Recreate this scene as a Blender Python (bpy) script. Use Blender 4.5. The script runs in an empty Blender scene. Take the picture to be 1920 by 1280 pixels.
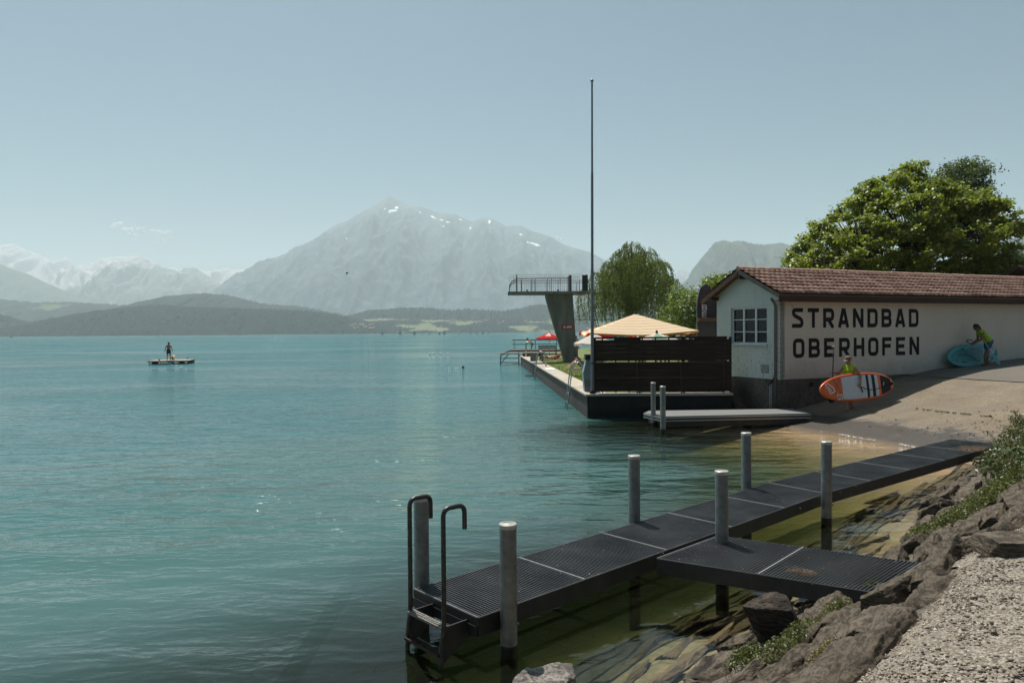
SKY_STR = 0.046; SKY_SAT = 1.0; SKY_TINT = (0.56, 0.89, 0.95, 1); SUN_STR = 5.0
HAZE_D = 0.88e-4; HAZE_COL = (0.84, 0.96, 1.0, 1)
WAVE = 0.17; WATER_A = (0.028, 0.112, 0.118); WATER_B = (0.046, 0.165, 0.174)
EXPO = 0.34
import bpy, math, random
import numpy as np
from mathutils import Matrix, Vector
C = bpy.context.scene.collection
D = bpy.data
R = math.radians
# ------------------------------------------------------------------ camera
F = 1340.0
EYE = 2.9
CM = (Matrix.Rotation(R(90 - 0.77), 3, 'X') @ Matrix.Rotation(R(-0.46), 3, 'Z'))
cam = D.objects.new('camera', D.cameras.new('camera')); C.objects.link(cam)
cam.data.sensor_width = 36; cam.data.lens = 36 * F / 1920
cam.data.clip_start = 0.1; cam.data.clip_end = 60000
cam.matrix_world = Matrix.Translation((0, 0, EYE)) @ CM.to_4x4()
bpy.context.scene.camera = cam
def ray(px, py):
    return CM @ Vector(((px - 960) / F, -(py - 640) / F, -1))
def P(px, py, z=0.0):           # photo pixel on the level z
    d = ray(px, py); k = (z - EYE) / d.z
    return Vector((d.x * k, d.y * k, z))
def Q(px, py, Y):               # photo pixel at forward distance Y
    d = ray(px, py); k = Y / d.y
    return Vector((d.x * k, Y, EYE + d.z * k))
# ------------------------------------------------------------------ noise
_rs = np.random.RandomState(7)
_perm = _rs.permutation(256); _perm = np.concatenate([_perm, _perm, _perm])
_g3 = _rs.normal(size=(256, 3)); _g3 /= np.linalg.norm(_g3, axis=1)[:, None]
def pn(x, y, z=0.0):
    x, y, z = np.broadcast_arrays(np.asarray(x, float), np.asarray(y, float), np.asarray(z, float))
    xi, yi, zi = np.floor(x).astype(int), np.floor(y).astype(int), np.floor(z).astype(int)
    xf, yf, zf = x - xi, y - yi, z - zi
    u, v, w = [t * t * t * (t * (t * 6 - 15) + 10) for t in (xf, yf, zf)]
    out = 0
    for dx in (0, 1):
        for dy in (0, 1):
            for dz in (0, 1):
                h = _perm[_perm[_perm[(xi + dx) & 255] + ((yi + dy) & 255)] + ((zi + dz) & 255)]
                g = _g3[h]
                d = g[..., 0] * (xf - dx) + g[..., 1] * (yf - dy) + g[..., 2] * (zf - dz)
                out = out + d * (u if dx else 1 - u) * (v if dy else 1 - v) * (w if dz else 1 - w)
    return out * 1.5
def fbm(x, y, z=0.0, o=4, l=2.1, g=0.5):
    s = 0; a = 1
    for i in range(o):
        s = s + a * pn(x + 13.1 * i, y + 7.7 * i, z + 3.3 * i); a *= g
        x, y, z = np.asarray(x) * l, np.asarray(y) * l, np.asarray(z) * l
    return s
def ridged(x, y, z=0.0, o=4, l=2.1, g=0.5):
    s = 0; a = 1
    for i in range(o):
        s = s + a * (1 - 2 * np.abs(pn(x + 13.1 * i, y + 7.7 * i, z + 3.3 * i))); a *= g
        x, y, z = np.asarray(x) * l, np.asarray(y) * l, np.asarray(z) * l
    return s
def ss(a, b, x):
    t = np.clip((np.asarray(x, float) - a) / (b - a), 0, 1); return t * t * (3 - 2 * t)
# ------------------------------------------------------------------ materials
class NT:
    def __init__(s, m):
        m.use_nodes = True; s.t = m.node_tree; s.t.nodes.clear()
    def n(s, kind, props=None, **inp):
        nd = s.t.nodes.new(kind)
        for k, v in (props or {}).items(): setattr(nd, k, v)
        for k, v in inp.items():
            key = int(k[1:]) if k[0] == 'i' and k[1:].isdigit() else k.replace('_', ' ')
            s.set(nd.inputs[key], v)
        return nd
    def set(s, sock, v):
        if isinstance(v, bpy.types.NodeSocket): s.t.links.new(v, sock)
        elif isinstance(v, bpy.types.Node): s.t.links.new(v.outputs[0], sock)
        elif isinstance(v, (tuple, list)) and len(v) == 3 and sock.type == 'RGBA': sock.default_value = (*v, 1)
        else: sock.default_value = v
    def math(s, op, a, b=0.0, c=None):
        nd = s.t.nodes.new('ShaderNodeMath'); nd.operation = op
        s.set(nd.inputs[0], a); s.set(nd.inputs[1], b)
        if c is not None: s.set(nd.inputs[2], c)
        return nd.outputs[0]
    def mix(s, f, a, b, blend='MIX'):
        nd = s.t.nodes.new('ShaderNodeMix'); nd.data_type = 'RGBA'; nd.blend_type = blend
        s.set(nd.inputs[0], f); s.set(nd.inputs[6], a); s.set(nd.inputs[7], b)
        return nd.outputs[2]
    def ramp(s, f, *stops):
        nd = s.t.nodes.new('ShaderNodeValToRGB'); s.set(nd.inputs[0], f)
        el = nd.color_ramp.elements
        while len(el) < len(stops): el.new(0.5)
        for e, (p, c) in zip(el, stops):
            e.position = p; e.color = (*c, 1) if isinstance(c, tuple) else (c, c, c, 1)
        return nd.outputs[0]
    def coord(s, sc=(1, 1, 1), kind='Object'):
        t = s.t.nodes.new('ShaderNodeTexCoord'); m = s.t.nodes.new('ShaderNodeMapping')
        s.t.links.new(t.outputs[kind], m.inputs[0]); m.inputs['Scale'].default_value = sc
        return m.outputs[0]
    def noise(s, sc, vec=None, det=4, rough=0.55, dist=0.0):
        nd = s.n('ShaderNodeTexNoise', None, Scale=sc, Detail=det, Roughness=rough, Distortion=dist)
        if vec is not None: s.set(nd.inputs['Vector'], vec)
        return nd.outputs[0]
    def out(s, sh, vol=None):
        o = s.t.nodes.new('ShaderNodeOutputMaterial')
        if sh is not None: s.set(o.inputs['Surface'], sh)
        if vol is not None: s.set(o.inputs['Volume'], vol)
    def bsdf(s, **k):
        return s.n('ShaderNodeBsdfPrincipled', None, **k)
    def bump(s, h, st=0.3, dist=0.02, nrm=None):
        nd = s.n('ShaderNodeBump', None, Strength=st, Distance=dist, Height=h)
        if nrm is not None: s.set(nd.inputs['Normal'], nrm)
        return nd.outputs[0]
MC = {}
def mat(name, col, rough=0.7, var=0.2, sc=6.0, bump=0.0, bsc=None, bd=0.01, metal=0.0, col2=None, stretch=(1, 1, 1), spec=0.4, kind='Object'):
    """a plain procedural paint / metal / cloth: uneven colour, uneven gloss, fine bump"""
    if name in MC: return MC[name]
    m = D.materials.new(name); t = NT(m); v = t.coord(stretch, kind)
    n1 = t.noise(sc, v, 5, 0.6)
    f = t.ramp(n1, (0.3, 0.0), (0.7, 1.0))
    c2 = col2 or tuple(min(1, c * (1 + var)) for c in col)
    c1 = col if col2 else tuple(c * (1 - var) for c in col)
    base = t.mix(f, c1, c2)
    rr = t.math('MULTIPLY_ADD', n1, 0.25, rough - 0.12)
    b = t.bsdf(Base_Color=base, Roughness=rr, Metallic=metal)
    b.inputs['Specular IOR Level'].default_value = spec
    if bump: t.set(b.inputs['Normal'], t.bump(t.noise(bsc or sc * 4, v, 6, 0.65), bump, bd))
    t.out(b.outputs[0]); MC[name] = m
    return m
# ------------------------------------------------------------------ objects
ORG = {}
def link(o, parent=None):
    C.objects.link(o)
    if parent: o.parent = parent
    return o
def tag(o, label=None, cat=None, group=None, kind=None):
    if label: o['label'] = label
    if cat: o['category'] = cat
    if group: o['group'] = group
    if kind: o['kind'] = kind
    return o
def thing(name, label, cat, loc=(0, 0, 0), rz=0.0, group=None):
    o = D.objects.new(name, None); o.empty_display_size = 0.1; link(o)
    o.location = loc; o.rotation_euler = (0, 0, rz)
    ORG[o.name] = Vector(loc) if rz == 0.0 else Vector((0, 0, 0))
    return tag(o, label, cat, group)
def newmesh(name, V, Fc, m, parent=None, smooth=False, loc=None, mats=None, fmat=None, local=False, bevel=0.0, auto=None):
    """V world coordinates (or local if local) -> object"""
    V = np.asarray(V, float).reshape(-1, 3)
    org = Vector((0, 0, 0))
    if parent is not None and not local: org = ORG.get(parent.name, Vector((0, 0, 0)))
    elif parent is None and loc is not None: org = Vector(loc)
    if not (parent is None and local): V = V - np.array(org)
    me = D.meshes.new(name)
    if isinstance(Fc, np.ndarray):
        k = Fc.shape[1]; n = len(Fc)
        me.vertices.add(len(V)); me.vertices.foreach_set('co', V.ravel())
        me.loops.add(n * k); me.loops.foreach_set('vertex_index', Fc.ravel().astype(np.int32))
        me.polygons.add(n); me.polygons.foreach_set('loop_start', np.arange(0, n * k, k, dtype=np.int32))
        me.update(calc_edges=True)
    else:
        me.from_pydata(V.tolist(), [], Fc)
    for mm in (mats or [m]): me.materials.append(mm)
    if fmat is not None: me.polygons.foreach_set('material_index', np.asarray(fmat, np.int32))
    if smooth: me.polygons.foreach_set('use_smooth', np.ones(len(me.polygons), bool))
    if auto: 
        try: me.set_sharp_from_angle(angle=R(auto))
        except Exception: pass
    me.update()
    o = D.objects.new(name, me); link(o, parent)
    if parent is None and loc is not None: o.location = loc
    ORG[o.name] = org
    if bevel:
        b = o.modifiers.new('bevel', 'BEVEL'); b.width = bevel; b.segments = 2; b.limit_method = 'ANGLE'
    return o
def attr(o, name, arr):
    a = o.data.attributes.new(name, 'FLOAT', 'POINT'); a.data.foreach_set('value', np.asarray(arr, np.float32).ravel())
def frame(d, up=(0, 0, 1)):
    d = Vector(d).normalized(); up = Vector(up)
    if abs(d.dot(up)) > 0.999: up = Vector((1, 0, 0))
    s = d.cross(up).normalized(); u = s.cross(d).normalized()
    return d, s, u
class MB:
    def __init__(s): s.v = []; s.f = []; s.mi = []; s.cur = 0
    def add(s, vs, fs):
        b = len(s.v); s.v += [tuple(v) for v in vs]; s.f += [tuple(i + b for i in f) for f in fs]; s.mi += [s.cur] * len(fs)
        return s
    def box(s, c, sz, M=None):
        c = Vector(c); a = [Vector((x * sz[0] / 2, y * sz[1] / 2, z * sz[2] / 2)) for x in (-1, 1) for y in (-1, 1) for z in (-1, 1)]
        if M is not None: a = [M @ p for p in a]
        return s.add([c + p for p in a], [(0, 1, 3, 2), (4, 6, 7, 5), (0, 4, 5, 1), (2, 3, 7, 6), (0, 2, 6, 4), (1, 5, 7, 3)])
    def bar(s, p, q, w, h, up=(0, 0, 1)):
        p, q = Vector(p), Vector(q); d, sd, u = frame(q - p, up)
        a = []
        for e in (p, q):
            for i, j in ((-1, -1), (1, -1), (1, 1), (-1, 1)): a.append(e + sd * (w / 2 * i) + u * (h / 2 * j))
        return s.add(a, [(3, 2, 1, 0), (4, 5, 6, 7), (0, 1, 5, 4), (1, 2, 6, 5), (2, 3, 7, 6), (3, 0, 4, 7)])
    def tube(s, pts, r, n=10, cap=True):
        pts = [Vector(p) for p in pts]; m = len(pts); rs = r if isinstance(r, (list, tuple)) else [r] * m
        V = []; prev = None
        for i, p in enumerate(pts):
            d = (pts[min(i + 1, m - 1)] - pts[max(i - 1, 0)]).normalized()
            if prev is None: _, sd, u = frame(d)
            else:
                sd = (prev - d * prev.dot(d)).normalized(); u = sd.cross(d)
            prev = sd
            for k in range(n):
                a = 2 * math.pi * k / n; V.append(p + (sd * math.cos(a) + u * math.sin(a)) * rs[i])
        fs = [(i * n + k, i * n + (k + 1) % n, (i + 1) * n + (k + 1) % n, (i + 1) * n + k) for i in range(m - 1) for k in range(n)]
        if cap: fs += [tuple(range(n - 1, -1, -1)), tuple((m - 1) * n + k for k in range(n))]
        return s.add(V, fs)
    def lathe(s, c, prof, n=20, axis=None):
        c = Vector(c); V = []
        M = axis or Matrix.Identity(3)
        for r, z in prof:
            for k in range(n):
                a = 2 * math.pi * k / n; V.append(c + M @ Vector((r * math.cos(a), r * math.sin(a), z)))
        m = len(prof)
        fs = [(i * n + k, i * n + (k + 1) % n, (i + 1) * n + (k + 1) % n, (i + 1) * n + k) for i in range(m - 1) for k in range(n)]
        fs += [tuple(range(n - 1, -1, -1)), tuple((m - 1) * n + k for k in range(n))]
        return s.add(V, fs)
    def prism(s, poly, d):
        """polygon (3-D points) extruded by vector d"""
        poly = [Vector(p) for p in poly]; n = len(poly); d = Vector(d)
        fs = [tuple(range(n))[::-1], tuple(range(n, 2 * n))] + [(i, (i + 1) % n, (i + 1) % n + n, i + n) for i in range(n)]
        return s.add(poly + [p + d for p in poly], fs)
    def quad(s, a, b, c, d): return s.add([a, b, c, d], [(0, 1, 2, 3)])
    def build(s, name, m, parent=None, **k):
        if isinstance(m, list): k['mats'] = m; k['fmat'] = s.mi; m = m[0]
        return newmesh(name, s.v, s.f, m, parent, **k)
def grid_faces(nr, nc):
    i = np.arange(nr - 1)[:, None] * nc + np.arange(nc - 1)[None, :]
    return np.stack([i, i + 1, i + nc + 1, i + nc], -1).reshape(-1, 4)
def copy_tree(o, parent=None):
    c = o.copy(); C.objects.link(c); c.parent = parent
    for ch in [x for x in D.objects if x.parent == o]: copy_tree(ch, c)
    return c
def copies(o, n):
    return [copy_tree(o) for _ in range(n)]
def arc_pts(c, r, a0, a1, ax, ay, n=6):
    c = Vector(c); return [c + ax * (r * math.cos(a0 + (a1 - a0) * i / n)) + ay * (r * math.sin(a0 + (a1 - a0) * i / n)) for i in range(n + 1)]
def rpath(pts, r, n=5):
    """polyline with rounded corners"""
    pts = [Vector(p) for p in pts]; out = [pts[0]]
    for i in range(1, len(pts) - 1):
        a, b, c = pts[i - 1], pts[i], pts[i + 1]
        u, v = (a - b).normalized(), (c - b).normalized()
        k = min(r, (a - b).length * 0.49, (c - b).length * 0.49)
        p, q = b + u * k, b + v * k
        for j in range(n + 1):
            t = j / n; out.append(p * (1 - t) ** 2 + b * (2 * t * (1 - t)) + q * t * t)
    out.append(pts[-1]); return out
# ------------------------------------------------------------------ smooth solids (signed distance -> one closed mesh)
def surfnet(f, org, h):
    nx, ny, nz = f.shape; s = f < 0
    acc = np.zeros((nx - 1, ny - 1, nz - 1, 3)); cnt = np.zeros((nx - 1, ny - 1, nz - 1))
    for ax in range(3):
        a = [slice(None)] * 3; b = [slice(None)] * 3; a[ax] = slice(0, -1); b[ax] = slice(1, None)
        fa, fb = f[tuple(a)], f[tuple(b)]; cr = s[tuple(a)] != s[tuple(b)]
        with np.errstate(divide='ignore', invalid='ignore'): t = np.where(cr, fa / (fa - fb), 0)
        o = [k for k in range(3) if k != ax]
        for d0 in (0, 1):
            for d1 in (0, 1):
                sl = [slice(None)] * 3
                sl[o[0]] = slice(d0, d0 + cnt.shape[o[0]]); sl[o[1]] = slice(d1, d1 + cnt.shape[o[1]])
                c = cr[tuple(sl)]; cnt += c
                acc[..., ax] += np.where(c, t[tuple(sl)], 0)
                acc[..., o[0]] += c * d0; acc[..., o[1]] += c * d1
    act = cnt > 0; idx = -np.ones(cnt.shape, int); idx[act] = np.arange(act.sum())
    ijk = np.argwhere(act)
    V = (ijk + acc[act] / cnt[act][:, None]) * h + np.array(org)
    Fs = []
    for ax in range(3):
        o = [(ax + 1) % 3, (ax + 2) % 3]
        a = [slice(None)] * 3; b = [slice(None)] * 3; a[ax] = slice(0, -1); b[ax] = slice(1, None)
        sa, sb = s[tuple(a)], s[tuple(b)]; e = np.argwhere(sa != sb)
        e = e[(e[:, o[0]] > 0) & (e[:, o[1]] > 0) & (e[:, o[0]] < f.shape[o[0]] - 1) & (e[:, o[1]] < f.shape[o[1]] - 1)]
        if not len(e): continue
        flip = ~sa[tuple(e.T)]
        q = []
        for d0, d1 in ((1, 1), (0, 1), (0, 0), (1, 0)):
            c = e.copy(); c[:, o[0]] -= d0; c[:, o[1]] -= d1; q.append(idx[tuple(c.T)])
        q = np.stack(q, 1); q[flip] = q[flip][:, ::-1]; Fs.append(q)
    return V, np.concatenate(Fs)
def sdf_mesh(prims, h=0.012, k=0.03, clip=None, off=0.0, pad=0.05):
    """prims: (a, b, ra, rb[, k]) tapered capsules, smoothly joined"""
    A = np.array([p[0] for p in prims], float); B = np.array([p[1] for p in prims], float)
    rm = max(max(p[2], p[3]) for p in prims) + pad + off
    lo = np.minimum(A, B).min(0) - rm; hi = np.maximum(A, B).max(0) + rm
    n = np.ceil((hi - lo) / h).astype(int) + 1
    ax = [lo[i] + h * np.arange(n[i]) for i in range(3)]
    f = np.full(n, 1.0)
    for p in prims:
        a, b, ra, rb = np.array(p[0], float), np.array(p[1], float), p[2], p[3]; kk = p[4] if len(p) > 4 else k
        r = max(ra, rb) + 0.12 + off
        l2, h2 = np.minimum(a, b) - r, np.maximum(a, b) + r
        i0 = np.maximum(0, ((l2 - lo) / h).astype(int)); i1 = np.minimum(n, ((h2 - lo) / h).astype(int) + 2)
        X, Y, Z = np.meshgrid(*[ax[i][i0[i]:i1[i]] for i in range(3)], indexing='ij')
        d = b - a; L = max(d @ d, 1e-9)
        t = np.clip(((X - a[0]) * d[0] + (Y - a[1]) * d[1] + (Z - a[2]) * d[2]) / L, 0, 1)
        g = np.sqrt((X - a[0] - t * d[0]) ** 2 + (Y - a[1] - t * d[1]) ** 2 + (Z - a[2] - t * d[2]) ** 2) - (ra + (rb - ra) * t)
        sl = tuple(slice(i0[i], i1[i]) for i in range(3)); c = f[sl]
        hh = np.clip(0.5 + 0.5 * (c - g) / kk, 0, 1)
        f[sl] = c * (1 - hh) + g * hh - kk * hh * (1 - hh)
    f = f - off
    if clip is not None:
        X, Y, Z = np.meshgrid(*ax, indexing='ij'); f = np.maximum(f, clip(X, Y, Z))
    f[0] = f[-1] = 1; f[:, 0] = f[:, -1] = 1; f[:, :, 0] = f[:, :, -1] = 1
    return surfnet(f, lo, h)
def sdf_obj(name, prims, m, parent=None, **k):
    kw = {a: k.pop(a) for a in ('h', 'k', 'clip', 'off', 'pad') if a in k}
    V, Fq = sdf_mesh(prims, **kw)
    return newmesh(name, V, Fq, m, parent, smooth=True, **k)
# ================================================================== SKY, SUN, AIR
SUN = Vector((-0.20, 0.458, 1.0)).normalized()
elev = math.asin(SUN.z); azim = math.atan2(SUN.x, SUN.y)
w = D.worlds.new('World'); bpy.context.scene.world = w; w.use_nodes = True
wt = w.node_tree; wt.nodes.clear()
sky = wt.nodes.new('ShaderNodeTexSky'); sky.sky_type = 'NISHITA'; sky.sun_disc = False
sky.sun_elevation = elev; sky.sun_rotation = azim
sky.altitude = 600; sky.air_density = 1.0; sky.dust_density = 3.5; sky.ozone_density = 1.0
bg = wt.nodes.new('ShaderNodeBackground'); bg.inputs[1].default_value = SKY_STR
hs = wt.nodes.new('ShaderNodeHueSaturation'); hs.inputs['Saturation'].default_value = SKY_SAT
wo = wt.nodes.new('ShaderNodeOutputWorld')
tint = wt.nodes.new('ShaderNodeMix'); tint.data_type = 'RGBA'; tint.blend_type = 'MULTIPLY'; tint.inputs[0].default_value = 1
tint.inputs[7].default_value = SKY_TINT
wt.links.new(sky.outputs[0], hs.inputs['Color']); wt.links.new(hs.outputs[0], tint.inputs[6]); wt.links.new(tint.outputs[2], bg.inputs[0]); wt.links.new(bg.outputs[0], wo.inputs[0])
sl = D.lights.new('sun', 'SUN'); sl.energy = SUN_STR; sl.angle = R(0.53); sl.color = (1.0, 0.945, 0.87)
so = D.objects.new('sun', sl); link(so); so.rotation_euler = SUN.to_track_quat('Z', 'Y').to_euler(); so.location = (0, 0, 60)
# haze: one closed box of pale even air
def build_haze():
    m = D.materials.new('haze_air'); t = NT(m)
    v = t.n('ShaderNodeVolumePrincipled', None, Density=HAZE_D, Anisotropy=0.25)
    v.inputs['Color'].default_value = HAZE_COL
    t.out(None, v.outputs[0])
    b = MB(); b.box((0, 8400, (1850 - 12) / 2), (44000, 19400, 1850 + 12))
    o = b.build('haze', m); tag(o, kind='stuff')
build_haze()
# ================================================================== GROUND HEIGHTS
WC = np.array((8.71, 23.3)); WD = np.array((0.92, 0.392)); WN = np.array((0.392, -0.92))   # long wall: corner, direction, outward normal
def wp(t, n, z=0.0):                         # wall coordinates -> world
    return Vector((WC[0] + WD[0] * t + WN[0] * n, WC[1] + WD[1] * t + WN[1] * n, z))
RT = np.array([-40, -12, -6, -1.05, 1.43, 3.2, 5.3, 7.6, 12.5, 40]); RZ = np.array([-6, -2.6, -1.0, 0, 0.38, 0.72, 1.15, 1.42, 1.70, 2.3])
def ramp_z(t): return np.interp(t, RT, RZ)
BANK = [(-4.5, 0.2), (0.2, 4.4), (1.62, 5.88), (2.38, 6.8), (4.16, 8.2), (5.06, 9.16), (6.97, 11.7), (8.9, 13.9), (10.0, 15.4), (11.0, 15.95), (40.0, 28.3)]
def bank_u(x, y):
    """signed distance to the bank line, + on land; and arc length"""
    best = np.full(np.shape(x), 1e9); sg = np.zeros(np.shape(x)); al = np.zeros(np.shape(x)); acc = 0
    for (x0, y0), (x1, y1) in zip(BANK[:-1], BANK[1:]):
        dx, dy = x1 - x0, y1 - y0; L = math.hypot(dx, dy)
        t = np.clip(((x - x0) * dx + (y - y0) * dy) / L ** 2, 0, 1)
        d = np.hypot(x - x0 - t * dx, y - y0 - t * dy); cr = (x - x0) * dy - (y - y0) * dx
        m = d < best; best = np.where(m, d, best); sg = np.where(m, np.sign(cr), sg); al = np.where(m, acc + t * L, al)
        acc += L
    return best * sg, al
def wall_tn(x, y):
    return (x - WC[0]) * WD[0] + (y - WC[1]) * WD[1], (x - WC[0]) * WN[0] + (y - WC[1]) * WN[1]
def ground_z(x, y):
    x = np.asarray(x, float); y = np.asarray(y, float)
    t, n = wall_tn(x, y); u, al = bank_u(x, y)
    b = np.interp(u, [-60, -25, -9, -4, -1.5, -0.4, 0, 0.5, 0.9, 1.35, 1.9, 2.3, 8, 60], [-9, -6, -3.0, -1.55, -0.62, -0.17, 0, 0.19, 0.42, 0.83, 1.27, 1.33, 1.45, 2.0])
    r = ramp_z(t)
    r = r - np.maximum(0, -(n + 1.0)) * 0.6
    r = r - np.maximum(0, n - 8.2) * 0.5 * (t < -1.5)
    z = np.maximum(b, r)
    return z
# ================================================================== WATER AND GROUND SHEETS
def axis(lo, hi, a, b, step, gr=1.09):
    mid = list(np.arange(a, b + 1e-6, step)); s = step
    x = a; L = []
    while x > lo: s *= gr; x -= s; L.append(max(x, lo))
    s = step; x = b; H = []
    while x < hi: s *= gr; x += s; H.append(min(x, hi))
    return np.array(L[::-1] + mid + H)
def sheet(name, xs, ys, zf, m, smooth=True):
    X, Y = np.meshgrid(xs, ys); Z = zf(X, Y)
    o = newmesh(name, np.stack([X, Y, Z], -1).reshape(-1, 3), grid_faces(len(ys), len(xs)), m, smooth=smooth)
    tag(o, kind='structure'); return o, X, Y
def water_mat():
    m = D.materials.new('lake_water'); t = NT(m)
    def layer(sx, sy, rot, sc, det, dist=0.3):
        tc = t.n('ShaderNodeTexCoord'); mp = t.n('ShaderNodeMapping')
        t.t.links.new(tc.outputs['Object'], mp.inputs[0]); mp.inputs['Scale'].default_value = (sx, sy, 1); mp.inputs['Rotation'].default_value = (0, 0, R(rot))
        return t.noise(sc, mp.outputs[0], det, 0.5, dist)
    calm = t.n('ShaderNodeAttribute', {'attribute_name': 'calm'}).outputs['Fac']
    dep0 = t.n('ShaderNodeAttribute', {'attribute_name': 'depth'}).outputs['Fac']; dep = dep0
    a = layer(0.55, 1.25, 12, 1.15, 2.0, 0.6); b = layer(0.5, 1.3, -14, 3.0, 2.5, 0.8); c = layer(0.8, 1.2, 5, 9.0, 3.0); e = layer(0.5, 1.0, 6, 0.16, 2.0)
    patch = t.ramp(t.noise(0.06, t.coord((0.4, 1, 1)), 4, 0.55, 0.5), (0.38, 0.35), (0.60, 1.5))
    h = t.math('MULTIPLY_ADD', b, 0.35, a); h = t.math('MULTIPLY_ADD', c, 0.10, h); h = t.math('MULTIPLY_ADD', e, 1.3, h)
    h = t.math('MULTIPLY', h, t.math('MULTIPLY', calm, patch))
    nrm = t.bump(h, 1.0, WAVE)
    fr = t.n('ShaderNodeFresnel', None, IOR=1.33, Normal=nrm).outputs[0]
    gl = t.n('ShaderNodeBsdfGlossy', None, Color=(1, 1, 1), Roughness=0.035, Normal=nrm)
    def T(k): return t.math('EXPONENT', t.math('MULTIPLY', dep, -k))
    dep = t.math('MAXIMUM', t.math('SUBTRACT', dep0, 0.22), 0.0); tr = [T(1.75), T(1.45), T(2.1)]
    cc = t.n('ShaderNodeCombineColor', None, Red=tr[0], Green=tr[1], Blue=tr[2])
    trans = t.n('ShaderNodeBsdfTransparent', None, Color=cc.outputs[0])
    inv = t.mix(1.0, (1, 1, 1), cc.outputs[0], 'SUBTRACT')
    big = t.noise(0.02, t.coord((1, 1, 1)), 3, 0.5)
    body = t.mix(t.ramp(big, (0.3, 0), (0.7, 1.0)), WATER_A, WATER_B)
    d5 = t.math('MULTIPLY', dep, 0.2)
    shal = t.ramp(d5, (0.0, (0.010, 0.012, 0.005)), (0.12, (0.010, 0.014, 0.006)), (0.22, (0.018, 0.040, 0.028)), (0.35, (0.052, 0.122, 0.108)))
    shal = t.mix(t.ramp(d5, (0.4, 0), (0.9, 1.0)), shal, body)
    df = t.n('ShaderNodeBsdfDiffuse', None, Color=t.mix(1.0, shal, inv, 'MULTIPLY'))
    ad = t.n('ShaderNodeAddShader', None, i0=trans, i1=df)
    mx = t.n('ShaderNodeMixShader', None, i0=fr, i1=ad, i2=gl)
    t.out(mx); return m
xs = axis(-16000, 16000, -14, 14, 0.2); ys = axis(-300, 15000, 2, 32, 0.2)
Wo, X, Y = sheet('water', xs, ys, lambda x, y: x * 0.0, water_mat())
dz = -ground_z(X, Y); u, _ = bank_u(X, Y); tt, nn = wall_tn(X, Y)
dz = np.where((Y > 26) & (X > -4), np.maximum(dz, 3.0 + 0 * dz), dz)
attr(Wo, 'depth', np.clip(dz, 0.0, 12)); 
calm = 0.13 + 0.87 * ss(1.0, 9.0, -u) + 0.9 * ss(20, 200, Y); calm = np.where((X < -2), np.maximum(calm, 0.55), calm)
calm = np.maximum(calm, 0.75 * ss(9.5, 12.5, Y) * (u < 0)); attr(Wo, 'calm', calm * (1 + 0 * Y))
def bed_mat():
    m = D.materials.new('lake_bed'); t = NT(m)
    tc = t.n('ShaderNodeTexCoord'); sep = t.n('ShaderNodeSeparateXYZ', None, Vector=tc.outputs['Object'])
    v = t.coord((1, 1, 1)); wv = t.n('ShaderNodeVectorMath', {'operation': 'ADD'}); 
    nz = t.n('ShaderNodeTexNoise', None, Scale=1.7, Detail=3)
    t.set(nz.inputs['Vector'], v); sc = t.n('ShaderNodeVectorMath', {'operation': 'SCALE'}, i0=nz.outputs['Color']); sc.inputs['Scale'].default_value = 0.35
    t.set(wv.inputs[0], v); t.set(wv.inputs[1], sc.outputs[0])
    vo = t.n('ShaderNodeTexVoronoi', {'feature': 'DISTANCE_TO_EDGE'}, Scale=2.4); t.set(vo.inputs['Vector'], wv.outputs[0])
    vc = t.n('ShaderNodeTexVoronoi', None, Scale=2.4); t.set(vc.inputs['Vector'], wv.outputs[0])
    crack = t.ramp(t.math('MULTIPLY_ADD', t.noise(5.0, v, 4, 0.7), 0.25, vo.outputs[0]), (0.10, 0.35), (0.2, 1.0))
    tone = t.n('ShaderNodeSeparateColor', None, Color=vc.outputs['Color']).outputs[0]
    n1 = t.noise(14, v, 6, 0.65)
    st = t.mix(tone, (0.17, 0.12, 0.055), (0.25, 0.19, 0.095)); st = t.mix(t.ramp(n1, (0.4, 0), (0.62, 1)), st, (0.13, 0.12, 0.045))
    st = t.mix(crack, (0.09, 0.075, 0.035), st)
    deep = t.ramp(sep.outputs['Z'], (0.0, 1.0), (1.0, 0.0))
    dm = t.math('MULTIPLY_ADD', sep.outputs['Z'], -0.9, -0.25)
    dm = t.ramp(dm, (0.0, 0.0), (1.0, 1.0))
    col = t.mix(dm, st, (0.040, 0.040, 0.024))
    ab = t.math('MULTIPLY_ADD', sep.outputs['Z'], 8.0, 0.4); ab = t.ramp(ab, (0.3, 0.0), (0.9, 1.0))
    gv = t.n('ShaderNodeTexVoronoi', None, Scale=38.0); t.set(gv.inputs['Vector'], v)
    gt = t.n('ShaderNodeSeparateColor', None, Color=gv.outputs['Color']).outputs[0]
    col = t.mix(ab, col, t.mix(gt, (0.035, 0.028, 0.02), (0.15, 0.125, 0.095)))
    b = t.bsdf(Base_Color=col, Roughness=0.85, Normal=t.bump(t.math('MULTIPLY_ADD', n1, 0.3, crack), 0.6, 0.05))
    t.out(b); return m
def base_z(x, y):
    z = ground_z(x, y); u, al = bank_u(x, y); t, n = wall_tn(x, y)
    z = z + 0.05 * fbm(x * 1.3, y * 1.3, 0, 4) * ss(0.0, -0.5, n - 8.0 + 0 * x)
    z = z + (0.07 * fbm(x * 1.1, y * 1.1, 3.0, 4)) * (u < 2.0) * (n > 8.2)
    over = (u > 1.75) | ((n > -0.6) & (n < 8.2) & (t > -9.0))
    z = z - 0.06 * over
    z = np.where((n < -0.2) & (t > -0.2), np.minimum(z, 0.45), z)
    return z
xs = axis(-20000, 20000, -6, 15, 0.12, 1.12); ys = axis(-400, 20000, 1, 30, 0.12, 1.12)
Bd, X, Y = sheet('lake_bed', xs, ys, base_z, bed_mat())
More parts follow.
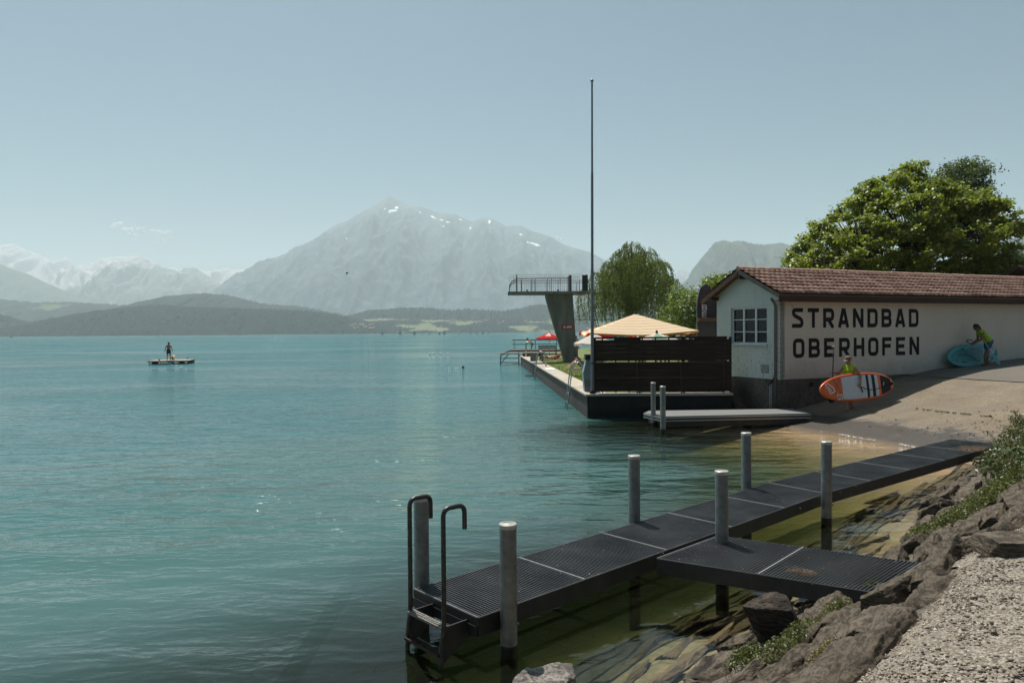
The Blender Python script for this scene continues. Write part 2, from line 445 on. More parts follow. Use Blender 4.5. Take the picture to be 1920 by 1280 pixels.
def strip(name, ts, ns, m, dz=0.0, rough=0.0):
    Tg, Ng = np.meshgrid(ts, ns)
    X = WC[0] + WD[0] * Tg + WN[0] * Ng; Y = WC[1] + WD[1] * Tg + WN[1] * Ng
    Z = ramp_z(Tg) + dz + rough * fbm(X * 1.5, Y * 1.5, 1.0, 3)
    o = newmesh(name, np.stack([X, Y, Z], -1).reshape(-1, 3), grid_faces(len(ns), len(ts))[:, ::-1].copy(), m, smooth=True)
    tag(o, kind='structure'); return o
def ramp_mat():
    m = D.materials.new('ramp_concrete'); t = NT(m); v = t.coord((1, 1, 1))
    tc = t.n('ShaderNodeTexCoord'); sep = t.n('ShaderNodeSeparateXYZ', None, Vector=tc.outputs['Object'])
    n1 = t.noise(1.1, v, 5, 0.6); n2 = t.noise(28, v, 5, 0.7); n3 = t.noise(5, t.coord((0.5, 1.6, 1)), 4, 0.6)
    dry = t.mix(t.ramp(n1, (0.3, 0), (0.7, 1)), (0.170, 0.130, 0.085), (0.290, 0.232, 0.156))
    dry = t.mix(t.ramp(n2, (0.38, 0.85), (0.58, 0.0)), dry, (0.10, 0.08, 0.055))
    dry = t.mix(t.ramp(n3, (0.55, 0.0), (0.72, 0.45)), dry, (0.20, 0.175, 0.14))
    zz = t.math('MULTIPLY_ADD', t.math('SUBTRACT', n3, 0.5), 0.35, t.math('MULTIPLY_ADD', t.math('SUBTRACT', n1, 0.5), 0.35, sep.outputs['Z']))
    wet = t.ramp(zz, (0.20, 1.0), (0.30, 0.0))
    sub = t.ramp(t.math('MULTIPLY_ADD', sep.outputs['Z'], 1.0, 0.5), (0.40, 1.0), (0.52, 0.0))
    vo = t.n('ShaderNodeTexVoronoi', None, Scale=26.0); t.set(vo.inputs['Vector'], v)
    big = t.noise(0.55, t.coord((1, 1, 1)), 6, 0.65, 0.6); dry = t.mix(t.ramp(big, (0.50, 0.0), (0.62, 0.55)), dry, (0.15, 0.125, 0.095))
    scr = t.noise(3.0, t.coord((0.25, 3.0, 1)), 5, 0.7); dry = t.mix(t.ramp(scr, (0.60, 0.0), (0.70, 0.5)), dry, (0.40, 0.35, 0.27))
    wc = t.mix(t.ramp(n2, (0.4, 0), (0.65, 1)), (0.030, 0.026, 0.021), (0.11, 0.09, 0.068))
    col = t.mix(wet, dry, wc); col = t.mix(sub, col, t.mix(t.ramp(n3, (0.35, 0), (0.7, 1)), (0.46, 0.29, 0.14), (0.28, 0.20, 0.085)))
    ro = t.math('MULTIPLY_ADD', wet, -0.52, 0.88)
    hh = t.math('MULTIPLY_ADD', t.math('SUBTRACT', 1.0, vo.outputs[0]), 0.6, n2)
    b = t.bsdf(Base_Color=col, Roughness=ro, Normal=t.bump(hh, 0.7, 0.02)); t.out(b); return m
strip('boat_ramp', np.concatenate([np.arange(-9.0, -2, 0.35), np.arange(-2, 5.9, 0.08)]), np.arange(-0.5, 8.3, 0.12), ramp_mat(), 0.0, 0.012)
def asphalt_mat():
    m = D.materials.new('asphalt'); t = NT(m); v = t.coord()
    n1 = t.noise(0.8, v, 5, 0.6); n2 = t.noise(60, v, 4, 0.7)
    c = t.mix(n1, (0.12, 0.10, 0.08), (0.19, 0.165, 0.135)); c = t.mix(t.ramp(n2, (0.4, 0.6), (0.6, 0)), c, (0.08, 0.075, 0.065))
    t.out(t.bsdf(Base_Color=c, Roughness=0.9, Normal=t.bump(n2, 0.4, 0.01))); return m
_rs2 = np.random.RandomState(31)
def _scatter(name, n, tf, nf, lo, hi, m, lift=0.01, up=0.6):
    pass
strip('asphalt_yard', np.arange(5.9, 36, 0.4), np.arange(-0.5, 8.3, 0.4), asphalt_mat(), 0.012)
# ================================================================== MOUNTAINS AND HILLS
def far_mat(name, low, high, rock, snow=0.0, zf=(300, 1500), snow_z=1300, sc=0.004, grain=0.02, meadow=None, seed=0.0, snowattr=False):
    m = D.materials.new(name); t = NT(m); g = t.n('ShaderNodeNewGeometry')
    sep = t.n('ShaderNodeSeparateXYZ', None, Vector=g.outputs['Position'])
    v = t.coord((1, 1, 1)); vs = t.coord((1, 1, 0.35))
    n1 = t.noise(sc, v, 5, 0.6); n2 = t.noise(grain, v, 5, 0.7); n3 = t.noise(sc * 2.6, vs, 8, 0.72)
    hz = t.math('MULTIPLY_ADD', t.math('SUBTRACT', n1, 0.5), (zf[1] - zf[0]) * 1.1, sep.outputs['Z'])
    mr = t.n('ShaderNodeMapRange', None, Value=hz); mr.inputs[1].default_value = zf[0]; mr.inputs[2].default_value = zf[1]
    c = t.mix(t.ramp(n2, (0.35, 0), (0.65, 1)), tuple(k * 0.6 for k in low), tuple(k * 1.35 for k in low))
    c = t.mix(mr.outputs[0], c, high)
    c = t.mix(t.ramp(n3, (0.48, 0), (0.66, 0.7)), c, rock) if rock else c
    if meadow: c = t.mix(t.ramp(t.noise(meadow[1], v, 3, 0.5), (meadow[2], 0), (meadow[2] + 0.04, 1)), c, t.mix(n2, meadow[0], tuple(k * 1.4 for k in meadow[0])))
    if snow:
        s1 = t.noise(sc * 1.6, t.coord((1, 1, 1.6)), 6, 0.7)
        hs_ = t.math('MULTIPLY_ADD', t.math('SUBTRACT', s1, 0.5), 1500 * (1.1 - snow), sep.outputs['Z'])
        mr2 = t.n('ShaderNodeMapRange', None, Value=hs_); mr2.inputs[1].default_value = snow_z; mr2.inputs[2].default_value = snow_z + 30
        c = t.mix(mr2.outputs[0], c, (0.46, 0.44, 0.44))
    if snowattr:
        sa = t.n('ShaderNodeAttribute', {'attribute_name': 'snow'}).outputs['Fac']; c = t.mix(t.ramp(t.math('MULTIPLY_ADD', t.math('SUBTRACT', n2, 0.5), 2.0, sa), (0.48, 0), (0.60, 1)), c, (0.95, 0.95, 0.97))
    b = t.bsdf(Base_Color=c, Roughness=0.95); b.inputs['Specular IOR Level'].default_value = 0.1
    t.out(b); return m
def resample(prof, n):
    a = np.array(prof, float); x = np.linspace(a[0, 0], a[-1, 0], n); return x, np.interp(x, a[:, 0], a[:, 1])
def massif(name, prof, Dm, m, front, back, n=260, rows=70, amp=0.10, fq=5.0, jag=0.0, pw=1.25, seed=0, trees=0.0, base=-6.0, lean=0.0, label=None):
    """a ridge at forward distance Dm, falling towards and away from the viewer with spurs and gullies"""
    px, py = resample(prof, n)
    top = np.array([Q(a, b, Dm) for a, b in zip(px, py)]); top[:, 2] = np.maximum(top[:, 2], 1.0)
    hmax = top[:, 2].max()
    vs_ = np.concatenate([-np.linspace(1, 0, rows // 3 + 1)[:-1], np.linspace(0, 1, rows)])
    U = np.linspace(0, 1, n)[None, :] * (top[-1, 0] - top[0, 0]) / hmax
    Vv = vs_[:, None]
    fall = np.where(Vv < 0, (1 + Vv) ** 1.1, (1 - Vv) ** pw)
    H = top[None, :, 2]
    X = top[None, :, 0] * np.ones_like(Vv); Yy = Dm - np.where(Vv > 0, Vv * front, Vv * back) * (0.35 + 0.65 * (H / hmax) ** 0.5) + lean * (X - X.mean())
    X = X * (1 - 0.0 * Vv)
    rg = ridged(U * fq, Vv * 1.3 + seed, seed, 5, 2.1, 0.55) - 0.9
    env = np.clip(np.abs(Vv) * 4, 0, 1) * np.clip((1 - np.abs(Vv)) * 3, 0, 1)
    Z = H * fall + H ** 0.5 * hmax ** 0.5 * amp * rg * env + (jag * fbm(U * 40, Vv * 30, seed, 3) * hmax * np.clip(H / hmax * 2, 0, 1))
    Z = np.where(np.abs(Vv) < 1e-6, H + jag * 0.6 * fbm(U * 60, 0.5, seed, 3) * hmax, np.minimum(Z, H * (1 - 0.2 * np.abs(Vv))))
    if trees:
        rs = np.random.RandomState(seed + 5); tn = rs.rand(*Z.shape) ** 2
        Z = Z + trees * tn * np.clip(H / (0.15 * hmax), 0, 1) * np.clip((1 - np.abs(Vv)) * 12, 0, 1)
        X = X + (rs.rand(*Z.shape) - 0.5) * (top[1, 0] - top[0, 0]) * 0.7
    Z = Z + base * (np.abs(Vv) > 0.97)
    V = np.stack([X, Yy, Z], -1).reshape(-1, 3)
    o = newmesh(name, V, grid_faces(len(vs_), n), m, smooth=not trees)
    tag(o, label, kind='structure'); return o, px, V
FOR = (0.010, 0.022, 0.022); ROCK = (0.30, 0.29, 0.27); GR = (0.13, 0.16, 0.07)
niesen = [(380, 600), (423, 550), (473, 511.5), (515.6, 484.5), (558, 464), (600, 443), (631, 421), (654, 412.5), (677.5, 398), (700.6, 386), (716, 375.5), (730, 366), (747, 375.5), (764, 385.5), (789, 386), (808.5, 394.7), (828, 399.7), (854.8, 401.7), (870, 410), (885.6, 416), (901, 409.4), (920, 409.4), (935.7, 417), (949, 424), (974, 421.7), (1001, 434.4), (1032, 443.3), (1055, 457.5), (1078, 465.3), (1105, 472), (1132, 486.5), (1180, 515), (1250, 550), (1330, 600)]
No, npx, NV = massif('mountain', niesen, 9480, far_mat('peak_slopes', (0.035, 0.062, 0.075), (0.09, 0.125, 0.135), (0.17, 0.19, 0.20), 0.0, (600, 1500), 1560, 0.0022, 0.012, snowattr=True), 3600, 3000, 420, 130, 0.10, 3.4, 0.004, 1.0, 3)
ppx = 960 + F * NV[:, 0] / NV[:, 1]; ppy = 622 - F * (NV[:, 2] - EYE) / NV[:, 1] - 0.0083 * (ppx - 960)
sn = np.zeros(len(NV))
for bx, by, rx_, ry_, sl_ in ((739, 395, 9, 3.5, 0), (746, 390, 4, 5, 0), (733, 398, 3, 3, 0), (790, 399, 2.5, 5, 0.5), (815, 408, 9, 2.6, .45), (830, 413, 8, 2, .2), (843, 417, 6, 2, .1), (833, 425, 6, 2, .1), (865, 412, 5, 2, .3), (920, 416, 3, 5, 0), (884, 428, 2, 5, 0), (978, 440, 7, 2, .3), (1000, 457, 17, 3.2, .33), (652, 448, 2, 7, 0), (725, 392, 3, 2, 0)):
    dx_ = ppx - bx; dy_ = ppy - by - sl_ * dx_; sn = np.maximum(sn, np.exp(-(dx_ / rx_ / .85) ** 2 - (dy_ / ry_ / .75) ** 2))
attr(No, 'snow', sn * (NV[:, 1] < 9500))
alps = [(-300, 500), (-120, 480), (0, 460), (27, 457), (43, 467), (67, 475), (103, 493), (125, 483), (143, 498), (167, 497), (200, 483), (230, 480), (300, 500), (407, 510), (420, 502), (440, 507), (457, 506), (470, 503), (490, 520), (560, 560)]
massif('mountain', alps, 11900, far_mat('snow_peaks', (0.12, 0.13, 0.12), (0.3, 0.3, 0.3), (0.25, 0.25, 0.26), 0.7, (200, 1000), 700, 0.003, 0.008), 2600, 1200, 320, 60, 0.22, 7, 0.02, 1.3, 11)
mid = [(60, 600), (130, 575), (160, 560), (200, 530), (233, 483), (247, 480), (267, 480), (280, 488), (300, 497), (317, 503), (337, 510), (353, 502), (367, 502), (383, 513), (400, 523), (427, 542), (480, 560), (560, 600)]
massif('mountain', mid, 10900, far_mat('dark_crags', (0.05, 0.065, 0.045), (0.2, 0.2, 0.19), (0.22, 0.22, 0.21), 0.55, (400, 1100), 1010, 0.0025, 0.01), 2000, 1000, 260, 60, 0.2, 5, 0.02, 1.1, 17)
left = [(-400, 430), (-200, 455), (-60, 478), (0, 495), (20, 503), (50, 513), (83, 528), (113, 542), (140, 552), (167, 566), (220, 590), (300, 610)]
massif('mountain', left, 8600, far_mat('left_slope', (0.05,0.075,0.05), (0.06, 0.08, 0.04), None, 0, (200, 1200), 9999, 0.004, 0.015), 2200, 1500, 220, 50, 0.12, 4, 0.006, 1.1, 23)
cliff = [(1180, 640), (1256, 600), (1275, 560), (1284, 541), (1294, 517), (1305, 497), (1322, 476), (1339, 455), (1356, 450), (1373, 453.6), (1384, 451), (1397, 452.6), (1411, 457), (1432, 458.8), (1446, 457), (1466, 455), (1477, 459), (1500, 470), (1560, 490), (1640, 510), (1760, 540), (1900, 575)]
massif('mountain', cliff, 5600, far_mat('cliff_rock', (0.06, 0.08, 0.06), (0.06, 0.075, 0.045), (0.17, 0.17, 0.16), 0, (100, 900), 9999, 0.006, 0.02), 1300, 1500, 300, 60, 0.12, 5, 0.012, 1.0, 31)
rt = [(1560, 620), (1700, 560), (1800, 500), (1879, 453), (1896, 448), (1920, 438), (1980, 415), (2100, 400), (2300, 420)]
massif('mountain', rt, 4700, far_mat('right_slope', FOR, (0.06, 0.08, 0.04), None, 0, (200, 1200), 9999, 0.006, 0.02), 1100, 1500, 200, 50, 0.1, 5, 0.01, 1.0, 37)
faint = [(1180, 570), (1225, 535), (1262, 520), (1275, 503), (1284, 505), (1295, 512), (1330, 520), (1400, 560)]
massif('mountain', faint, 11800, far_mat('faint_peak', (0.2, 0.2, 0.2), (0.3, 0.3, 0.3), ROCK, 0.3, (200, 1200), 1250, 0.003, 0.01), 1500, 1200, 160, 40, 0.2, 5, 0.02, 1.2, 41)
# forested hills, trees standing as a rough canopy
def hill(prof, Dm, name_m, front, back, n, rows, seed, tr, meadow=None, low=FOR, amp=0.08, pw=0.85):
    massif('forested_hill', prof, Dm, far_mat(name_m, low, low, None, 0, (100, 900), 9999, 0.01, 0.035, meadow), front, back, n, rows, amp, 6, 0.0, pw, seed, tr)
hill([(-200, 568), (0, 563), (33, 565), (67, 569), (133, 568), (173, 570), (213, 572), (240, 575), (300, 585), (420, 610)], 5000, 'wood_band', 1000, 500, 420, 30, 51, 13, ((0.10, 0.13, 0.05), 0.002, 0.63))
hill([(210, 604), (253, 573), (267, 568), (300, 560), (333, 555), (383, 552), (427, 555), (467, 565), (500, 572), (567, 577), (600, 583), (640, 590), (700, 612)], 4300, 'wood_dome', 900, 500, 480, 34, 52, 13, ((0.11, 0.14, 0.05), 0.003, 0.68))
hill([(-120, 585), (-40, 588), (0, 593), (20, 597), (47, 608), (60, 618), (85, 626)], 3000, 'wood_left_shore', 600, 400, 160, 30, 53, 12, ((0.14, 0.16, 0.07), 0.004, 0.56))
hill([(38, 629), (50, 621), (60, 618), (93, 605), (133, 595), (173, 587), (213, 582), (253, 577), (300, 574), (333, 577), (400, 580), (500, 582), (567, 585), (600, 588), (640, 594), (690, 606), (760, 622), (790, 628)], 3000, 'wood_front', 500, 450, 760, 44, 54, 12)
hill([(600, 612), (650, 594), (670, 590), (693, 583), (747, 579), (805, 579), (843, 583), (882, 581), (940, 585), (978, 579), (1001, 573), (1017, 572), (1032, 577), (1080, 585), (1150, 590), (1260, 598), (1420, 606)], 3800, 'wood_behind_village', 500, 400, 700, 30, 55, 13)
hill([(560, 624), (640, 604), (680, 600), (720, 598), (760, 600), (860, 602), (900, 597), (960, 597), (1040, 600), (1105, 604), (1260, 608), (1450, 612)], 3200, 'village_shore', 430, 350, 620, 40, 56, 6, ((0.13, 0.15, 0.085), 0.006, 0.53), FOR, 0.05)
# ------------------------------------------------------------------ village houses beyond the lake
hrs = random.Random(4)
HW = mat('far_house_wall', (0.75, 0.70, 0.62), 0.9, 0.05, 0.2); HR = mat('far_house_roof', (0.22, 0.13, 0.10), 0.9, 0.1, 0.2)
hp = thing('house', 'tiny pale village house with brown roof on the far shore', 'house', (0, 0, 0), 0.0, 'village houses beyond the lake')
b = MB(); b.box((0, 0, 3), (12, 9, 6)); b.prism([(-6, -4.5, 6), (-6, 4.5, 6), (-6, 0, 9.4)], (12, 0, 0)); wl = b.build('wall', HW, hp, local=True)
b = MB(); b.quad((-6.8, -5.4, 5.6), (6.8, -5.4, 5.6), (6.8, 0, 9.9), (-6.8, 0, 9.9)); b.quad((6.8, 5.4, 5.6), (-6.8, 5.4, 5.6), (-6.8, 0, 9.9), (6.8, 0, 9.9)); b.build('roof', HR, hp, local=True)
spots = [(644, 592, 5150), (717, 603, 3100)] + [(hrs.uniform(655, 705), hrs.uniform(607, 617), 2900) for _ in range(15)] + [(871, 594.5, 4480), (884, 594.5, 4480), (912, 601, 4330), (943, 603, 4330), (935, 606, 4250), (986, 603, 4300), (995, 612, 4100), (851, 608, 4200), (828, 612, 4150), (1015, 606, 4200)]
bpy.context.view_layer.update()
_dg = bpy.context.evaluated_depsgraph_get()
def drop(px, py):
    d = ray(px, py); hit = bpy.context.scene.ray_cast(_dg, Vector((0, 0, EYE)) + d.normalized() * 1500, d, distance=6500)
    return hit[1] if hit[0] else None
for i, (px, py, Y0) in enumerate(spots):
    p = drop(px, py)
    if p is None or p.z < 2: p = Q(px, py, Y0)
    o = hp if i == 0 else copy_tree(hp)
    o.location = (p.x, p.y - 4, p.z - 2.5); o.rotation_euler.z = R(hrs.uniform(-40, 40)); s = hrs.uniform(0.6, 1.15); o.scale = (s, s, s)
# ------------------------------------------------------------------ clouds over the ridge
def cloud(label, blobs, Y):
    m = MC.get('cloud') or D.materials.new('cloud'); 
    if 'cloud' not in MC:
        t = NT(m); v = t.coord(); n = t.noise(0.006, v, 6, 0.7)
        g = t.n('ShaderNodeLayerWeight', None, Blend=0.35)
        al = t.math('MULTIPLY', t.ramp(n, (0.16, 0.3), (0.36, 1.0)), t.ramp(g.outputs['Facing'], (0.2, 1.0), (0.95, 0.0)))
        d = t.n('ShaderNodeBsdfTranslucent', None, Color=(1, 1, 1)); d2 = t.n('ShaderNodeBsdfDiffuse', None, Color=(1, 1, 1))
        mx = t.n('ShaderNodeMixShader', None, i0=0.4, i1=d2, i2=d); tr = t.n('ShaderNodeBsdfTransparent')
        t.out(t.n('ShaderNodeMixShader', None, i0=al, i1=tr, i2=mx)); MC['cloud'] = m
    b = MB(); c0 = Q(blobs[0][0], blobs[0][1], Y)
    rr = random.Random(int(blobs[0][0]))
    for px, py, r in blobs:
        c = Q(px, py, Y)
        for _ in range(5):
            q = c + Vector((rr.uniform(-1, 1) * r * 7, rr.uniform(-1, 1) * r * 7, rr.uniform(-.5, .5) * r * 7)); R0 = r * 8 * rr.uniform(0.6, 1.1)
            b.lathe(q, [(R0 * math.sin(math.pi * k / 10) + 0.1, -0.6 * R0 * math.cos(math.pi * k / 10)) for k in range(11)], 16)
    o = b.build('cloud', m, None, smooth=True, loc=c0); tag(o, label, 'cloud')
cloud('larger ragged white cloud above the snowy ridge on the left', [(212, 424, 5), (222, 420, 7), (232, 428, 7), (240, 438, 7), (252, 440, 7), (262, 428, 6), (268, 436, 6), (246, 430, 5)], 14600)
cloud('smaller white cloud just right of the larger one', [(284, 431, 4), (289, 433, 4), (296, 434, 5), (304, 436, 5), (312, 436, 6), (304, 446, 7), (316, 446, 6), (298, 453, 5)], 14600)
cloud('tiny white cloud peeping over the right shoulder of the peak', [(1044, 444, 4), (1052, 448, 4)], 16500)
# ================================================================== JETTIES, POSTS, LADDER
STEEL = mat('galvanised_steel', (0.16, 0.165, 0.16), 0.45, 0.25, 9, 0.15, 60, 0.002, 0.6, col2=(0.30, 0.305, 0.30))
GRATE = mat('grating_steel', (0.070, 0.074, 0.078), 0.45, 0.3, 1.6, 0.0, metal=0.5, col2=(0.15, 0.158, 0.165))
TRIM = mat('bright_steel_strip', (0.42, 0.42, 0.40), 0.35, 0.2, 20, metal=0.6)
FASC = mat('dark_channel_steel', (0.018, 0.018, 0.018), 0.6, 0.4, 3, 0.2, 20, 0.004, 0.2, col2=(0.045, 0.042, 0.038), stretch=(1, 1, 0.3))
CAPM = mat('post_cap', (0.55, 0.52, 0.46), 0.35, 0.15, 12, metal=0.5)
def quad_panel(a, b, c, d, z, parent, bars=0.034, cross=0.034, nm='grating_panel'):
    """a-b near edge, d-c far edge; bearing bars run parallel to a-b"""
    a, b, c, d = [Vector((p[0], p[1], z)) for p in (a, b, c, d)]
    m = MB(); L = ((d - a).length + (c - b).length) / 2; n = max(2, int(L / bars)); W = (b - a).length; k = max(2, int(W / cross))
    for i in range(1, n):
        t = i / n; m.bar(a.lerp(d, t) - Vector((0, 0, .015)), b.lerp(c, t) - Vector((0, 0, .015)), 0.0065, 0.03)
    for i in range(1, k):
        t = i / k; m.bar(a.lerp(b, t) - Vector((0, 0, .016)), d.lerp(c, t) - Vector((0, 0, .016)), 0.0030, 0.006)
    o = m.build(nm, GRATE, parent)
    for p, q in ((a, b), (d, c)): 
        m = MB(); s = (d - a).normalized() * (0.004 if p == a else -0.004); m.bar(p + s - Vector((0, 0, .0145)), q + s - Vector((0, 0, .0145)), 0.007, 0.035); m.build('edge_strip', TRIM, o)
    for p, q in ((a, d), (b, c)):
        m = MB(); s = ((b - a) if p == a else (a - b)).normalized() * 0.004; m.bar(p + s - Vector((0, 0, .017)), q + s - Vector((0, 0, .017)), 0.006, 0.034); m.build('side_strip', GRATE, o)
    return o
d1 = Vector((0.738, 0.675, 0)); n1 = Vector((-0.675, 0.738, 0)); d2 = Vector((0.790, 0.613, 0)); n2 = Vector((-0.613, 0.790, 0))
JW = 0.97; ZJ = 0.40
Rt = [Vector((-0.32, 6.24, 0)) + d1 * 1.4 * i for i in range(5)]; Lt = [p + n1 * JW for p in Rt]
Rt.append(Rt[-1] + d1 * 1.28); Lt.append(Lt[-1] + d1 * 1.40)
for i in range(5): Rt.append(Rt[-1] + d2 * 1.45); Lt.append(Lt[-1] + d2 * 1.45)
jt = thing('jetty', 'long grey steel grating jetty running from the ladder to the boat ramp', 'jetty', (Rt[0].x, Rt[0].y, ZJ))
for i in range(10): quad_panel(Rt[i] - (Rt[i] - Rt[i]), Lt[i], Lt[i + 1], Rt[i + 1], ZJ, jt)
def offs(pts, k):
    out = []
    for i, p in enumerate(pts):
        dd = (pts[min(i + 1, len(pts) - 1)] - pts[max(i - 1, 0)]).normalized(); out.append(p + Vector((dd.y, -dd.x, 0)) * k)
    return out
m = MB(); 
for pts, k in ((Rt, 0.006), (Lt, -0.006)):
    o_ = offs(pts, k)
    for a, b in zip(o_[:-1], o_[1:]): m.bar(a + Vector((0, 0, ZJ - 0.088)), b + Vector((0, 0, ZJ - 0.088)), 0.008, 0.17)
m.bar(Rt[0] - d1 * .006 + Vector((0, 0, ZJ - .088)), Lt[0] - d1 * .006 + Vector((0, 0, ZJ - .088)), 0.008, 0.17)
m.bar(Rt[-1] + d2 * .006 + Vector((0, 0, ZJ - .088)), Lt[-1] + d2 * .006 + Vector((0, 0, ZJ - .088)), 0.008, 0.17)
m.build('side_beam', FASC, jt)
m = MB()
for i in range(11): m.bar(Rt[i] + Vector((0, 0, ZJ - 0.12)), Lt[i] + Vector((0, 0, ZJ - 0.12)), 0.05, 0.09)
for f in (0.33, 0.67):
    for i in range(10): m.bar(Rt[i].lerp(Lt[i], f) + Vector((0, 0, ZJ - .13)), Rt[i + 1].lerp(Lt[i + 1], f) + Vector((0, 0, ZJ - .13)), 0.04, 0.07)
m.build('cross_beam', FASC, jt)
# side branch
A_, B_, C_, D_ = Vector((1.575, 7.835, 0)), Vector((2.50, 8.68, 0)), Vector((4.353, 7.60, 0)), Vector((3.43, 6.76, 0))
ft = thing('jetty', 'short steel grating jetty branching from the long one to the rocky bank', 'jetty', (A_.x, A_.y, ZJ))
mA, mB_ = A_.lerp(D_, 0.5), B_.lerp(C_, 0.45)
quad_panel(A_, B_, mB_, mA, ZJ, ft, 0.036); quad_panel(mA, mB_, C_, D_, ZJ, ft, 0.036)
m = MB(); z0 = Vector((0, 0, ZJ - 0.088))
for p, q, s in ((A_, D_, -1), (B_, C_, 1)):
    nn_ = (q - p).normalized(); nn_ = Vector((-nn_.y, nn_.x, 0)) * 0.006 * s; m.bar(p + nn_ + z0, q + nn_ + z0, 0.008, 0.17)
m.bar(C_ + z0, D_ + z0, 0.008, 0.17); m.build('side_beam', mat('grey_channel_steel', (0.05, 0.052, 0.053), 0.5, 0.3, 4, 0.15, 20, 0.003, 0.4), ft)
m = MB(); 
for f in (0.1, 0.5, 0.9): m.bar(A_.lerp(D_, f) + Vector((0, 0, ZJ - .12)), B_.lerp(C_, f) + Vector((0, 0, ZJ - .12)), 0.05, 0.09)
m.build('cross_beam', FASC, ft)
# posts
def post(x, y, top, label, r=0.076):
    t = thing('mooring_post', label, 'post', (x, y, 0), 0, 'round steel posts of the jetties')
    zb = min(-0.5, float(ground_z(x, y)) - 0.5)
    m = MB(); m.lathe((0, 0, 0), [(r, zb), (r, top - 0.02)], 28); m.build('tube', STEEL, t, local=True, smooth=True, auto=40)
    m = MB(); m.lathe((0, 0, 0), [(r * 1.0, top - 0.045), (r * 1.07, top - 0.04), (r * 1.07, top - 0.006), (r * 0.98, top), (r * 0.8, top), (r * 0.76, top - 0.006), (r * 0.3, top - 0.004), (r * 0.2, top)], 28); m.build('cap', CAPM, t, local=True, smooth=True, auto=35)
    m = MB(); m.lathe((0, 0, 0), [(r * 1.006, zb * 0.4), (r * 1.012, 0.03), (r * 1.008, 0.09), (r * 1.0, 0.11)], 28); m.build('algae_band', mat('wet_algae', (0.012, 0.011, 0.008), 0.35, 0.5, 20, 0.3, 60, 0.003), t, local=True, smooth=True)
    m = MB(); m.tube([(r * .9, -r * 0.35, 0.30), (r * 1.2, -r * 0.45, 0.30)], 0.014, 8); m.build('bolt', STEEL, t, local=True)
    return t
post(-0.05, 6.37, 1.19, 'steel post at the near right corner of the long jetty, closest to the camera')
post(-0.93, 7.19, 1.25, 'steel post partly hidden behind the ladder handrail at the far corner of the jetty end')
post(1.60, 9.42, 1.26, 'steel post on the lake side of the long jetty, in front of open water')
post(2.47, 8.44, 1.24, 'steel post in the corner where the short jetty meets the long one')
post(3.72, 11.37, 1.27, 'steel post on the lake side of the jetty in front of the floating dock')
post(4.66, 10.60, 1.24, 'steel post on the bank side of the jetty, standing free in shallow water')
post(4.29, 21.75, 1.33, 'steel post rising behind the end of the floating dock', 0.074)
post(4.27, 20.27, 1.33, 'steel post standing in the water in front of the floating dock', 0.078)
# ladder at the jetty end
LP = mat('ladder_steel', (0.045, 0.044, 0.042), 0.38, 0.35, 14, 0.1, 60, 0.002, 0.7, col2=(0.10, 0.098, 0.092))
e1 = (Rt[0] - Lt[0]).normalized(); base = Lt[0] - d1 * 0.27
ld = thing('ladder', 'dark steel bathing ladder with two hooked handrails at the jetty end', 'ladder', (base.x, base.y, 0))
ST = [base + e1 * 0.33, base + e1 * 0.84]
for p in ST:
    path = [p + d1 * -0.10 + Vector((0, 0, -1.25)), p + d1 * -0.03 + Vector((0, 0, 0.18)), p + Vector((0, 0, 0.36)), p + Vector((0, 0, 1.375)), p + d1 * 0.235 + Vector((0, 0, 1.375)), p + d1 * 0.235 + Vector((0, 0, 1.16))]
    m = MB(); m.tube(rpath(path, 0.075, 7), 0.0215, 14); m.build('handrail', LP, ld, smooth=True, auto=50)
    m = MB(); s = e1 * 0.005
    poly = [p + d1 * 0.01 + Vector((0, 0, 0.35)), p + d1 * 0.265 + Vector((0, 0, 0.35)), p + d1 * 0.265 + Vector((0, 0, 0.19)), p + d1 * -0.01 + Vector((0, 0, 0.04))]
    m.prism([q - s for q in poly], s * 2); m.build('side_plate', mat('plate_steel', (0.06, 0.06, 0.058), 0.5, 0.3, 6, 0.1, 30, 0.002, 0.5), ld)
for k, z in enumerate((0.345, 0.115, -0.13, -0.38, -0.63)):
    off = d1 * (-0.0 if k == 0 else -0.035 - 0.02 * (k - 1))
    m = MB(); a, b = ST[0] + off + Vector((0, 0, z)), ST[1] + off + Vector((0, 0, z))
    m.bar(a, b, 0.075, 0.022)
    for j in range(15):
        c = a.lerp(b, (j + 0.5) / 15); m.box(c + Vector((0, 0, 0.014)), (0.018, 0.05, 0.008), Matrix.Rotation(math.atan2(e1.y, e1.x), 3, 'Z'))
    m.build('rung', mat('worn_rung', (0.22, 0.21, 0.19), 0.45, 0.3, 30, 0.2, 60, 0.003, 0.5) if k == 0 else mat('rusty_rung', (0.035, 0.025, 0.018), 0.5, 0.4, 30, 0.2, 60, 0.003, 0.3), ld)
# floating dock by the quay
fd = thing('floating_dock', 'low light-edged floating dock lying along the plinth of the white building', 'dock', (4.1, 21.2, 0))
f0, f1, f2, f3, f4 = Vector((4.10, 22.2, 0)), Vector((4.45, 21.2, 0)), Vector((9.05, 21.72, 0)), Vector((9.0, 23.0, 0)), Vector((4.35, 22.75, 0))
def poly_at(z, k=0.0):
    c = (f0 + f1 + f2 + f3) / 4; return [(p + (p - c).normalized() * k) + Vector((0, 0, z)) for p in (f0, f1, f2, f3, f4)]
PLM = mat('pale_edge_profile', (0.42, 0.41, 0.38), 0.5, 0.1, 5); PDK = mat('dock_boards', (0.17, 0.175, 0.17), 0.7, 0.2, 8, 0.2, stretch=(0.3, 4, 1))
m = MB(); m.prism(poly_at(0.335), (0, 0, 0.02)); m.build('deck_board', PDK, fd)
m = MB(); m.prism(poly_at(0.285, 0.03), (0, 0, 0.048)); m.build('upper_edge', PLM, fd)
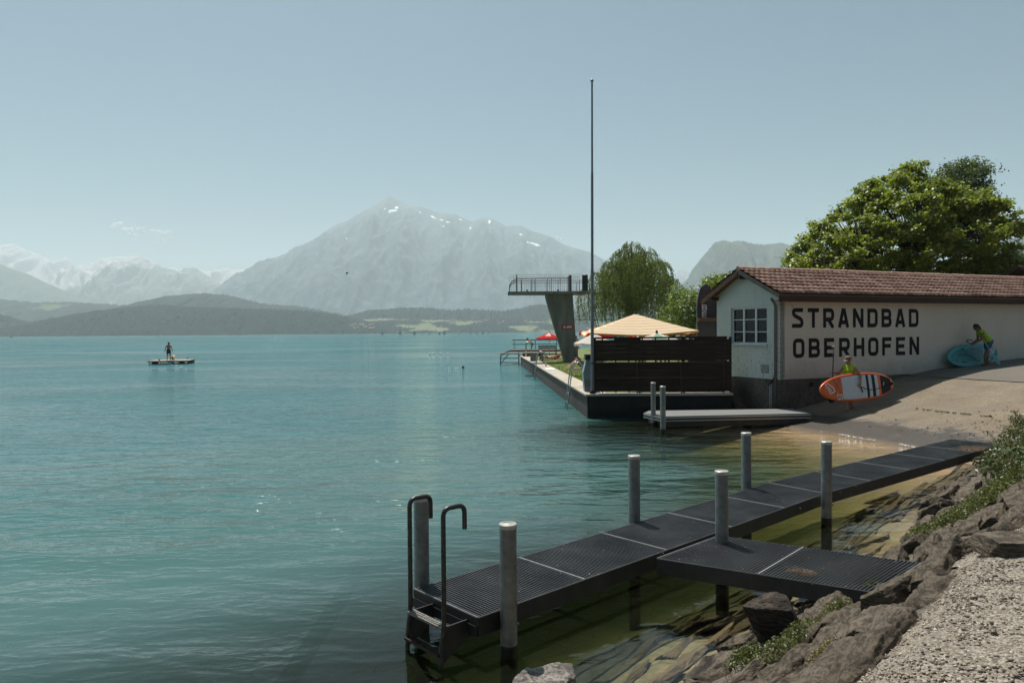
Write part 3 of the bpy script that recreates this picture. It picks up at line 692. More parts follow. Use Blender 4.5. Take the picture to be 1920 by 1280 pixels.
m = MB(); m.prism(poly_at(0.235, 0.0), (0, 0, 0.048)); m.build('dark_gap', FASC, fd)
m = MB(); m.prism(poly_at(0.20, 0.03), (0, 0, 0.033)); m.build('lower_edge', PLM, fd)
m = MB(); m.prism(poly_at(0.02, -0.12), (0, 0, 0.178)); m.build('frame', FASC, fd)
m = MB()
for x in (5.3, 7.8): m.box((x, 22.1, -0.05), (1.1, 0.8, 0.25))
m.build('pontoon', FASC, fd, bevel=0.03)
# ================================================================== BANK: ROCKS, GRAVEL, PLANTS
def bank_pt(al, u):
    acc = 0
    for (x0, y0), (x1, y1) in zip(BANK[:-1], BANK[1:]):
        L = math.hypot(x1 - x0, y1 - y0)
        if al <= acc + L or (x1, y1) == BANK[-1]:
            dx, dy = (x1 - x0) / L, (y1 - y0) / L; s = al - acc
            x, y = x0 + dx * s + dy * u, y0 + dy * s - dx * u
            return Vector((x, y, float(ground_z(x, y)))), Vector((dx, dy, 0)), Vector((dy, -dx, 0))
        acc += L
def G(px, py):
    z = 0.5
    for _ in range(12):
        p = P(px, py, z); z = 0.5 * z + 0.5 * float(ground_z(p.x, p.y))
    p = P(px, py, z); return p
def cube_dirs(n):
    g = np.linspace(-1, 1, n); a, b = np.meshgrid(g, g, indexing='ij'); o = np.ones_like(a); V = []; Fc = []; k = 0
    for ax in range(3):
        for s in (-1, 1):
            p = [None] * 3; p[ax] = o * s; p[(ax + 1) % 3] = a; p[(ax + 2) % 3] = b * s
            V.append(np.stack(p, -1).reshape(-1, 3)); Fc.append(grid_faces(n, n) + k); k += n * n
    V = np.concatenate(V); Fc = np.concatenate(Fc)
    key = np.round(V, 5); u, inv = np.unique(key, axis=0, return_inverse=True); inv = inv.reshape(-1)
    return u, inv[Fc]
_CD = {}
def rock_mesh(size, seed, n=22, rough=0.05, strata=0.03, nplanes=9, M=None):
    if n not in _CD: _CD[n] = cube_dirs(n)
    V, Fc = _CD[n]; rs = np.random.RandomState(seed)
    d = V / np.linalg.norm(V, axis=1)[:, None]; N = rs.normal(size=(nplanes, 3)); N /= np.linalg.norm(N, axis=1)[:, None]
    N = np.concatenate([N, np.eye(3), -np.eye(3)]); dd = np.concatenate([rs.uniform(0.86, 1.15, nplanes), rs.uniform(0.78, 1.0, 6)])
    r = np.full(len(d), 9.0)
    for nn, k in zip(N, dd):
        c = d @ nn; r = np.where(c > 0.05, np.minimum(r, k / np.maximum(c, 0.05)), r)
    p = d * np.minimum(r, 1.5)[:, None]
    S = np.array(size) / 2; w = p * S; sd = seed * 3.7
    sc = 1.0 / max(S); f1 = fbm(w[:, 0] * sc * 1.6 + sd, w[:, 1] * sc * 1.6, w[:, 2] * sc * 1.6, 4)
    f2 = fbm(w[:, 0] * 3 + sd, w[:, 1] * 9, w[:, 2] * 22, 3); f3 = fbm(w[:, 0] * 25 + sd, w[:, 1] * 25, w[:, 2] * 25, 3)
    w = w + d * (rough * f1 * max(S) + strata * np.round(f2 * 3) / 3 * min(S) * 2 + 0.006 * f3)[:, None]
    return w, Fc
def rock_mat(name, a, b, lich=0.3):
    m = D.materials.new(name); t = NT(m); v = t.coord(); g = t.n('ShaderNodeNewGeometry')
    n1 = t.noise(2.5, v, 5, 0.65); n2 = t.noise(38, v, 8, 0.75); n3 = t.noise(7, t.coord((1, 1, 6)), 7, 0.7)
    c = t.mix(t.ramp(n1, (0.3, 0), (0.7, 1)), a, b); c = t.mix(t.ramp(n3, (0.46, 0.0), (0.56, 0.85)), c, tuple(k * 0.35 for k in a)); c = t.mix(t.ramp(n2, (0.36, 0.7), (0.48, 0.0)), c, tuple(k * 0.4 for k in a))
    c = t.mix(t.ramp(n2, (0.56, 0), (0.64, lich)), c, (0.24, 0.215, 0.17))
    sep = t.n('ShaderNodeSeparateXYZ', None, Vector=g.outputs['Position'])
    wet = t.ramp(t.math('MULTIPLY_ADD', n1, 0.06, sep.outputs['Z']), (0.06, 1.0), (0.11, 0.0))
    under = t.ramp(t.math('MULTIPLY_ADD', sep.outputs['Z'], 4.0, 0.5), (0.3, 1.0), (0.5, 0.0))
    c = t.mix(wet, c, (0.032, 0.024, 0.015)); c = t.mix(under, c, t.mix(n1, (0.23, 0.165, 0.08), (0.14, 0.11, 0.055))); ro = t.math('MULTIPLY_ADD', wet, -0.55, 0.85)
    b_ = t.bsdf(Base_Color=c, Roughness=ro, Normal=t.bump(t.math('MULTIPLY_ADD', n2, 0.8, n3), 1.0, 0.03)); b_.inputs['Specular IOR Level'].default_value = 0.3
    t.out(b_); MC[name] = m; return m
RK1 = rock_mat('bank_rock', (0.10, 0.078, 0.054), (0.185, 0.15, 0.108), 0.2); RK2 = rock_mat('pale_rock', (0.15, 0.12, 0.088), (0.22, 0.18, 0.135), 0.3); RK3 = rock_mat('dark_rock', (0.055, 0.042, 0.034), (0.12, 0.095, 0.075), 0.15)
def put_rock(c, size, M, seed, m, label, group=None, n=22, name='rock', **k):
    w, Fc = rock_mesh(size, seed, n, **k); w = w @ np.array(M.transposed())
    o = newmesh(name, w, Fc, m, None, smooth=True, local=True, auto=38); o.location = c; tag(o, label, 'rock', group); return o
rr = random.Random(12)
rows = [(-1.5, 0.6), (-1.05, 0.55), (-0.62, 0.5), (-0.28, 0.42), (0.03, 0.38), (0.35, 0.38), (0.66, 0.38), (0.97, 0.38), (1.27, 0.36), (1.53, 0.30)]
sid = 0
for ri, (u0, ly) in enumerate(rows):
    al = 5.6 + rr.uniform(0, 0.6)
    while al < 19.0:
        lx = rr.uniform(0.55, 1.25) * (1.15 if u0 > 0.6 else 0.9); al += lx * 0.42; u = u0 + rr.uniform(-0.07, 0.07)
        p, dx, nn_ = bank_pt(al, u); 
        if al > 17.2 and ri > 1 and False: continue
        sl = 0.62; up = Vector((nn_.x, nn_.y, sl)).normalized(); ang = R(rr.uniform(-7, 7)); ex = (dx * math.cos(ang) + up * math.sin(ang)).normalized()
        ez = ex.cross(up).normalized(); ez = ez if ez.z > 0 else -ez; ey = ez.cross(ex)
        tilt = Matrix.Rotation(R(rr.uniform(-16, 6)), 3, 'X') @ Matrix.Rotation(R(rr.uniform(-7, 7)), 3, 'Y')
        M = Matrix((ex, ey, ez)).transposed() @ tilt
        lz = rr.uniform(0.15, 0.24)
        dq_ = (p - Vector((3.72, 7.05, p.z))).length
        if dq_ < 0.35: al += lx * 0.42; continue
        if dq_ < 1.0 and u0 < 1.3: lz *= 0.7; p.z = min(p.z, 0.30 - lz)
        if u0 < 0: sl_u = 0.28; up = Vector((nn_.x, nn_.y, sl_u)).normalized(); lz *= 0.40
        near = al < 12 and u0 > 0
        put_rock(p + ez * ((0.004 if u0 > 0 else -0.045) + rr.uniform(-0.03, 0.045)), (lx, ly * (rr.uniform(0.9, 1.12) if u0 > 0 else 1.2), lz), M, 100 + sid, RK2 if (rr.random() < 0.2 and ri > 2) else RK1, ('grey-brown slab of rock in the sloping shore embankment' if u0 >= 0 else 'algae-brown stone lying under the clear shallow water by the bank'), ('rock slabs of the shore embankment' if u0 >= 0 else 'stones on the shallow lake bed'), 30 if near else 18, rough=0.07, strata=0.05)
        sid += 1; al += lx * 0.44
# named rocks
def rotm(x, y, z): return (Matrix.Rotation(R(z), 3, 'Z') @ Matrix.Rotation(R(y), 3, 'Y') @ Matrix.Rotation(R(x), 3, 'X'))
put_rock((2.42, 6.38, 0.12), (0.44, 0.24, 0.92), rotm(6, -24, -22), 5, RK3, 'tall dark slab of rock standing upright below the short jetty', None, 34, rough=0.04, strata=0.04)
put_rock((6.78, 10.95, 0.10), (0.40, 0.32, 0.34), rotm(5, 12, 30), 6, RK3, 'dark wet boulder at the waterline below the green weeds', None, 26)
put_rock(tuple(P(1020, 1294, 0.0)[:2]) + (-0.06,), (0.62, 0.46, 0.34), rotm(0, 0, 10), 21, rock_mat('boulder_rock', (0.25, 0.225, 0.20), (0.46, 0.42, 0.37), 0.5), 'pale rounded boulder in the water at the bottom edge of the picture', None, 40, rough=0.12, strata=0.0)
g_ = G(1905, 1040); put_rock((g_.x + 0.12, g_.y + 0.05, g_.z + 0.04), (0.62, 0.42, 0.20), rotm(0, 0, -8), 9, RK2, 'pale squared block of rock at the edge of the gravel path on the far right', None, 30, rough=0.03, strata=0.02)
g_ = G(1800, 1010)
# gravel path: ground sheet and loose stones
def gravel_mat(name, base=True):
    m = D.materials.new(name); t = NT(m); v = t.coord()
    vo = t.n('ShaderNodeTexVoronoi', None, Scale=75.0); t.set(vo.inputs['Vector'], v)
    tone = t.n('ShaderNodeSeparateColor', None, Color=vo.outputs['Color']).outputs[0]
    n1 = t.noise(1.5, v, 4, 0.6)
    c = t.ramp(tone, (0.0, (0.09, 0.072, 0.055)), (0.35, (0.18, 0.15, 0.12)), (0.75, (0.27, 0.235, 0.19)), (1.0, (0.44, 0.39, 0.33)))
    c = t.mix(t.ramp(n1, (0.4, 0.25), (0.6, 0)), c, (0.2, 0.165, 0.125))
    b = t.bsdf(Base_Color=c, Roughness=0.9, Normal=t.bump(t.math('SUBTRACT', 1.0, vo.outputs[0]), 0.9, 0.012)); t.out(b); return m
GM = gravel_mat('gravel_ground')
m = D.materials.new('loose_gravel'); t = NT(m); oi = t.n('ShaderNodeAttribute', {'attribute_name': 'tone'})
t.out(t.bsdf(Base_Color=t.ramp(oi.outputs['Fac'], (0.0, (0.11, 0.088, 0.068)), (0.3, (0.20, 0.162, 0.118)), (0.6, (0.275, 0.228, 0.172)), (0.88, (0.36, 0.305, 0.24)), (1.0, (0.58, 0.53, 0.46))), Roughness=0.85)); LG = m
na, nu = 420, 60; AL = np.linspace(1, 18.3, na); UU = np.concatenate([np.linspace(1.62, 5, 45), np.linspace(5.5, 30, 15)])
pts = np.zeros((nu, na, 3))
for i, a in enumerate(AL):
    acc = 0; p0, dx, nn_ = bank_pt(a, 0.0)
    # smooth the corner of the bank line so the sheet does not fold
    wq = 0.8; p1, _, _ = bank_pt(max(a - wq, 0.1), 0.0); p2, _, _ = bank_pt(a + wq, 0.0); dd = (p2 - p1); dd.z = 0; dd.normalize(); nv = Vector((dd.y, -dd.x, 0))
    for j, u in enumerate(UU): q = p0 + nv * (u - 0.03 + 0.08 * math.sin(a * 5)); pts[j, i] = (q.x, q.y, 0)
pts[..., 2] = ground_z(pts[..., 0], pts[..., 1]) + 0.012 + 0.012 * fbm(pts[..., 0] * 3, pts[..., 1] * 3, 0, 3)
o = newmesh('gravel_path', pts.reshape(-1, 3), grid_faces(nu, na)[:, ::-1].copy(), GM, smooth=True); tag(o, kind='structure')
rs = np.random.RandomState(3); n = 34000
x = rs.uniform(0.9, 6.0, n); y = rs.uniform(2.4, 7.0, n); u, _ = bank_u(x, y); jit = 0.10 * fbm(x * 2.5, y * 2.5, 5, 3)
k = (u > 1.63 + jit) & (u < 5) & (x < y * 0.74 + 0.2) & (rs.rand(n) < np.clip(1.25 - (y - 3) * 0.16, 0.3, 1)); x, y = x[k], y[k]; n = len(x)
z = ground_z(x, y) + 0.012; s = rs.uniform(0.004, 0.0105, n) * (1 + (rs.rand(n) < 0.04) * 0.9)
ico = np.array([(1, 0, 0), (-1, 0, 0), (0, 1, 0), (0, -1, 0), (0, 0, 1), (0, 0, -1), (.6, .6, .5), (-.6, .6, -.5)]); 
octf = np.array([(0, 2, 4), (2, 1, 4), (1, 3, 4), (3, 0, 4), (2, 0, 5), (1, 2, 5), (3, 1, 5), (0, 3, 5)])
ov = np.array([(1, 0, 0), (-1, 0, 0), (0, 1, 0), (0, -1, 0), (0, 0, 1), (0, 0, -1)], float)
ov = ov[None] * (1 + 0.5 * rs.uniform(-1, 1, (n, 6, 1))) * np.array([1.3, 0.9, 0.7]); a = rs.uniform(0, 6.28, n); ca, sa = np.cos(a)[:, None], np.sin(a)[:, None]
b_ = rs.uniform(-.6, .6, n); cb, sb = np.cos(b_)[:, None], np.sin(b_)[:, None]
X0 = ov[..., 0] * cb + ov[..., 2] * sb; Z0 = -ov[..., 0] * sb + ov[..., 2] * cb
V = np.stack([X0 * ca - ov[..., 1] * sa, X0 * sa + ov[..., 1] * ca, Z0], -1) * s[:, None, None] + np.stack([x, y, z + s * 0.35], -1)[:, None, :]
Fc = (octf[None] + (np.arange(n) * 6)[:, None, None]).reshape(-1, 3)
o = newmesh('gravel', V.reshape(-1, 3), Fc, LG); tag(o, kind='stuff'); attr(o, 'tone', np.repeat(rs.rand(n), 6))
# ------------------------------------------------------------------ leaves
def leaf_cloud(C0, Nrm, size, rs, asp=1.6, fold=0.25):
    """one bent four-cornered leaf at each point"""
    n = len(C0); a = rs.normal(size=(n, 3)); a -= (a * Nrm).sum(1)[:, None] * Nrm; a /= np.linalg.norm(a, axis=1)[:, None] + 1e-9
    b = np.cross(Nrm, a); L = (size * asp / 2)[:, None]; W = (size / 2)[:, None]
    p0 = C0 - a * L; p1 = C0 + b * W + Nrm * W * fold; p2 = C0 + a * L; p3 = C0 - b * W + Nrm * W * fold
    V = np.stack([p0, p1, p2, p3], 1).reshape(-1, 3); i = np.arange(n)[:, None] * 4
    Fc = np.concatenate([i + np.array([[0, 1, 2]]), i + np.array([[0, 2, 3]])]); return V, Fc
def leaf_mat(name, a, b, trans=0.35, rough=0.45, third=None):
    m = D.materials.new(name); t = NT(m); at = t.n('ShaderNodeAttribute', {'attribute_name': 'tone'}).outputs['Fac']
    c = t.ramp(at, (0.0, a), (0.8, b), (1.0, third or b))
    p = t.bsdf(Base_Color=c, Roughness=rough); p.inputs['Specular IOR Level'].default_value = 0.35
    tl = t.n('ShaderNodeBsdfTranslucent', None, Color=t.mix(1.0, c, (1.5, 1.7, 0.6), 'MULTIPLY'))
    t.out(t.n('ShaderNodeMixShader', None, i0=trans, i1=p, i2=tl)); MC[name] = m; return m
def leaves_obj(name, C0, Nrm, size, rs, m, parent, asp=1.6, tone=None, fold=0.25, **k):
    V, Fc = leaf_cloud(C0, Nrm, size, rs, asp, fold); o = newmesh(name, V, Fc, m, parent, **k)
    tn = rs.rand(len(C0)) if tone is None else tone; attr(o, 'tone', np.repeat(tn, 4)); return o
def unit(v): return v / (np.linalg.norm(v, axis=1)[:, None] + 1e-9)
WEED = leaf_mat('weed_leaf', (0.05, 0.068, 0.018), (0.135, 0.15, 0.05), 0.25, 0.45, (0.15, 0.10, 0.05))
STEM = mat('weed_stem', (0.12, 0.09, 0.05), 0.8, 0.3, 20)
def weed(px, py, r, h, n, size, label, seed, name='weed_clump', cat='plant', long=1.8, m=WEED):
    rs = np.random.RandomState(seed); g = G(px, py) + Vector((0, 0, 0.08))
    _, dx, _ = bank_pt(float(bank_u(g.x, g.y)[1]), 0.0)
    t = thing(name, label, cat, tuple(g), 0, 'weeds growing between the shore rocks' if name == 'weed_clump' else None)
    q = rs.normal(size=(n, 3)) * 0.5; q = q / np.maximum(1, np.linalg.norm(q, axis=1)[:, None])
    A = q[:, 0] * r * long; B = q[:, 1] * r; X = g.x + dx.x * A + dx.y * B; Y = g.y + dx.y * A - dx.x * B
    Z = ground_z(X, Y) + 0.11 + rs.rand(n) ** 1.3 * h * (1 - 0.6 * (q[:, 0] ** 2 + q[:, 1] ** 2)) + 0.03 * fbm(X * 8, Y * 8, 0, 2)
    C0 = np.stack([X, Y, Z], 1); N = unit(rs.normal(size=(n, 3)) * 0.8 + np.array([0, 0, 0.7]))
    leaves_obj('foliage', C0, N, size * rs.uniform(0.6, 1.3, n), rs, m, t, 1.5)
    b = MB()
    for i in range(min(40, n // 25)):
        c = Vector(C0[i * 20 % n]); f = Vector((c.x + rs.uniform(-.03, .03), c.y + rs.uniform(-.03, .03), c.z - h)); b.tube([f, f.lerp(c, 0.5) + Vector((rs.uniform(-.01, .01), 0, 0)), c], 0.0015, 4, False)
    b.build('stem', STEM, t)
weed(1500, 1212, 0.15, 0.12, 800, 0.016, 'weeds around the foot of the upright dark rock', 1)
weed(1395, 1262, 0.13, 0.13, 800, 0.016, 'bushy weeds at the waterline in the bottom corner', 2)
weed(1455, 1248, 0.15, 0.12, 900, 0.016, 'low weeds in front of the bottom rocks, left of the gravel', 3)
weed(1565, 1172, 0.14, 0.12, 900, 0.016, 'bright green weeds just right of the upright dark rock', 4)
weed(1622, 1128, 0.13, 0.10, 700, 0.016, 'light green weeds below the corner of the short jetty', 5)
weed(1675, 1100, 0.10, 0.08, 350, 0.015, 'small weeds at the shore end of the short jetty', 6)
weed(1545, 1255, 0.10, 0.08, 350, 0.015, 'dry reddish weeds between the lowest rocks beside the gravel', 7, m=leaf_mat('dry_weed_leaf', (0.12, 0.09, 0.04), (0.20, 0.16, 0.07), 0.2))
weed(1790, 985, 0.28, 0.14, 1500, 0.022, 'trailing weeds below the dark wet boulder', 8)
weed(1845, 950, 0.35, 0.16, 1900, 0.024, 'dense weeds right of the dark wet boulder', 9)
weed(1895, 915, 0.40, 0.2, 1900, 0.026, 'tall weeds on the bank at the right edge', 10)
weed(1730, 1010, 0.20, 0.10, 700, 0.02, 'thin weeds at the waterline behind the short jetty', 11)
weed(1760, 1068, 0.09, 0.08, 300, 0.016, 'small weed tuft in the rocks just right of the short jetty end', 12)
IVY = leaf_mat('bush_leaf', (0.035, 0.055, 0.018), (0.11, 0.13, 0.05), 0.22, 0.4, (0.15, 0.09, 0.04))
def bank_bush():
    rs = np.random.RandomState(77); c0 = Vector((9.6, 13.2, 0.5))
    t = thing('bush', 'sprawling leafy bush overhanging the shore end of the jetty at the right edge', 'bush', tuple(c0))
    cs = [(1905, 850, .40), (1880, 870, .34), (1915, 885, .45), (1860, 850, .22), (1912, 820, .35), (1850, 880, .25), (1930, 840, .5), (1885, 905, .4), (1925, 800, .35), (1940, 880, .6), (1838, 858, .16)]
    CC = []; NN = []
    for px, py, r in cs:
        g = G(px, py); g.z += 0.10 + r * 0.15; n = int(1500 * r)
        q = unit(rs.normal(size=(n, 3))); rad = rs.rand(n) ** 0.5
        CC.append(np.array(g) + q * (r * rad)[:, None] * np.array([1.1, 1.1, 0.55])); NN.append(unit(q * 0.5 + rs.normal(size=(n, 3)) * 0.6 + np.array([0, 0, 0.5])))
    b = MB()
    for px, py, dx_, hz in ((1905, 800, -0.1, 0.42), (1915, 790, -0.35, 0.28), (1850, 850, -0.5, 0.22), (1870, 830, -0.45, 0.3), (1840, 870, -0.35, 0.12), (1890, 810, 0.1, 0.3)):
        g = G(px, py); e = g + Vector((dx_, -0.1, hz)); mid_ = g.lerp(e, 0.5) + Vector((0, 0, 0.12)); ps = rpath([g, mid_, e], 0.3, 8); b.tube(ps, [0.006 * (1 - 0.6 * i / len(ps)) for i in range(len(ps))], 5)
        for q in ps[3:]:
            for _ in range(3): CC.append(np.array([q + Vector((rs.uniform(-.05, .05), rs.uniform(-.05, .05), rs.uniform(-.02, .04)))])); NN.append(unit(rs.normal(size=(1, 3)) * 0.5 + np.array([0, 0, 1.0])))
    C0 = np.concatenate(CC); N = np.concatenate(NN)
    leaves_obj('foliage', C0, N, rs.uniform(0.025, 0.055, len(C0)), rs, IVY, t, 1.3); b.build('stem', STEM, t)
bank_bush()
# litter on the jetties
def litter(name, c, rx, ry, ang, n, L, seed, z):
    rs = random.Random(seed); b = MB(); ca, sa = math.cos(ang), math.sin(ang)
    for _ in range(n):
        a, q = rs.gauss(0, .5) * rx, rs.gauss(0, .5) * ry; p = Vector((c[0] + a * ca - q * sa, c[1] + a * sa + q * ca, z + rs.uniform(0.003, 0.02))); th = rs.uniform(0, 6.28); l = L * rs.uniform(0.3, 1.2)
        e = p + Vector((math.cos(th) * l, math.sin(th) * l, rs.uniform(-.004, .02))); b.tube([p, p.lerp(e, .5) + Vector((rs.uniform(-.01, .01), rs.uniform(-.01, .01), .005)), e], rs.uniform(0.001, 0.003), 4)
    o = b.build(name, mat('dry_twig', (0.20, 0.145, 0.095), 0.9, 0.4, 30), None); tag(o, kind='stuff'); return o
p = P(1505, 1075, ZJ); litter('twig_litter', p, 0.16, 0.09, 2.6, 110, 0.06, 1, ZJ)
p = P(1822, 842, ZJ); litter('twig_litter', p, 0.42, 0.22, 0.7, 260, 0.14, 2, ZJ)
p = P(1600, 1065, ZJ); litter('leaf_litter', p, 0.8, 0.5, 2.4, 90, 0.018, 3, ZJ)
b = MB(); rs_ = random.Random(9)
for _ in range(240):
    i = rs_.random(); j = rs_.random(); a = Rt[0].lerp(Rt[9], i).lerp(Lt[0].lerp(Lt[9], i), j) if rs_.random() < .5 else A_.lerp(D_, i).lerp(B_.lerp(C_, i), j)
    s = rs_.uniform(0.002, 0.006); b.box(a + Vector((0, 0, ZJ + 0.003)), (s * rs_.uniform(1, 3), s, 0.003), Matrix.Rotation(rs_.uniform(0, 3), 3, 'Z'))
o = b.build('leaf_litter', mat('pale_litter', (0.5, 0.45, 0.36), 0.9, 0.4, 30), None); tag(o, kind='stuff')
# two mesh-covered bundles by the short jetty
def bundle_mat():
    m = D.materials.new('dark_mesh_cover'); t = NT(m); tc = t.n('ShaderNodeTexCoord')
    def wv(d): 
        w_ = t.n('ShaderNodeTexWave', {'bands_direction': d}, Scale=14.0, Distortion=0.6); t.set(w_.inputs['Vector'], tc.outputs['Object']); return w_.outputs[0]
    g = t.math('MAXIMUM', wv('X'), wv('Z')); 
    b = t.bsdf(Base_Color=t.mix(t.ramp(g, (0.55, 0), (0.8, 1)), (0.008, 0.007, 0.006), (0.09, 0.075, 0.05)), Roughness=0.5, Normal=t.bump(g, 1.0, 0.02)); t.out(b); MC['bundle'] = m; return m
BM = bundle_mat()
b = MB(); b.lathe((0, 0, 0), [(0.02, 0.16), (0.09, 0.15), (0.125, 0.09), (0.135, 0.0), (0.125, -0.1), (0.10, -0.15), (0.02, -0.16)][::-1], 28)
o = b.build('mesh_bundle', BM, None, smooth=True, local=True); o.location = (2.93, 7.82, 0.08); tag(o, 'round dark bundle wrapped in netting under the middle of the short jetty', 'bundle')
b = MB(); b.tube([(-0.26, 0, 0), (-0.1, 0.0, 0.02), (0.1, 0, 0.03), (0.26, 0, 0.02)], [0.05, 0.10, 0.12, 0.11], 20)
o = b.build('mesh_bundle', BM, None, smooth=True, local=True); o.location = (3.22, 7.10, 0.10); o.rotation_euler = (0, R(-14), R(38)); tag(o, 'long dark netting roll lying on the rocks beside the short jetty', 'bundle')
# ================================================================== QUAY AND LAWN
QX = lambda y: 2.5 - (y - 23.85) * 0.0453
QC = mat('quay_top_concrete', (0.34, 0.30, 0.25), 0.9, 0.2, 2.0, 0.4, 30, 0.01, col2=(0.48, 0.43, 0.36))
def wallmat(name, a, b, c, zline):
    m = D.materials.new(name); t = NT(m); v = t.coord((1, 1, 1)); g = t.n('ShaderNodeNewGeometry'); sep = t.n('ShaderNodeSeparateXYZ', None, Vector=g.outputs['Position'])
    n1 = t.noise(1.6, t.coord((1, 1, 0.5)), 6, 0.65); n2 = t.noise(14, v, 6, 0.7)
    col = t.mix(t.ramp(n1, (0.35, 0), (0.65, 1)), a, b); col = t.mix(t.ramp(n2, (0.5, 0), (0.62, 0.8)), col, c)
    low = t.ramp(t.math('MULTIPLY_ADD', n1, 0.5, sep.outputs['Z']), (zline, 1.0), (min(1, zline + 0.25), 0.0))
    col = t.mix(low, col, tuple(k * 0.35 for k in a))
    t.out(t.bsdf(Base_Color=col, Roughness=0.85, Normal=t.bump(t.math('MULTIPLY_ADD', n2, 0.5, n1), 0.7, 0.04))); return m
QW = wallmat('quay_wall_stone', (0.008, 0.009, 0.006), (0.024, 0.022, 0.016), (0.005, 0.007, 0.004), 0.4)
back = [(19, 36.0), (45, 46), (60, 80), (18, 80), (7.5, 74), (1.2, 66.5)]
outline = [(QX(23.85), 23.85), (7.32, 23.82), (7.75, 25.5), (7.9, 27.3)] + back + [(QX(62.5), 62.5)]
q = thing('quay', 'stone-walled bathing terrace with concrete rim along the lake', 'quay', (2.5, 23.85, 0))
m = MB(); m.prism([(x, y, -2.5) for x, y in outline], (0, 0, 3.23)); m.build('wall', QW, q)
m = MB(); rim = [(2.44, 23.79), (7.36, 23.77), (7.45, 24.30), (3.22, 24.32), (QX(66) + 0.72, 66), (QX(66) - 0.04, 66)]
m.prism([(x, y, 0.73) for x, y in rim], (0, 0, 0.07)); m.build('rim', QC, q, bevel=0.012)
m = MB(); m.prism([(2.5 - 0.22, 23.6, -0.5), (7.3, 23.55, -0.5), (7.3, 23.85, -0.5), (2.5, 23.86, -0.5), (QX(62), 62, -0.5), (QX(62) - 0.25, 62, -0.5)], (0, 0, 0.43)); m.build('footing', mat('wet_footing', (0.07, 0.08, 0.05), 0.5, 0.3, 4, 0.2, 30), q)
def lawn_mat():
    m = D.materials.new('lawn_grass'); t = NT(m); v = t.coord(); n1 = t.noise(0.6, v, 5, 0.6); n2 = t.noise(30, v, 5, 0.7)
    c = t.mix(n1, (0.10, 0.135, 0.03), (0.20, 0.22, 0.065)); c = t.mix(t.ramp(n2, (0.35, 0.6), (0.6, 0)), c, (0.05, 0.075, 0.018))
    t.out(t.bsdf(Base_Color=c, Roughness=0.9, Normal=t.bump(n2, 0.8, 0.03))); return m
gx = np.linspace(0, 1, 60); gy = np.linspace(24.33, 79, 90); XX = np.zeros((90, 60)); YY = np.zeros((90, 60))
for i, y in enumerate(gy):
    x0 = QX(min(y, 66)) + 0.70 if y < 66 else 1.2 + (y - 66.5) * 0.8; 
    x1 = 7.5 + (y - 25) * 0.0 if y < 27.5 else (7.7 + (y - 27.5) * 1.4 if y < 40 else 25 + (y - 40) * 0.9)
    XX[i] = x0 + gx * (max(x1, x0 + 1) - x0); YY[i] = y
def lawn_z(x, y): return 0.79 + 0.05 * ss(0.9, 2, x - QX(y)) + 0.30 * ss(5.0, 8.0, x + 0 * y) + 0.02 * fbm(x * 0.7, y * 0.7, 2, 3)
o = newmesh('lawn', np.stack([XX, YY, lawn_z(XX, YY)], -1).reshape(-1, 3), grid_faces(90, 60), lawn_mat(), smooth=True); tag(o, kind='structure')
rs = np.random.RandomState(8); n = 26000; y = 25 + 30 * rs.rand(n) ** 1.5; x = QX(y) + 0.72 + rs.rand(n) * (1.0 + (y - 24) * 0.25)
C0 = np.stack([x, y, lawn_z(x, y) + 0.015], 1); N = unit(np.stack([rs.normal(size=n), rs.normal(size=n), rs.normal(size=n) * 0.3], 1))
GRS = leaf_mat('grass_blade', (0.10, 0.15, 0.03), (0.22, 0.25, 0.07), 0.3, 0.6)
o = leaves_obj('grass', C0, N, rs.uniform(0.02, 0.04, n), rs, GRS, None, 1.5); tag(o, kind='stuff')
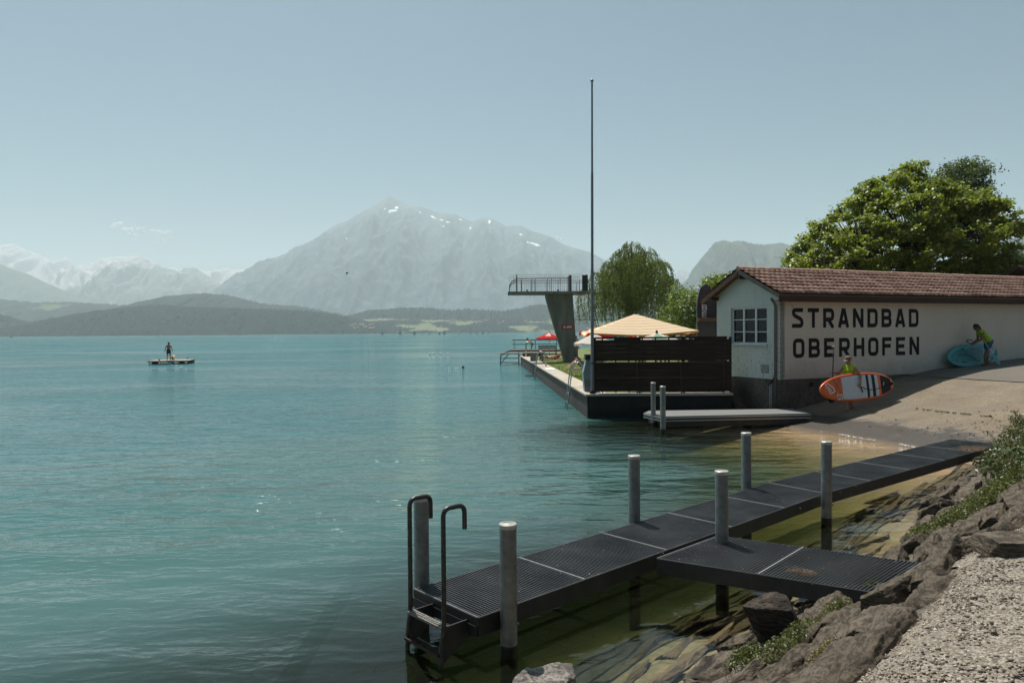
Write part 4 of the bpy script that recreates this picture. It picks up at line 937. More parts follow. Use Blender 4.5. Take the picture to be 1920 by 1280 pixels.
# ================================================================== WHITE BATH HOUSE
BR = math.atan2(0.392, 0.92)
bh = thing('building', 'long white-painted brick bath house with red tiled roof and big black lettering', 'building', (WC[0], WC[1], 0), BR)
def brick_mat(name, col, mort, rx, wear):
    """painted brick; rx: texture axes for a wall along local x (0) or local y (1)"""
    m = D.materials.new(name); t = NT(m); tc = t.n('ShaderNodeTexCoord'); sep = t.n('ShaderNodeSeparateXYZ', None, Vector=tc.outputs['Object'])
    cb = t.n('ShaderNodeCombineXYZ', None, X=sep.outputs['Y' if rx else 'X'], Y=sep.outputs['Z'])
    br = t.n('ShaderNodeTexBrick', None, Scale=1.0); t.set(br.inputs['Vector'], cb.outputs[0])
    for k, v_ in (('Color1', (1, 1, 1, 1)), ('Color2', (0.8, 0.8, 0.8, 1)), ('Mortar', (0, 0, 0, 1))): br.inputs[k].default_value = v_
    br.inputs['Mortar Size'].default_value = 0.006; br.inputs['Mortar Smooth'].default_value = 0.5; br.inputs['Brick Width'].default_value = 0.26; br.inputs['Row Height'].default_value = 0.078
    v = t.coord(); n1 = t.noise(0.7, v, 6, 0.7); n2 = t.noise(9, v, 6, 0.7); n3 = t.noise(3.0, t.coord((1, 1, 0.12)), 4, 0.6)
    c = t.mix(t.ramp(n1, (0.3, 0), (0.7, 1)), tuple(k * 0.90 for k in col), col)
    c = t.mix(t.math('MULTIPLY', t.math('SUBTRACT', 1.0, br.outputs[0]), 0.55), c, mort)
    c = t.mix(t.ramp(n3, (0.55, 0.0), (0.75, 0.22)), c, (0.42, 0.40, 0.34))
    msk = t.math('MULTIPLY', t.ramp(n2, (0.56, 0), (0.60, 1)), t.ramp(t.math('MULTIPLY_ADD', sep.outputs['Z'], -0.45, 1.15), (0.0, 0.15), (0.6, 1.0)))
    c = t.mix(t.math('MULTIPLY', msk, wear), c, (0.30, 0.27, 0.22))
    dirt = t.ramp(t.math('MULTIPLY_ADD', n1, 1.2, t.math('MULTIPLY', sep.outputs['Z'], -0.55)), (0.0, 0.0), (0.25, 0.0), (0.45, 0.35)) if rx == 0 else None
    if rx == 0: c = t.mix(t.ramp(t.math('MULTIPLY_ADD', n1, 0.9, t.math('MULTIPLY_ADD', sep.outputs['Z'], -0.5, 1.0)), (0.55, 0.0), (0.85, 0.5)), c, (0.30, 0.265, 0.21))
    h = t.math('MULTIPLY_ADD', n2, 0.25, br.outputs[0])
    t.out(t.bsdf(Base_Color=c, Roughness=0.75, Normal=t.bump(h, 0.6, 0.008))); return m
WX = brick_mat('white_brick_long', (0.74, 0.655, 0.545), (0.54, 0.47, 0.38), 0, 0.35); WY = brick_mat('white_brick_gable', (0.66, 0.69, 0.65), (0.42, 0.42, 0.38), 1, 1.0)
L_ = 34.0; BW = 3.08; ZT = 4.02
def sl(y): return 5.0 - 0.06 - abs(y - 1.54) * 0.489 - 0.03          # underside of the roof
m = MB(); m.cur = 0
m.box((L_ / 2 + 0.02, 0.12, (1.27 + ZT) / 2), (L_ - 0.04, 0.24, ZT - 1.27)); m.box((L_ / 2, BW - 0.12, (1.27 + ZT) / 2), (L_ - 0.6, 0.24, ZT - 1.27))
w1 = m.build('long_wall', WX, bh, local=True)
m = MB(); ya, yb, za, zb = 0.54, 2.32, 2.41, 3.68; y0, y1 = 0.0, BW
def gp(pts): m.prism([(-0.012, y, z) for y, z in pts], (0.25, 0, 0))
gp([(y0, 1.27), (ya, 1.27), (ya, sl(ya)), (y0, sl(y0))]); gp([(yb, 1.27), (y1, 1.27), (y1, sl(y1)), (yb, sl(yb))])
gp([(ya, 1.27), (yb, 1.27), (yb, za), (ya, za)]); gp([(ya, zb), (yb, zb), (yb, sl(yb)), (1.54, sl(1.54)), (ya, sl(ya))])
m.build('gable_wall', WY, bh, local=True)
PL = wallmat('plinth_concrete', (0.05, 0.047, 0.04), (0.13, 0.115, 0.09), (0.025, 0.023, 0.02), 0.35)
m = MB(); m.box((L_ / 2 - 0.02, BW / 2, -0.1), (L_ + 0.04, BW + 0.05, 2.74 - 0.0)); m.build('plinth', PL, bh, local=True, bevel=0.01)
m = MB(); m.box((1.35, -0.035, 1.07), (0.16, 0.03, 0.13)); m.build('vent', mat('vent_hole', (0.012, 0.01, 0.01), 0.9), bh, local=True)
m = MB(); m.box((-0.014, 0.64, 1.60), (0.02, 0.36, 0.29)); m.build('wall_patch', mat('rough_patch', (0.30, 0.30, 0.27), 0.9, 0.5, 25, 0.8, 60, 0.01), bh, local=True)
m = MB(); m.tube([(0.25, -0.004, 3.95), (0.42, -0.006, 3.82), (0.52, -0.006, 3.74), (0.60, -0.006, 3.62)], 0.004, 5); m.build('wall_cable', mat('thin_cable', (0.12, 0.11, 0.10), 0.7), bh, local=True)
# window
WF = mat('window_paint', (0.66, 0.68, 0.68), 0.5, 0.06, 8)
wn = newmesh('window', [(0.10, ya, za), (0.10, yb, za), (0.10, yb, zb), (0.10, ya, zb)], [(0, 1, 2, 3)], mat('window_glass_dark', (0.006, 0.006, 0.006), 0.02, 0.0, 1, spec=0.2), bh, local=True)
m = MB(); fx = 0.085
for y in (ya + 0.03, yb - 0.03): m.box((fx, y, (za + zb) / 2), (0.05, 0.06, zb - za))
for z in (za + 0.03, zb - 0.03): m.box((fx, (ya + yb) / 2, z), (0.046, yb - ya - 0.12, 0.06))
for k in (1, 2): m.box((fx - 0.004, ya + (yb - ya) * k / 3, (za + zb) / 2), (0.05, 0.075, zb - za - 0.12))
for k in (1, 2):
    for j in range(3):
        yc = ya + (yb - ya) * (j + 0.5) / 3; m.box((fx - 0.008, yc, za + (zb - za) * k / 3), (0.03, (yb - ya) / 3 - 0.08, 0.028))
m.build('frame', WF, wn, local=True)
m = MB(); m.box((-0.02, (ya + yb) / 2, za - 0.02), (0.14, yb - ya + 0.1, 0.045)); m.build('sill', mat('window_sill', (0.5, 0.53, 0.55), 0.5, 0.1, 6), wn, local=True)
# roof
TI = D.materials.new('clay_tiles'); t = NT(TI); at = t.n('ShaderNodeAttribute', {'attribute_name': 'tone'}).outputs['Fac']; v = t.coord(); n2 = t.noise(16, v, 6, 0.7); n1 = t.noise(1.2, v, 4, 0.6)
c = t.ramp(at, (0.0, (0.22, 0.095, 0.06)), (0.5, (0.42, 0.21, 0.14)), (1.0, (0.55, 0.34, 0.25))); c = t.mix(t.ramp(n2, (0.48, 0), (0.64, 0.75)), c, (0.34, 0.29, 0.24)); c = t.mix(t.ramp(n1, (0.5, 0), (0.7, 0.35)), c, (0.14, 0.10, 0.075))
t.out(t.bsdf(Base_Color=c, Roughness=0.85, Normal=t.bump(n2, 0.5, 0.01)))
rs = np.random.RandomState(2); V = []; Fq = []; TN = []; rowL = 0.295; x0r = -0.36; nt = int((L_ - x0r) / 0.225); 
for side in (-1, 1):
    for r_ in range(7):
        d0, d1_ = r_ * rowL, (r_ + 1) * rowL + 0.04
        for k in range(nt):
            xa = x0r + k * 0.225; jj = rs.normal(0, 0.004); to = rs.rand(); b0 = len(V)
            prof = [(0, 0.022), (0.03, 0.034), (0.07, 0.030), (0.11, 0.008), (0.17, 0.006), (0.225, 0.016)]
            for dd, lift in ((d0, 0.004), (d1_, 0.075)):
                for px_, hz in prof: 
                    y = 1.54 + side * dd * 0.898; z = 5.0 - dd * 0.44 + hz + lift + jj; V.append((xa + px_, y + 0.0, z)); TN.append(to)
            for px_, hz in prof:
                dd = d1_; V.append((xa + px_, 1.54 + side * dd * 0.898, 5.0 - dd * 0.44 + hz + 0.075 + jj - 0.075)); TN.append(to)
            for i in range(5):
                f1_ = (b0 + i, b0 + i + 1, b0 + 7 + i, b0 + 6 + i); f2_ = (b0 + 6 + i, b0 + 7 + i, b0 + 13 + i, b0 + 12 + i); Fq += [f1_, f2_] if side > 0 else [f1_[::-1], f2_[::-1]]
rf = newmesh('roof', V, np.array(Fq), TI, bh, local=True); attr(rf, 'tone', TN)
m = MB(); k = 0; x = x0r
while x < L_:
    l = 0.36; m.lathe((x, 1.54, 4.985 + rr.uniform(-.006, .008)), [(0.105 + rr.uniform(-.004, .004), 0), (0.09, l + 0.03)], 12, Matrix.Rotation(R(90 - rr.uniform(1, 4)), 3, 'Y')); x += l
o = m.build('ridge_tile', TI, rf, local=True, smooth=False); attr(o, 'tone', [rr.random() * .6 + .4 for _ in range(len(m.v) // 24) for _ in range(24)])
BRN = mat('brown_timber', (0.10, 0.055, 0.03), 0.75, 0.35, 3, 0.2, 30, 0.004, col2=(0.19, 0.105, 0.06), stretch=(0.4, 3, 3)); DBR = mat('dark_eaves_board', (0.055, 0.028, 0.018), 0.8, 0.35, 3, 0.2, 30, 0.004, stretch=(0.3, 3, 3)); GBG = mat('weathered_board', (0.16, 0.14, 0.12), 0.85, 0.3, 6, 0.2, 30, 0.003)
def lid(y): return 5.0 - abs(y - 1.54) * 0.489
m = MB(); m.prism([(x0r + 0.03, -0.36, lid(-0.36) - 0.045), (x0r + 0.03, 1.54, 4.955), (x0r + 0.03, 3.50, lid(3.50) - 0.045), (x0r + 0.03, 3.50, lid(3.50) - 0.075), (x0r + 0.03, 1.54, 4.925), (x0r + 0.03, -0.36, lid(-.36) - 0.075)], (L_ - x0r - 0.05, 0, 0)); m.build('roof_boarding', BRN, bh, local=True)
m = MB(); m.box((L_ / 2 - 0.14, -0.335, lid(-0.335) - 0.175), (L_ + 0.30, 0.03, 0.19)); m.build('eaves_board', DBR, bh, local=True)
m = MB(); m.box((L_ / 2 - 0.14, -0.17, lid(-0.335) - 0.255), (L_ + 0.24, 0.30, 0.02)); m.build('soffit', DBR, bh, local=True)
m = MB()
m.prism([(x0r - 0.005, -0.37, lid(-0.37) - 0.02), (x0r - 0.005, 1.52, lid(1.52) - 0.02), (x0r - 0.005, 1.52, lid(1.52) - 0.17), (x0r - 0.005, -0.37, lid(-0.37) - 0.15)], (0.03, 0, 0)); m.build('barge_board', GBG, bh, local=True)
m = MB(); m.prism([(x0r - 0.005, 3.53, lid(3.53) - 0.02), (x0r - 0.005, 1.56, lid(1.56) - 0.02), (x0r - 0.005, 1.56, lid(1.56) - 0.19), (x0r - 0.005, 3.53, lid(3.53) - 0.19)], (0.03, 0, 0)); m.build('barge_board', BRN, bh, local=True)
m = MB(); m.box((-0.16, 1.54, 4.72), (0.36, 0.12, 0.14)); m.box((-0.17, 3.02, lid(3.02) - 0.24), (0.34, 0.11, 0.12)); m.build('purlin', DBR, bh, local=True)
m = MB()
for i in range(6): m.box((1.0 + i * 6, 3.3, lid(3.3) - 0.16), (0.08, 0.5, 0.10), Matrix.Rotation(R(-26), 3, 'X'))
m.build('rafter_end', DBR, bh, local=True)
m = MB(); m.tube(rpath([(-0.30, 0.02, 3.90), (-0.075, 0.09, 3.74), (-0.075, 0.09, 0.1)], 0.1, 5), 0.045, 14); m.build('downpipe', mat('grey_downpipe', (0.14, 0.135, 0.13), 0.5, 0.2, 6, metal=0.3), bh, local=True, smooth=True)
for yy, z_ in ((0.30, 1.12), (0.37, 1.08)):
    m = MB(); m.tube([(-0.055, yy, 0.1), (-0.055, yy, z_)], 0.02, 10); m.build('small_pipe', mat('pale_pipe', (0.34, 0.35, 0.34), 0.5, 0.1, 6), bh, local=True, smooth=True)
m = MB(); m.bar((-0.06, 0.42, 1.05), (-0.06, 0.14, 1.32), 0.05, 0.05); m.build('pipe_bracket', DBR, bh, local=True)
# lettering
LH, LS, LW = 0.655, 0.135, 0.50
def glyph(ch):
    s, w_, h = LS, LW, LH; x0, x1, y0, y1, ym = s / 2, w_ - s / 2, s / 2, h - s / 2, h / 2; rd = 0.13
    if ch == 'S': return [rpath([(w_ - .02, y1, 0), (x0, y1, 0), (x0, ym + .10, 0), (x1, ym - .06, 0), (x1, y0, 0), (0, y0, 0)], 0.10, 5)]
    if ch == 'T': return [[(0, y1), (w_, y1)], [(w_ / 2, 0), (w_ / 2, h - s * .8)]]
    if ch == 'R': return [[(x0, 0), (x0, h)], rpath([(s * .8, y1, 0), (x1, y1, 0), (x1, ym - .05, 0), (s * .8, ym - .05, 0)], rd, 5), [(w_ * .50, ym - .07), (x1 + .02, 0)]]
    if ch == 'A': return [[(x0 - .01, 0), (w_ / 2 - .015, h)], [(x1 + .01, 0), (w_ / 2 + .015, h)], [(x0 + .08, .18), (x1 - .08, .18)]]
    if ch == 'N': return [[(x0, 0), (x0, h)], [(x1, 0), (x1, h)], [(x0 - .01, h - .02), (x1 + .01, .02)]]
    if ch == 'D': return [[(x0, 0), (x0, h)], rpath([(s * .8, y1, 0), (x1, y1, 0), (x1, y0, 0), (s * .8, y0, 0)], rd, 5)]
    if ch == 'B': return [[(x0, 0), (x0, h)], rpath([(s * .8, y1, 0), (x1 - .015, y1, 0), (x1 - .015, ym, 0), (s * .8, ym + .005, 0)], rd, 5), rpath([(s * .8, ym + .005, 0), (x1, ym, 0), (x1, y0, 0), (s * .8, y0, 0)], rd, 5)]
    if ch == 'O':
        q_ = rpath([(x0, ym, 0), (x0, y1, 0), (x1, y1, 0), (x1, y0, 0), (x0, y0, 0), (x0, ym, 0)], 0.14, 5); return [q_]
    if ch == 'E': return [[(x0, 0), (x0, h)], [(s * .9, y1), (w_ - .04, y1)], [(s * .9, ym), (w_ - .08, ym)], [(s * .9, y0), (w_ - .04, y0)]]
    if ch == 'F': return [[(x0, 0), (x0, h)], [(s * .9, y1), (w_ - .04, y1)], [(s * .9, ym + .02), (w_ - .08, ym + .02)]]
    if ch == 'H': return [[(x0, 0), (x0, h)], [(x1, 0), (x1, h)], [(s * .9, ym), (w_ - s * .9, ym)]]
    if ch == 'L': return [[(x0, 0), (x0, h)], [(s * .9, y0), (w_ - .04, y0)]]
    if ch == 'M': return [[(x0, 0), (x0, h)], [(x1, 0), (x1, h)], [(x0, h - .02), (w_ / 2, .22)], [(x1, h - .02), (w_ / 2, .22)]]
    return []
def ribbon(b, pts, w_, put, lift):
    pts = [Vector((p[0], p[1])) for p in pts]; closed = (pts[0] - pts[-1]).length < 1e-6
    if closed: pts = pts[:-1]
    n_ = len(pts); Lp, Rp = [], []
    for i, p in enumerate(pts):
        a = pts[i - 1] if (i > 0 or closed) else None; c_ = pts[(i + 1) % n_] if (i < n_ - 1 or closed) else None
        d0 = (p - a).normalized() if a is not None else None; d1_ = (c_ - p).normalized() if c_ is not None else None
        d0 = d0 or d1_; d1_ = d1_ or d0; nv = Vector((-(d0 + d1_).y, (d0 + d1_).x)).normalized(); k_ = w_ / 2 / max(0.5, nv.dot(Vector((-d0.y, d0.x))))
        Lp.append(put(p + nv * k_, lift)); Rp.append(put(p - nv * k_, lift))
    b0 = len(b.v); fs = []
    for i in range(n_ if closed else n_ - 1): j = (i + 1) % n_; fs.append((i, j, n_ + j, n_ + i))
    b.add(Lp + Rp, fs)
def word(txt, put, m, parent, name='lettering', pitch=0.684, sw=LS, **k):
    for i, ch in enumerate(txt):
        b = MB()
        for j, st in enumerate(glyph(ch)): ribbon(b, st, sw, lambda p, l, i=i: put(p + Vector((i * pitch, 0)), l), j * 0.0006)
        if b.v: b.build(name, m, parent, **k)
BLK = D.materials.new('black_letter_paint'); t = NT(BLK); n1 = t.noise(11, t.coord(), 7, 0.75)
t.out(t.bsdf(Base_Color=t.mix(t.ramp(n1, (0.60, 0.0), (0.66, 1.0)), (0.008, 0.007, 0.007), (0.09, 0.085, 0.08)), Roughness=0.9))
word('STRANDBAD', lambda p, l: (0.545 + p.x, -0.004 - l, 2.955 + p.y), BLK, bh, 'letter', local=True)
word('OBERHOFEN', lambda p, l: (0.585 + p.x, -0.004 - l, 1.96 + p.y * 0.985), BLK, bh, 'letter', pitch=0.683, local=True)
# ================================================================== FENCE, RAILING, FLAGPOLE
FW = mat('black_brown_planks', (0.022, 0.015, 0.011), 0.8, 0.5, 2.5, 0.4, 30, 0.004, col2=(0.060, 0.040, 0.028), stretch=(0.5, 3, 6), spec=0.2)
fn = thing('fence', 'tall dark brown plank fence screening the terrace beside the white building', 'fence', (2.78, 24.12, 0.8))
m = MB(); zs = []
z = 0.86
for i in range(7): zs.append(z); z += 0.142
z = 1.895
for i in range(5): zs.append(z); z += 0.142
for i, z in enumerate(zs): m.box((5.09 + rr.uniform(-.004, .004), 24.12 + (0.004 if i % 2 else -0.004) + 0.0, z + 0.069), (4.62, 0.020, 0.1405))
m.box((5.02, 24.12, 2.665), (4.48, 0.03, 0.06)); m.box((6.60, 24.118, 1.86), (1.3, 0.02, 0.06)); m.box((3.9, 24.118, 2.615), (0.9, 0.02, 0.05)); m.box((6.7, 24.118, 2.615), (1.1, 0.02, 0.05)); m.build('plank', FW, fn)
for x in (2.80, 4.30, 5.80, 7.38):
    m = MB(); m.box((x, 24.17, 1.74), (0.07, 0.07, 1.88)); m.build('post', FW if x != 4.30 else mat('grey_post', (0.10, 0.11, 0.10), 0.5, 0.2, 5, metal=.5), fn)
m = MB()
for i in range(10): m.box((3.05 + i * 0.45, 24.15, 1.74), (0.045, 0.03, 1.84))
m.build('batten', FW, fn)
RUST = mat('rust_brown_tube', (0.075, 0.032, 0.022), 0.6, 0.3, 8, metal=0.2)
rl = thing('railing', 'rust-brown tube railing standing in front of the dark plank fence', 'railing', (2.85, 23.93, 0.8))
m = MB(); m.tube(rpath([(2.84, 23.93, 1.835), (7.08, 23.93, 1.835), (7.08, 23.93, 0.8)], 0.09, 6), 0.02, 8); m.tube([(2.84, 23.93, 1.33), (7.06, 23.93, 1.33)], 0.015, 8); m.build('rail', RUST, rl, smooth=True)
for x in (4.18, 5.66):
    m = MB(); m.tube([(x, 23.93, 0.8), (x, 23.93, 1.82)], 0.018, 8); m.build('post', RUST, rl, smooth=True)
PM = mat('flagpole_aluminium', (0.20, 0.215, 0.22), 0.4, 0.1, 4, metal=0.55)
fp = thing('flagpole', 'tall bare silver flagpole at the corner of the quay', 'flagpole', (2.68, 23.98, 0.8))
m = MB(); c0 = Vector((2.68, 23.98, 0))
for za_, zb_, ra, rb in ((0.8, 4.96, 0.056, 0.054), (4.96, 8.19, 0.046, 0.043), (8.19, 11.22, 0.036, 0.030)):
    m.tube([c0 + Vector((0.0055 * za_, 0, za_)), c0 + Vector((0.0055 * zb_, 0, zb_))], [ra, rb], 20)
m.build('pole', PM, fp, smooth=True, auto=40)
m = MB(); m.lathe(c0 + Vector((.062, 0, 0)), [(0.03, 11.22), (0.055, 11.23), (0.055, 11.27), (0.02, 11.31)], 16); m.build('cap', PM, fp, smooth=True)
m = MB(); m.lathe(c0, [(0.085, 0.8), (0.085, 0.90), (0.06, 0.92)], 16); m.build('base', DBR, fp)
m = MB(); m.lathe(c0, [(0.075, 1.80), (0.075, 1.84)], 16); m.box(c0 + Vector((0.1, 0.02, 1.82)), (0.16, 0.04, 0.03)); m.build('clamp', FASC, fp)
sb = thing('stele', 'slim pale blue and grey panel standing behind the foot of the flagpole', 'stele', (2.62, 24.9, 0.8))
m = MB(); m.prism([(2.52, 24.85, 0.8), (2.78, 24.85, 0.8), (2.78, 24.85, 1.9), (2.58, 24.85, 1.9), (2.47, 24.85, 1.45)], (0, 0.5, 0)); m.build('panel', mat('pale_blue_panel', (0.20, 0.27, 0.30), 0.5, 0.1, 4), sb)
m = MB(); m.box((2.65, 25.1, 1.08), (0.25, 0.52, 0.28)); m.build('lower_panel', mat('grey_panel', (0.16, 0.16, 0.17), 0.5, 0.1, 4), sb)
m = MB(); m.box((2.66, 25.1, 2.0), (0.22, 0.45, 0.18)); m.build('top_box', FASC, sb)
# ================================================================== DIVING TOWER
CT = mat('tower_concrete', (0.15, 0.14, 0.12), 0.9, 0.3, 1.4, 0.5, 20, 0.02, col2=(0.26, 0.245, 0.21), stretch=(2, 2, 0.5))
dt = thing('diving_tower', 'concrete diving tower with a leaning tapered column and railed platform', 'diving tower', (4.0, 49.6, 0.85))
m = MB(); yA, yB = 49.0, 50.1
col = [(3.60, 0.7), (4.50, 0.7), (4.44, 1.5), (4.18, 5.46), (2.30, 5.46), (2.42, 4.9), (3.45, 1.3)]
m.prism([(x, yA, z) for x, z in col], (0, yB - yA, 0)); m.build('column', CT, dt, bevel=0.03)
m = MB(); m.prism([(-0.27, 48.45, 5.47), (-0.24, 48.45, 5.63), (5.28, 48.45, 5.63), (5.28, 48.45, 5.50), (4.9, 48.45, 5.45)], (0, 2.3, 0)); m.build('platform', CT, dt, bevel=0.02)
RM = mat('dark_railing_steel', (0.05, 0.05, 0.05), 0.5, 0.2, 6, metal=0.4); WM = mat('wire_mesh', (0.20, 0.22, 0.22), 0.5, 0.2, 6, metal=0.5)
for yy, nm in ((48.52, 'front'), (50.66, 'back')):
    m = MB(); m.tube(rpath([(-0.14, yy, 5.63), (-0.14, yy, 6.15), (0.25, yy, 6.50), (3.9, yy, 6.50)], 0.45, 8), 0.025, 8); m.tube([(0.0, yy, 6.34), (5.0, yy, 6.34)], 0.014, 6)
    for x in (0.68, 1.38, 1.63, 2.45, 2.72, 3.3, 4.6): m.tube([(x, yy, 5.63), (x, yy, 6.5 if x < 3.5 else 6.4)], 0.017, 6)
    m.build('railing', RM, dt, smooth=True)
    m = MB()
    for i in range(34): x = -0.16 + i * 0.15; m.tube([(x, yy + 0.05, 5.64), (x, yy + 0.05, 6.78)], 0.0045, 4)
    for i in range(9): z = 5.72 + i * 0.13; m.tube([(-0.16, yy + 0.05, z), (4.85, yy + 0.05, z)], 0.0045 if i < 8 else 0.010, 4)
    m.build('mesh_screen', WM, dt)
m = MB()
for yy in (48.52, 50.66):
    m.box((0.36, yy, 6.2), (0.06, 0.05, 1.16)); m.box((1.05, yy, 5.69), (0.12, 0.09, 0.1)); m.box((3.15, yy, 5.69), (0.12, 0.09, 0.1))
m.build('post', RM, dt)
m = MB(); m.box((4.02, 49.6, 6.18), (0.16, 1.6, 1.10)); m.box((5.06, 49.3, 6.20), (0.40, 0.04, 1.14)); m.box((5.22, 49.9, 6.25), (0.08, 0.08, 1.2)); m.build('gate_panel', mat('dark_panel', (0.03, 0.03, 0.032), 0.6, 0.2, 4), dt)
ac = thing('ladder', 'steep access ladder rising behind the flagpole to the diving platform', 'ladder', (6.7, 49.9, 0.85))
la, lb = Vector((6.55, 50, 0.85)), Vector((5.42, 50, 5.65))
for s_ in (-0.26, 0.26):
    m = MB(); o_ = Vector((0, s_, 0)) + Vector((0.12 * (1 if s_ > 0 else -1), 0, 0)); m.tube(rpath([la + o_, lb + o_, lb + o_ + Vector((-0.10, 0, 0.7)), lb + o_ + Vector((-0.35, 0, 0.8))], 0.3, 6), 0.022, 8); m.build('rail', RM, ac, smooth=True)
m = MB()
for i in range(18): p = la.lerp(lb, (i + 0.5) / 18); m.bar(p + Vector((-.12, -.26, 0)), p + Vector((.12, .26, 0)), 0.06, 0.03)
m.build('rung', mat('pale_rung', (0.40, 0.38, 0.33), 0.6), ac)
m = MB()
for z in (2.9, 4.1, 5.4, 6.1): m.tube([(5.5 + (5.5 - z) * 0.2, 50, z), (6.6 + (5.5 - z) * 0.2, 50.4, z + 0.28)], 0.018, 6)
m.build('stay', RM, ac)
sg = thing('sign', 'small red sign with white lettering on the diving tower column', 'sign', (3.78, 48.97, 3.05))
m = MB(); m.box((3.79, 48.975, 3.205), (0.76, 0.03, 0.30)); m.build('plate', mat('red_sign', (0.45, 0.02, 0.03), 0.5, 0.05, 4), sg)
sc_ = 0.155 / LH; word('ALARM', lambda p, l: (3.505 + p.x * sc_, 48.955 - l, 3.13 + p.y * sc_), mat('white_letter', (0.85, 0.85, 0.85), 0.5), sg, 'letter', pitch=0.50, sw=0.13)
cb = MB(); cb.tube([(4.35, 49.9, 3.72), (5.5, 49.9, 3.70), (8.5, 50.0, 3.66), (11.0, 50.2, 3.70)], 0.018, 6); o = cb.build('cable', RM, None, loc=(4.35, 49.9, 3.72)); tag(o, 'thin dark cable stretched level from the diving tower towards the willow', 'cable')
# ================================================================== QUAY FURNITURE
SS = mat('stainless_tube', (0.38, 0.38, 0.37), 0.3, 0.15, 8, metal=0.8)
def quay_ladder(yc, wdt, label, n=None):
    x = QX(yc); t = thing('ladder', label, 'ladder', (x, yc, 0.8)); dx_ = Vector((-0.0453, 1, 0)).normalized()
    for s_ in (-1, 1):
        p = Vector((x, yc, 0)) + dx_ * (wdt / 2 * s_)
        path = [p + Vector((0.42, 0, 0.8)), p + Vector((0.38, 0, 1.55)), p + Vector((0.15, 0, 1.78)), p + Vector((-0.10, 0, 1.55)), p + Vector((-0.22, 0, 0.6)), p + Vector((-0.35, 0, -0.35))]
        m = MB(); m.tube(rpath(path, 0.22, 7), 0.024, 10); m.build('rail', SS, t, smooth=True)
    for z in (0.55, 0.22, -0.08):
        m = MB(); xx = x - 0.22 - (0.6 - z) * 0.13; m.tube([Vector((xx, yc, z)) - dx_ * wdt / 2, Vector((xx, yc, z)) + dx_ * wdt / 2], 0.018, 8); m.build('rung', SS, t, smooth=True)
quay_ladder(27.2, 0.55, 'nearer steel pool ladder arching over the quay edge beside the flagpole')
quay_ladder(43.2, 0.6, 'farther steel pool ladder on the quay edge below the springboard')
m = MB(); m.prism([(QX(39.6) + 0.12, 39.5, 0.803), (QX(39.6) + 0.62, 39.5, 0.803), (QX(40.6) + 0.62, 40.9, 0.803), (QX(40.6) + 0.12, 40.9, 0.803)], (0, 0, 0.012)); o = m.build('towel', mat('white_towel', (0.75, 0.74, 0.72), 0.9, 0.05, 4), None, loc=(2.0, 40.2, 0.8)); tag(o, 'white towel laid flat on the concrete quay rim', 'towel')
sp = thing('springboard', 'long thin springboard reaching out over the lake from the quay', 'springboard', (1.4, 51, 0.8))
m = MB(); m.bar((-1.25, 51, 1.385), (2.3, 51, 1.405), 0.42, 0.05); m.build('board', mat('board_top', (0.46, 0.41, 0.34), 0.8, 0.1, 6), sp)
m = MB(); m.box((1.55, 51, 1.08), (0.5, 0.4, 0.56)); m.box((2.15, 51, 1.08), (0.12, 0.4, 0.56)); m.build('stand', mat('grey_stand', (0.2, 0.2, 0.19), 0.7), sp)
# timber bathing platform with steps down into the water
pf = thing('bathing_platform', 'dark timber platform with railings and steps down into the lake', 'platform', (1.0, 64, 0))
WD_ = mat('weathered_deck', (0.075, 0.055, 0.042), 0.85, 0.25, 4, 0.2, 20, col2=(0.13, 0.10, 0.08)); m = MB(); m.prism([(-0.2, 63.6, 1.13), (4.4, 63.6, 1.13), (4.2, 67.4, 1.13), (-0.2, 67.4, 1.13)], (0, 0, 0.14)); m.build('deck', WD_, pf)
m = MB()
for yy in (67.3,):
    m.bar((0.0, yy, 2.12), (4.3, yy, 2.12), 0.08, 0.07); m.bar((0.0, yy, 1.72), (4.3, yy, 1.72), 0.06, 0.06)
    for x in (0.2, 2.2, 4.2): m.bar((x, yy, 1.25), (x, yy, 2.1), 0.05, 0.05, (1, 0, 0))
m.build('railing', RM, pf)
m = MB()
for yy in (62.9, 64.4):
    m.bar((-0.2, yy, 1.22), (-1.0, yy, 0.85), 0.07, 0.09); m.bar((-1.0, yy, 0.9), (-1.05, yy, -0.3), 0.08, 0.08, (0, 1, 0)); m.bar((0.6, yy, 1.2), (0.6, yy, -0.3), 0.08, 0.08, (0, 1, 0)); m.bar((-0.2, yy, 1.05), (-1.0, yy, 0.1), 0.05, 0.05)
m.build('step_frame', mat('grey_step_frame', (0.16, 0.17, 0.165), 0.6, metal=.3), pf)
m = MB()
for i, z in enumerate((0.95, 0.55, 0.18)): m.box((-0.2 - 0.0 * i, 63.6, z), (1.5, 1.4 if i == 0 else 0.12, 0.06))
m.build('step', mat('grey_step', (0.2, 0.2, 0.19), 0.7), pf)
m = MB(); m.tube(rpath([(1.15, 59.2, 0.85), (1.15, 59.2, 2.0), (1.6, 59.2, 2.02), (1.6, 59.2, 0.85)], 0.12, 5), 0.06, 8); o = m.build('grab_rail', SS, None, smooth=True, loc=(1.15, 59.2, 0.85)); tag(o, 'bent steel grab rail at the end of the quay in front of the bathing boy', 'rail')
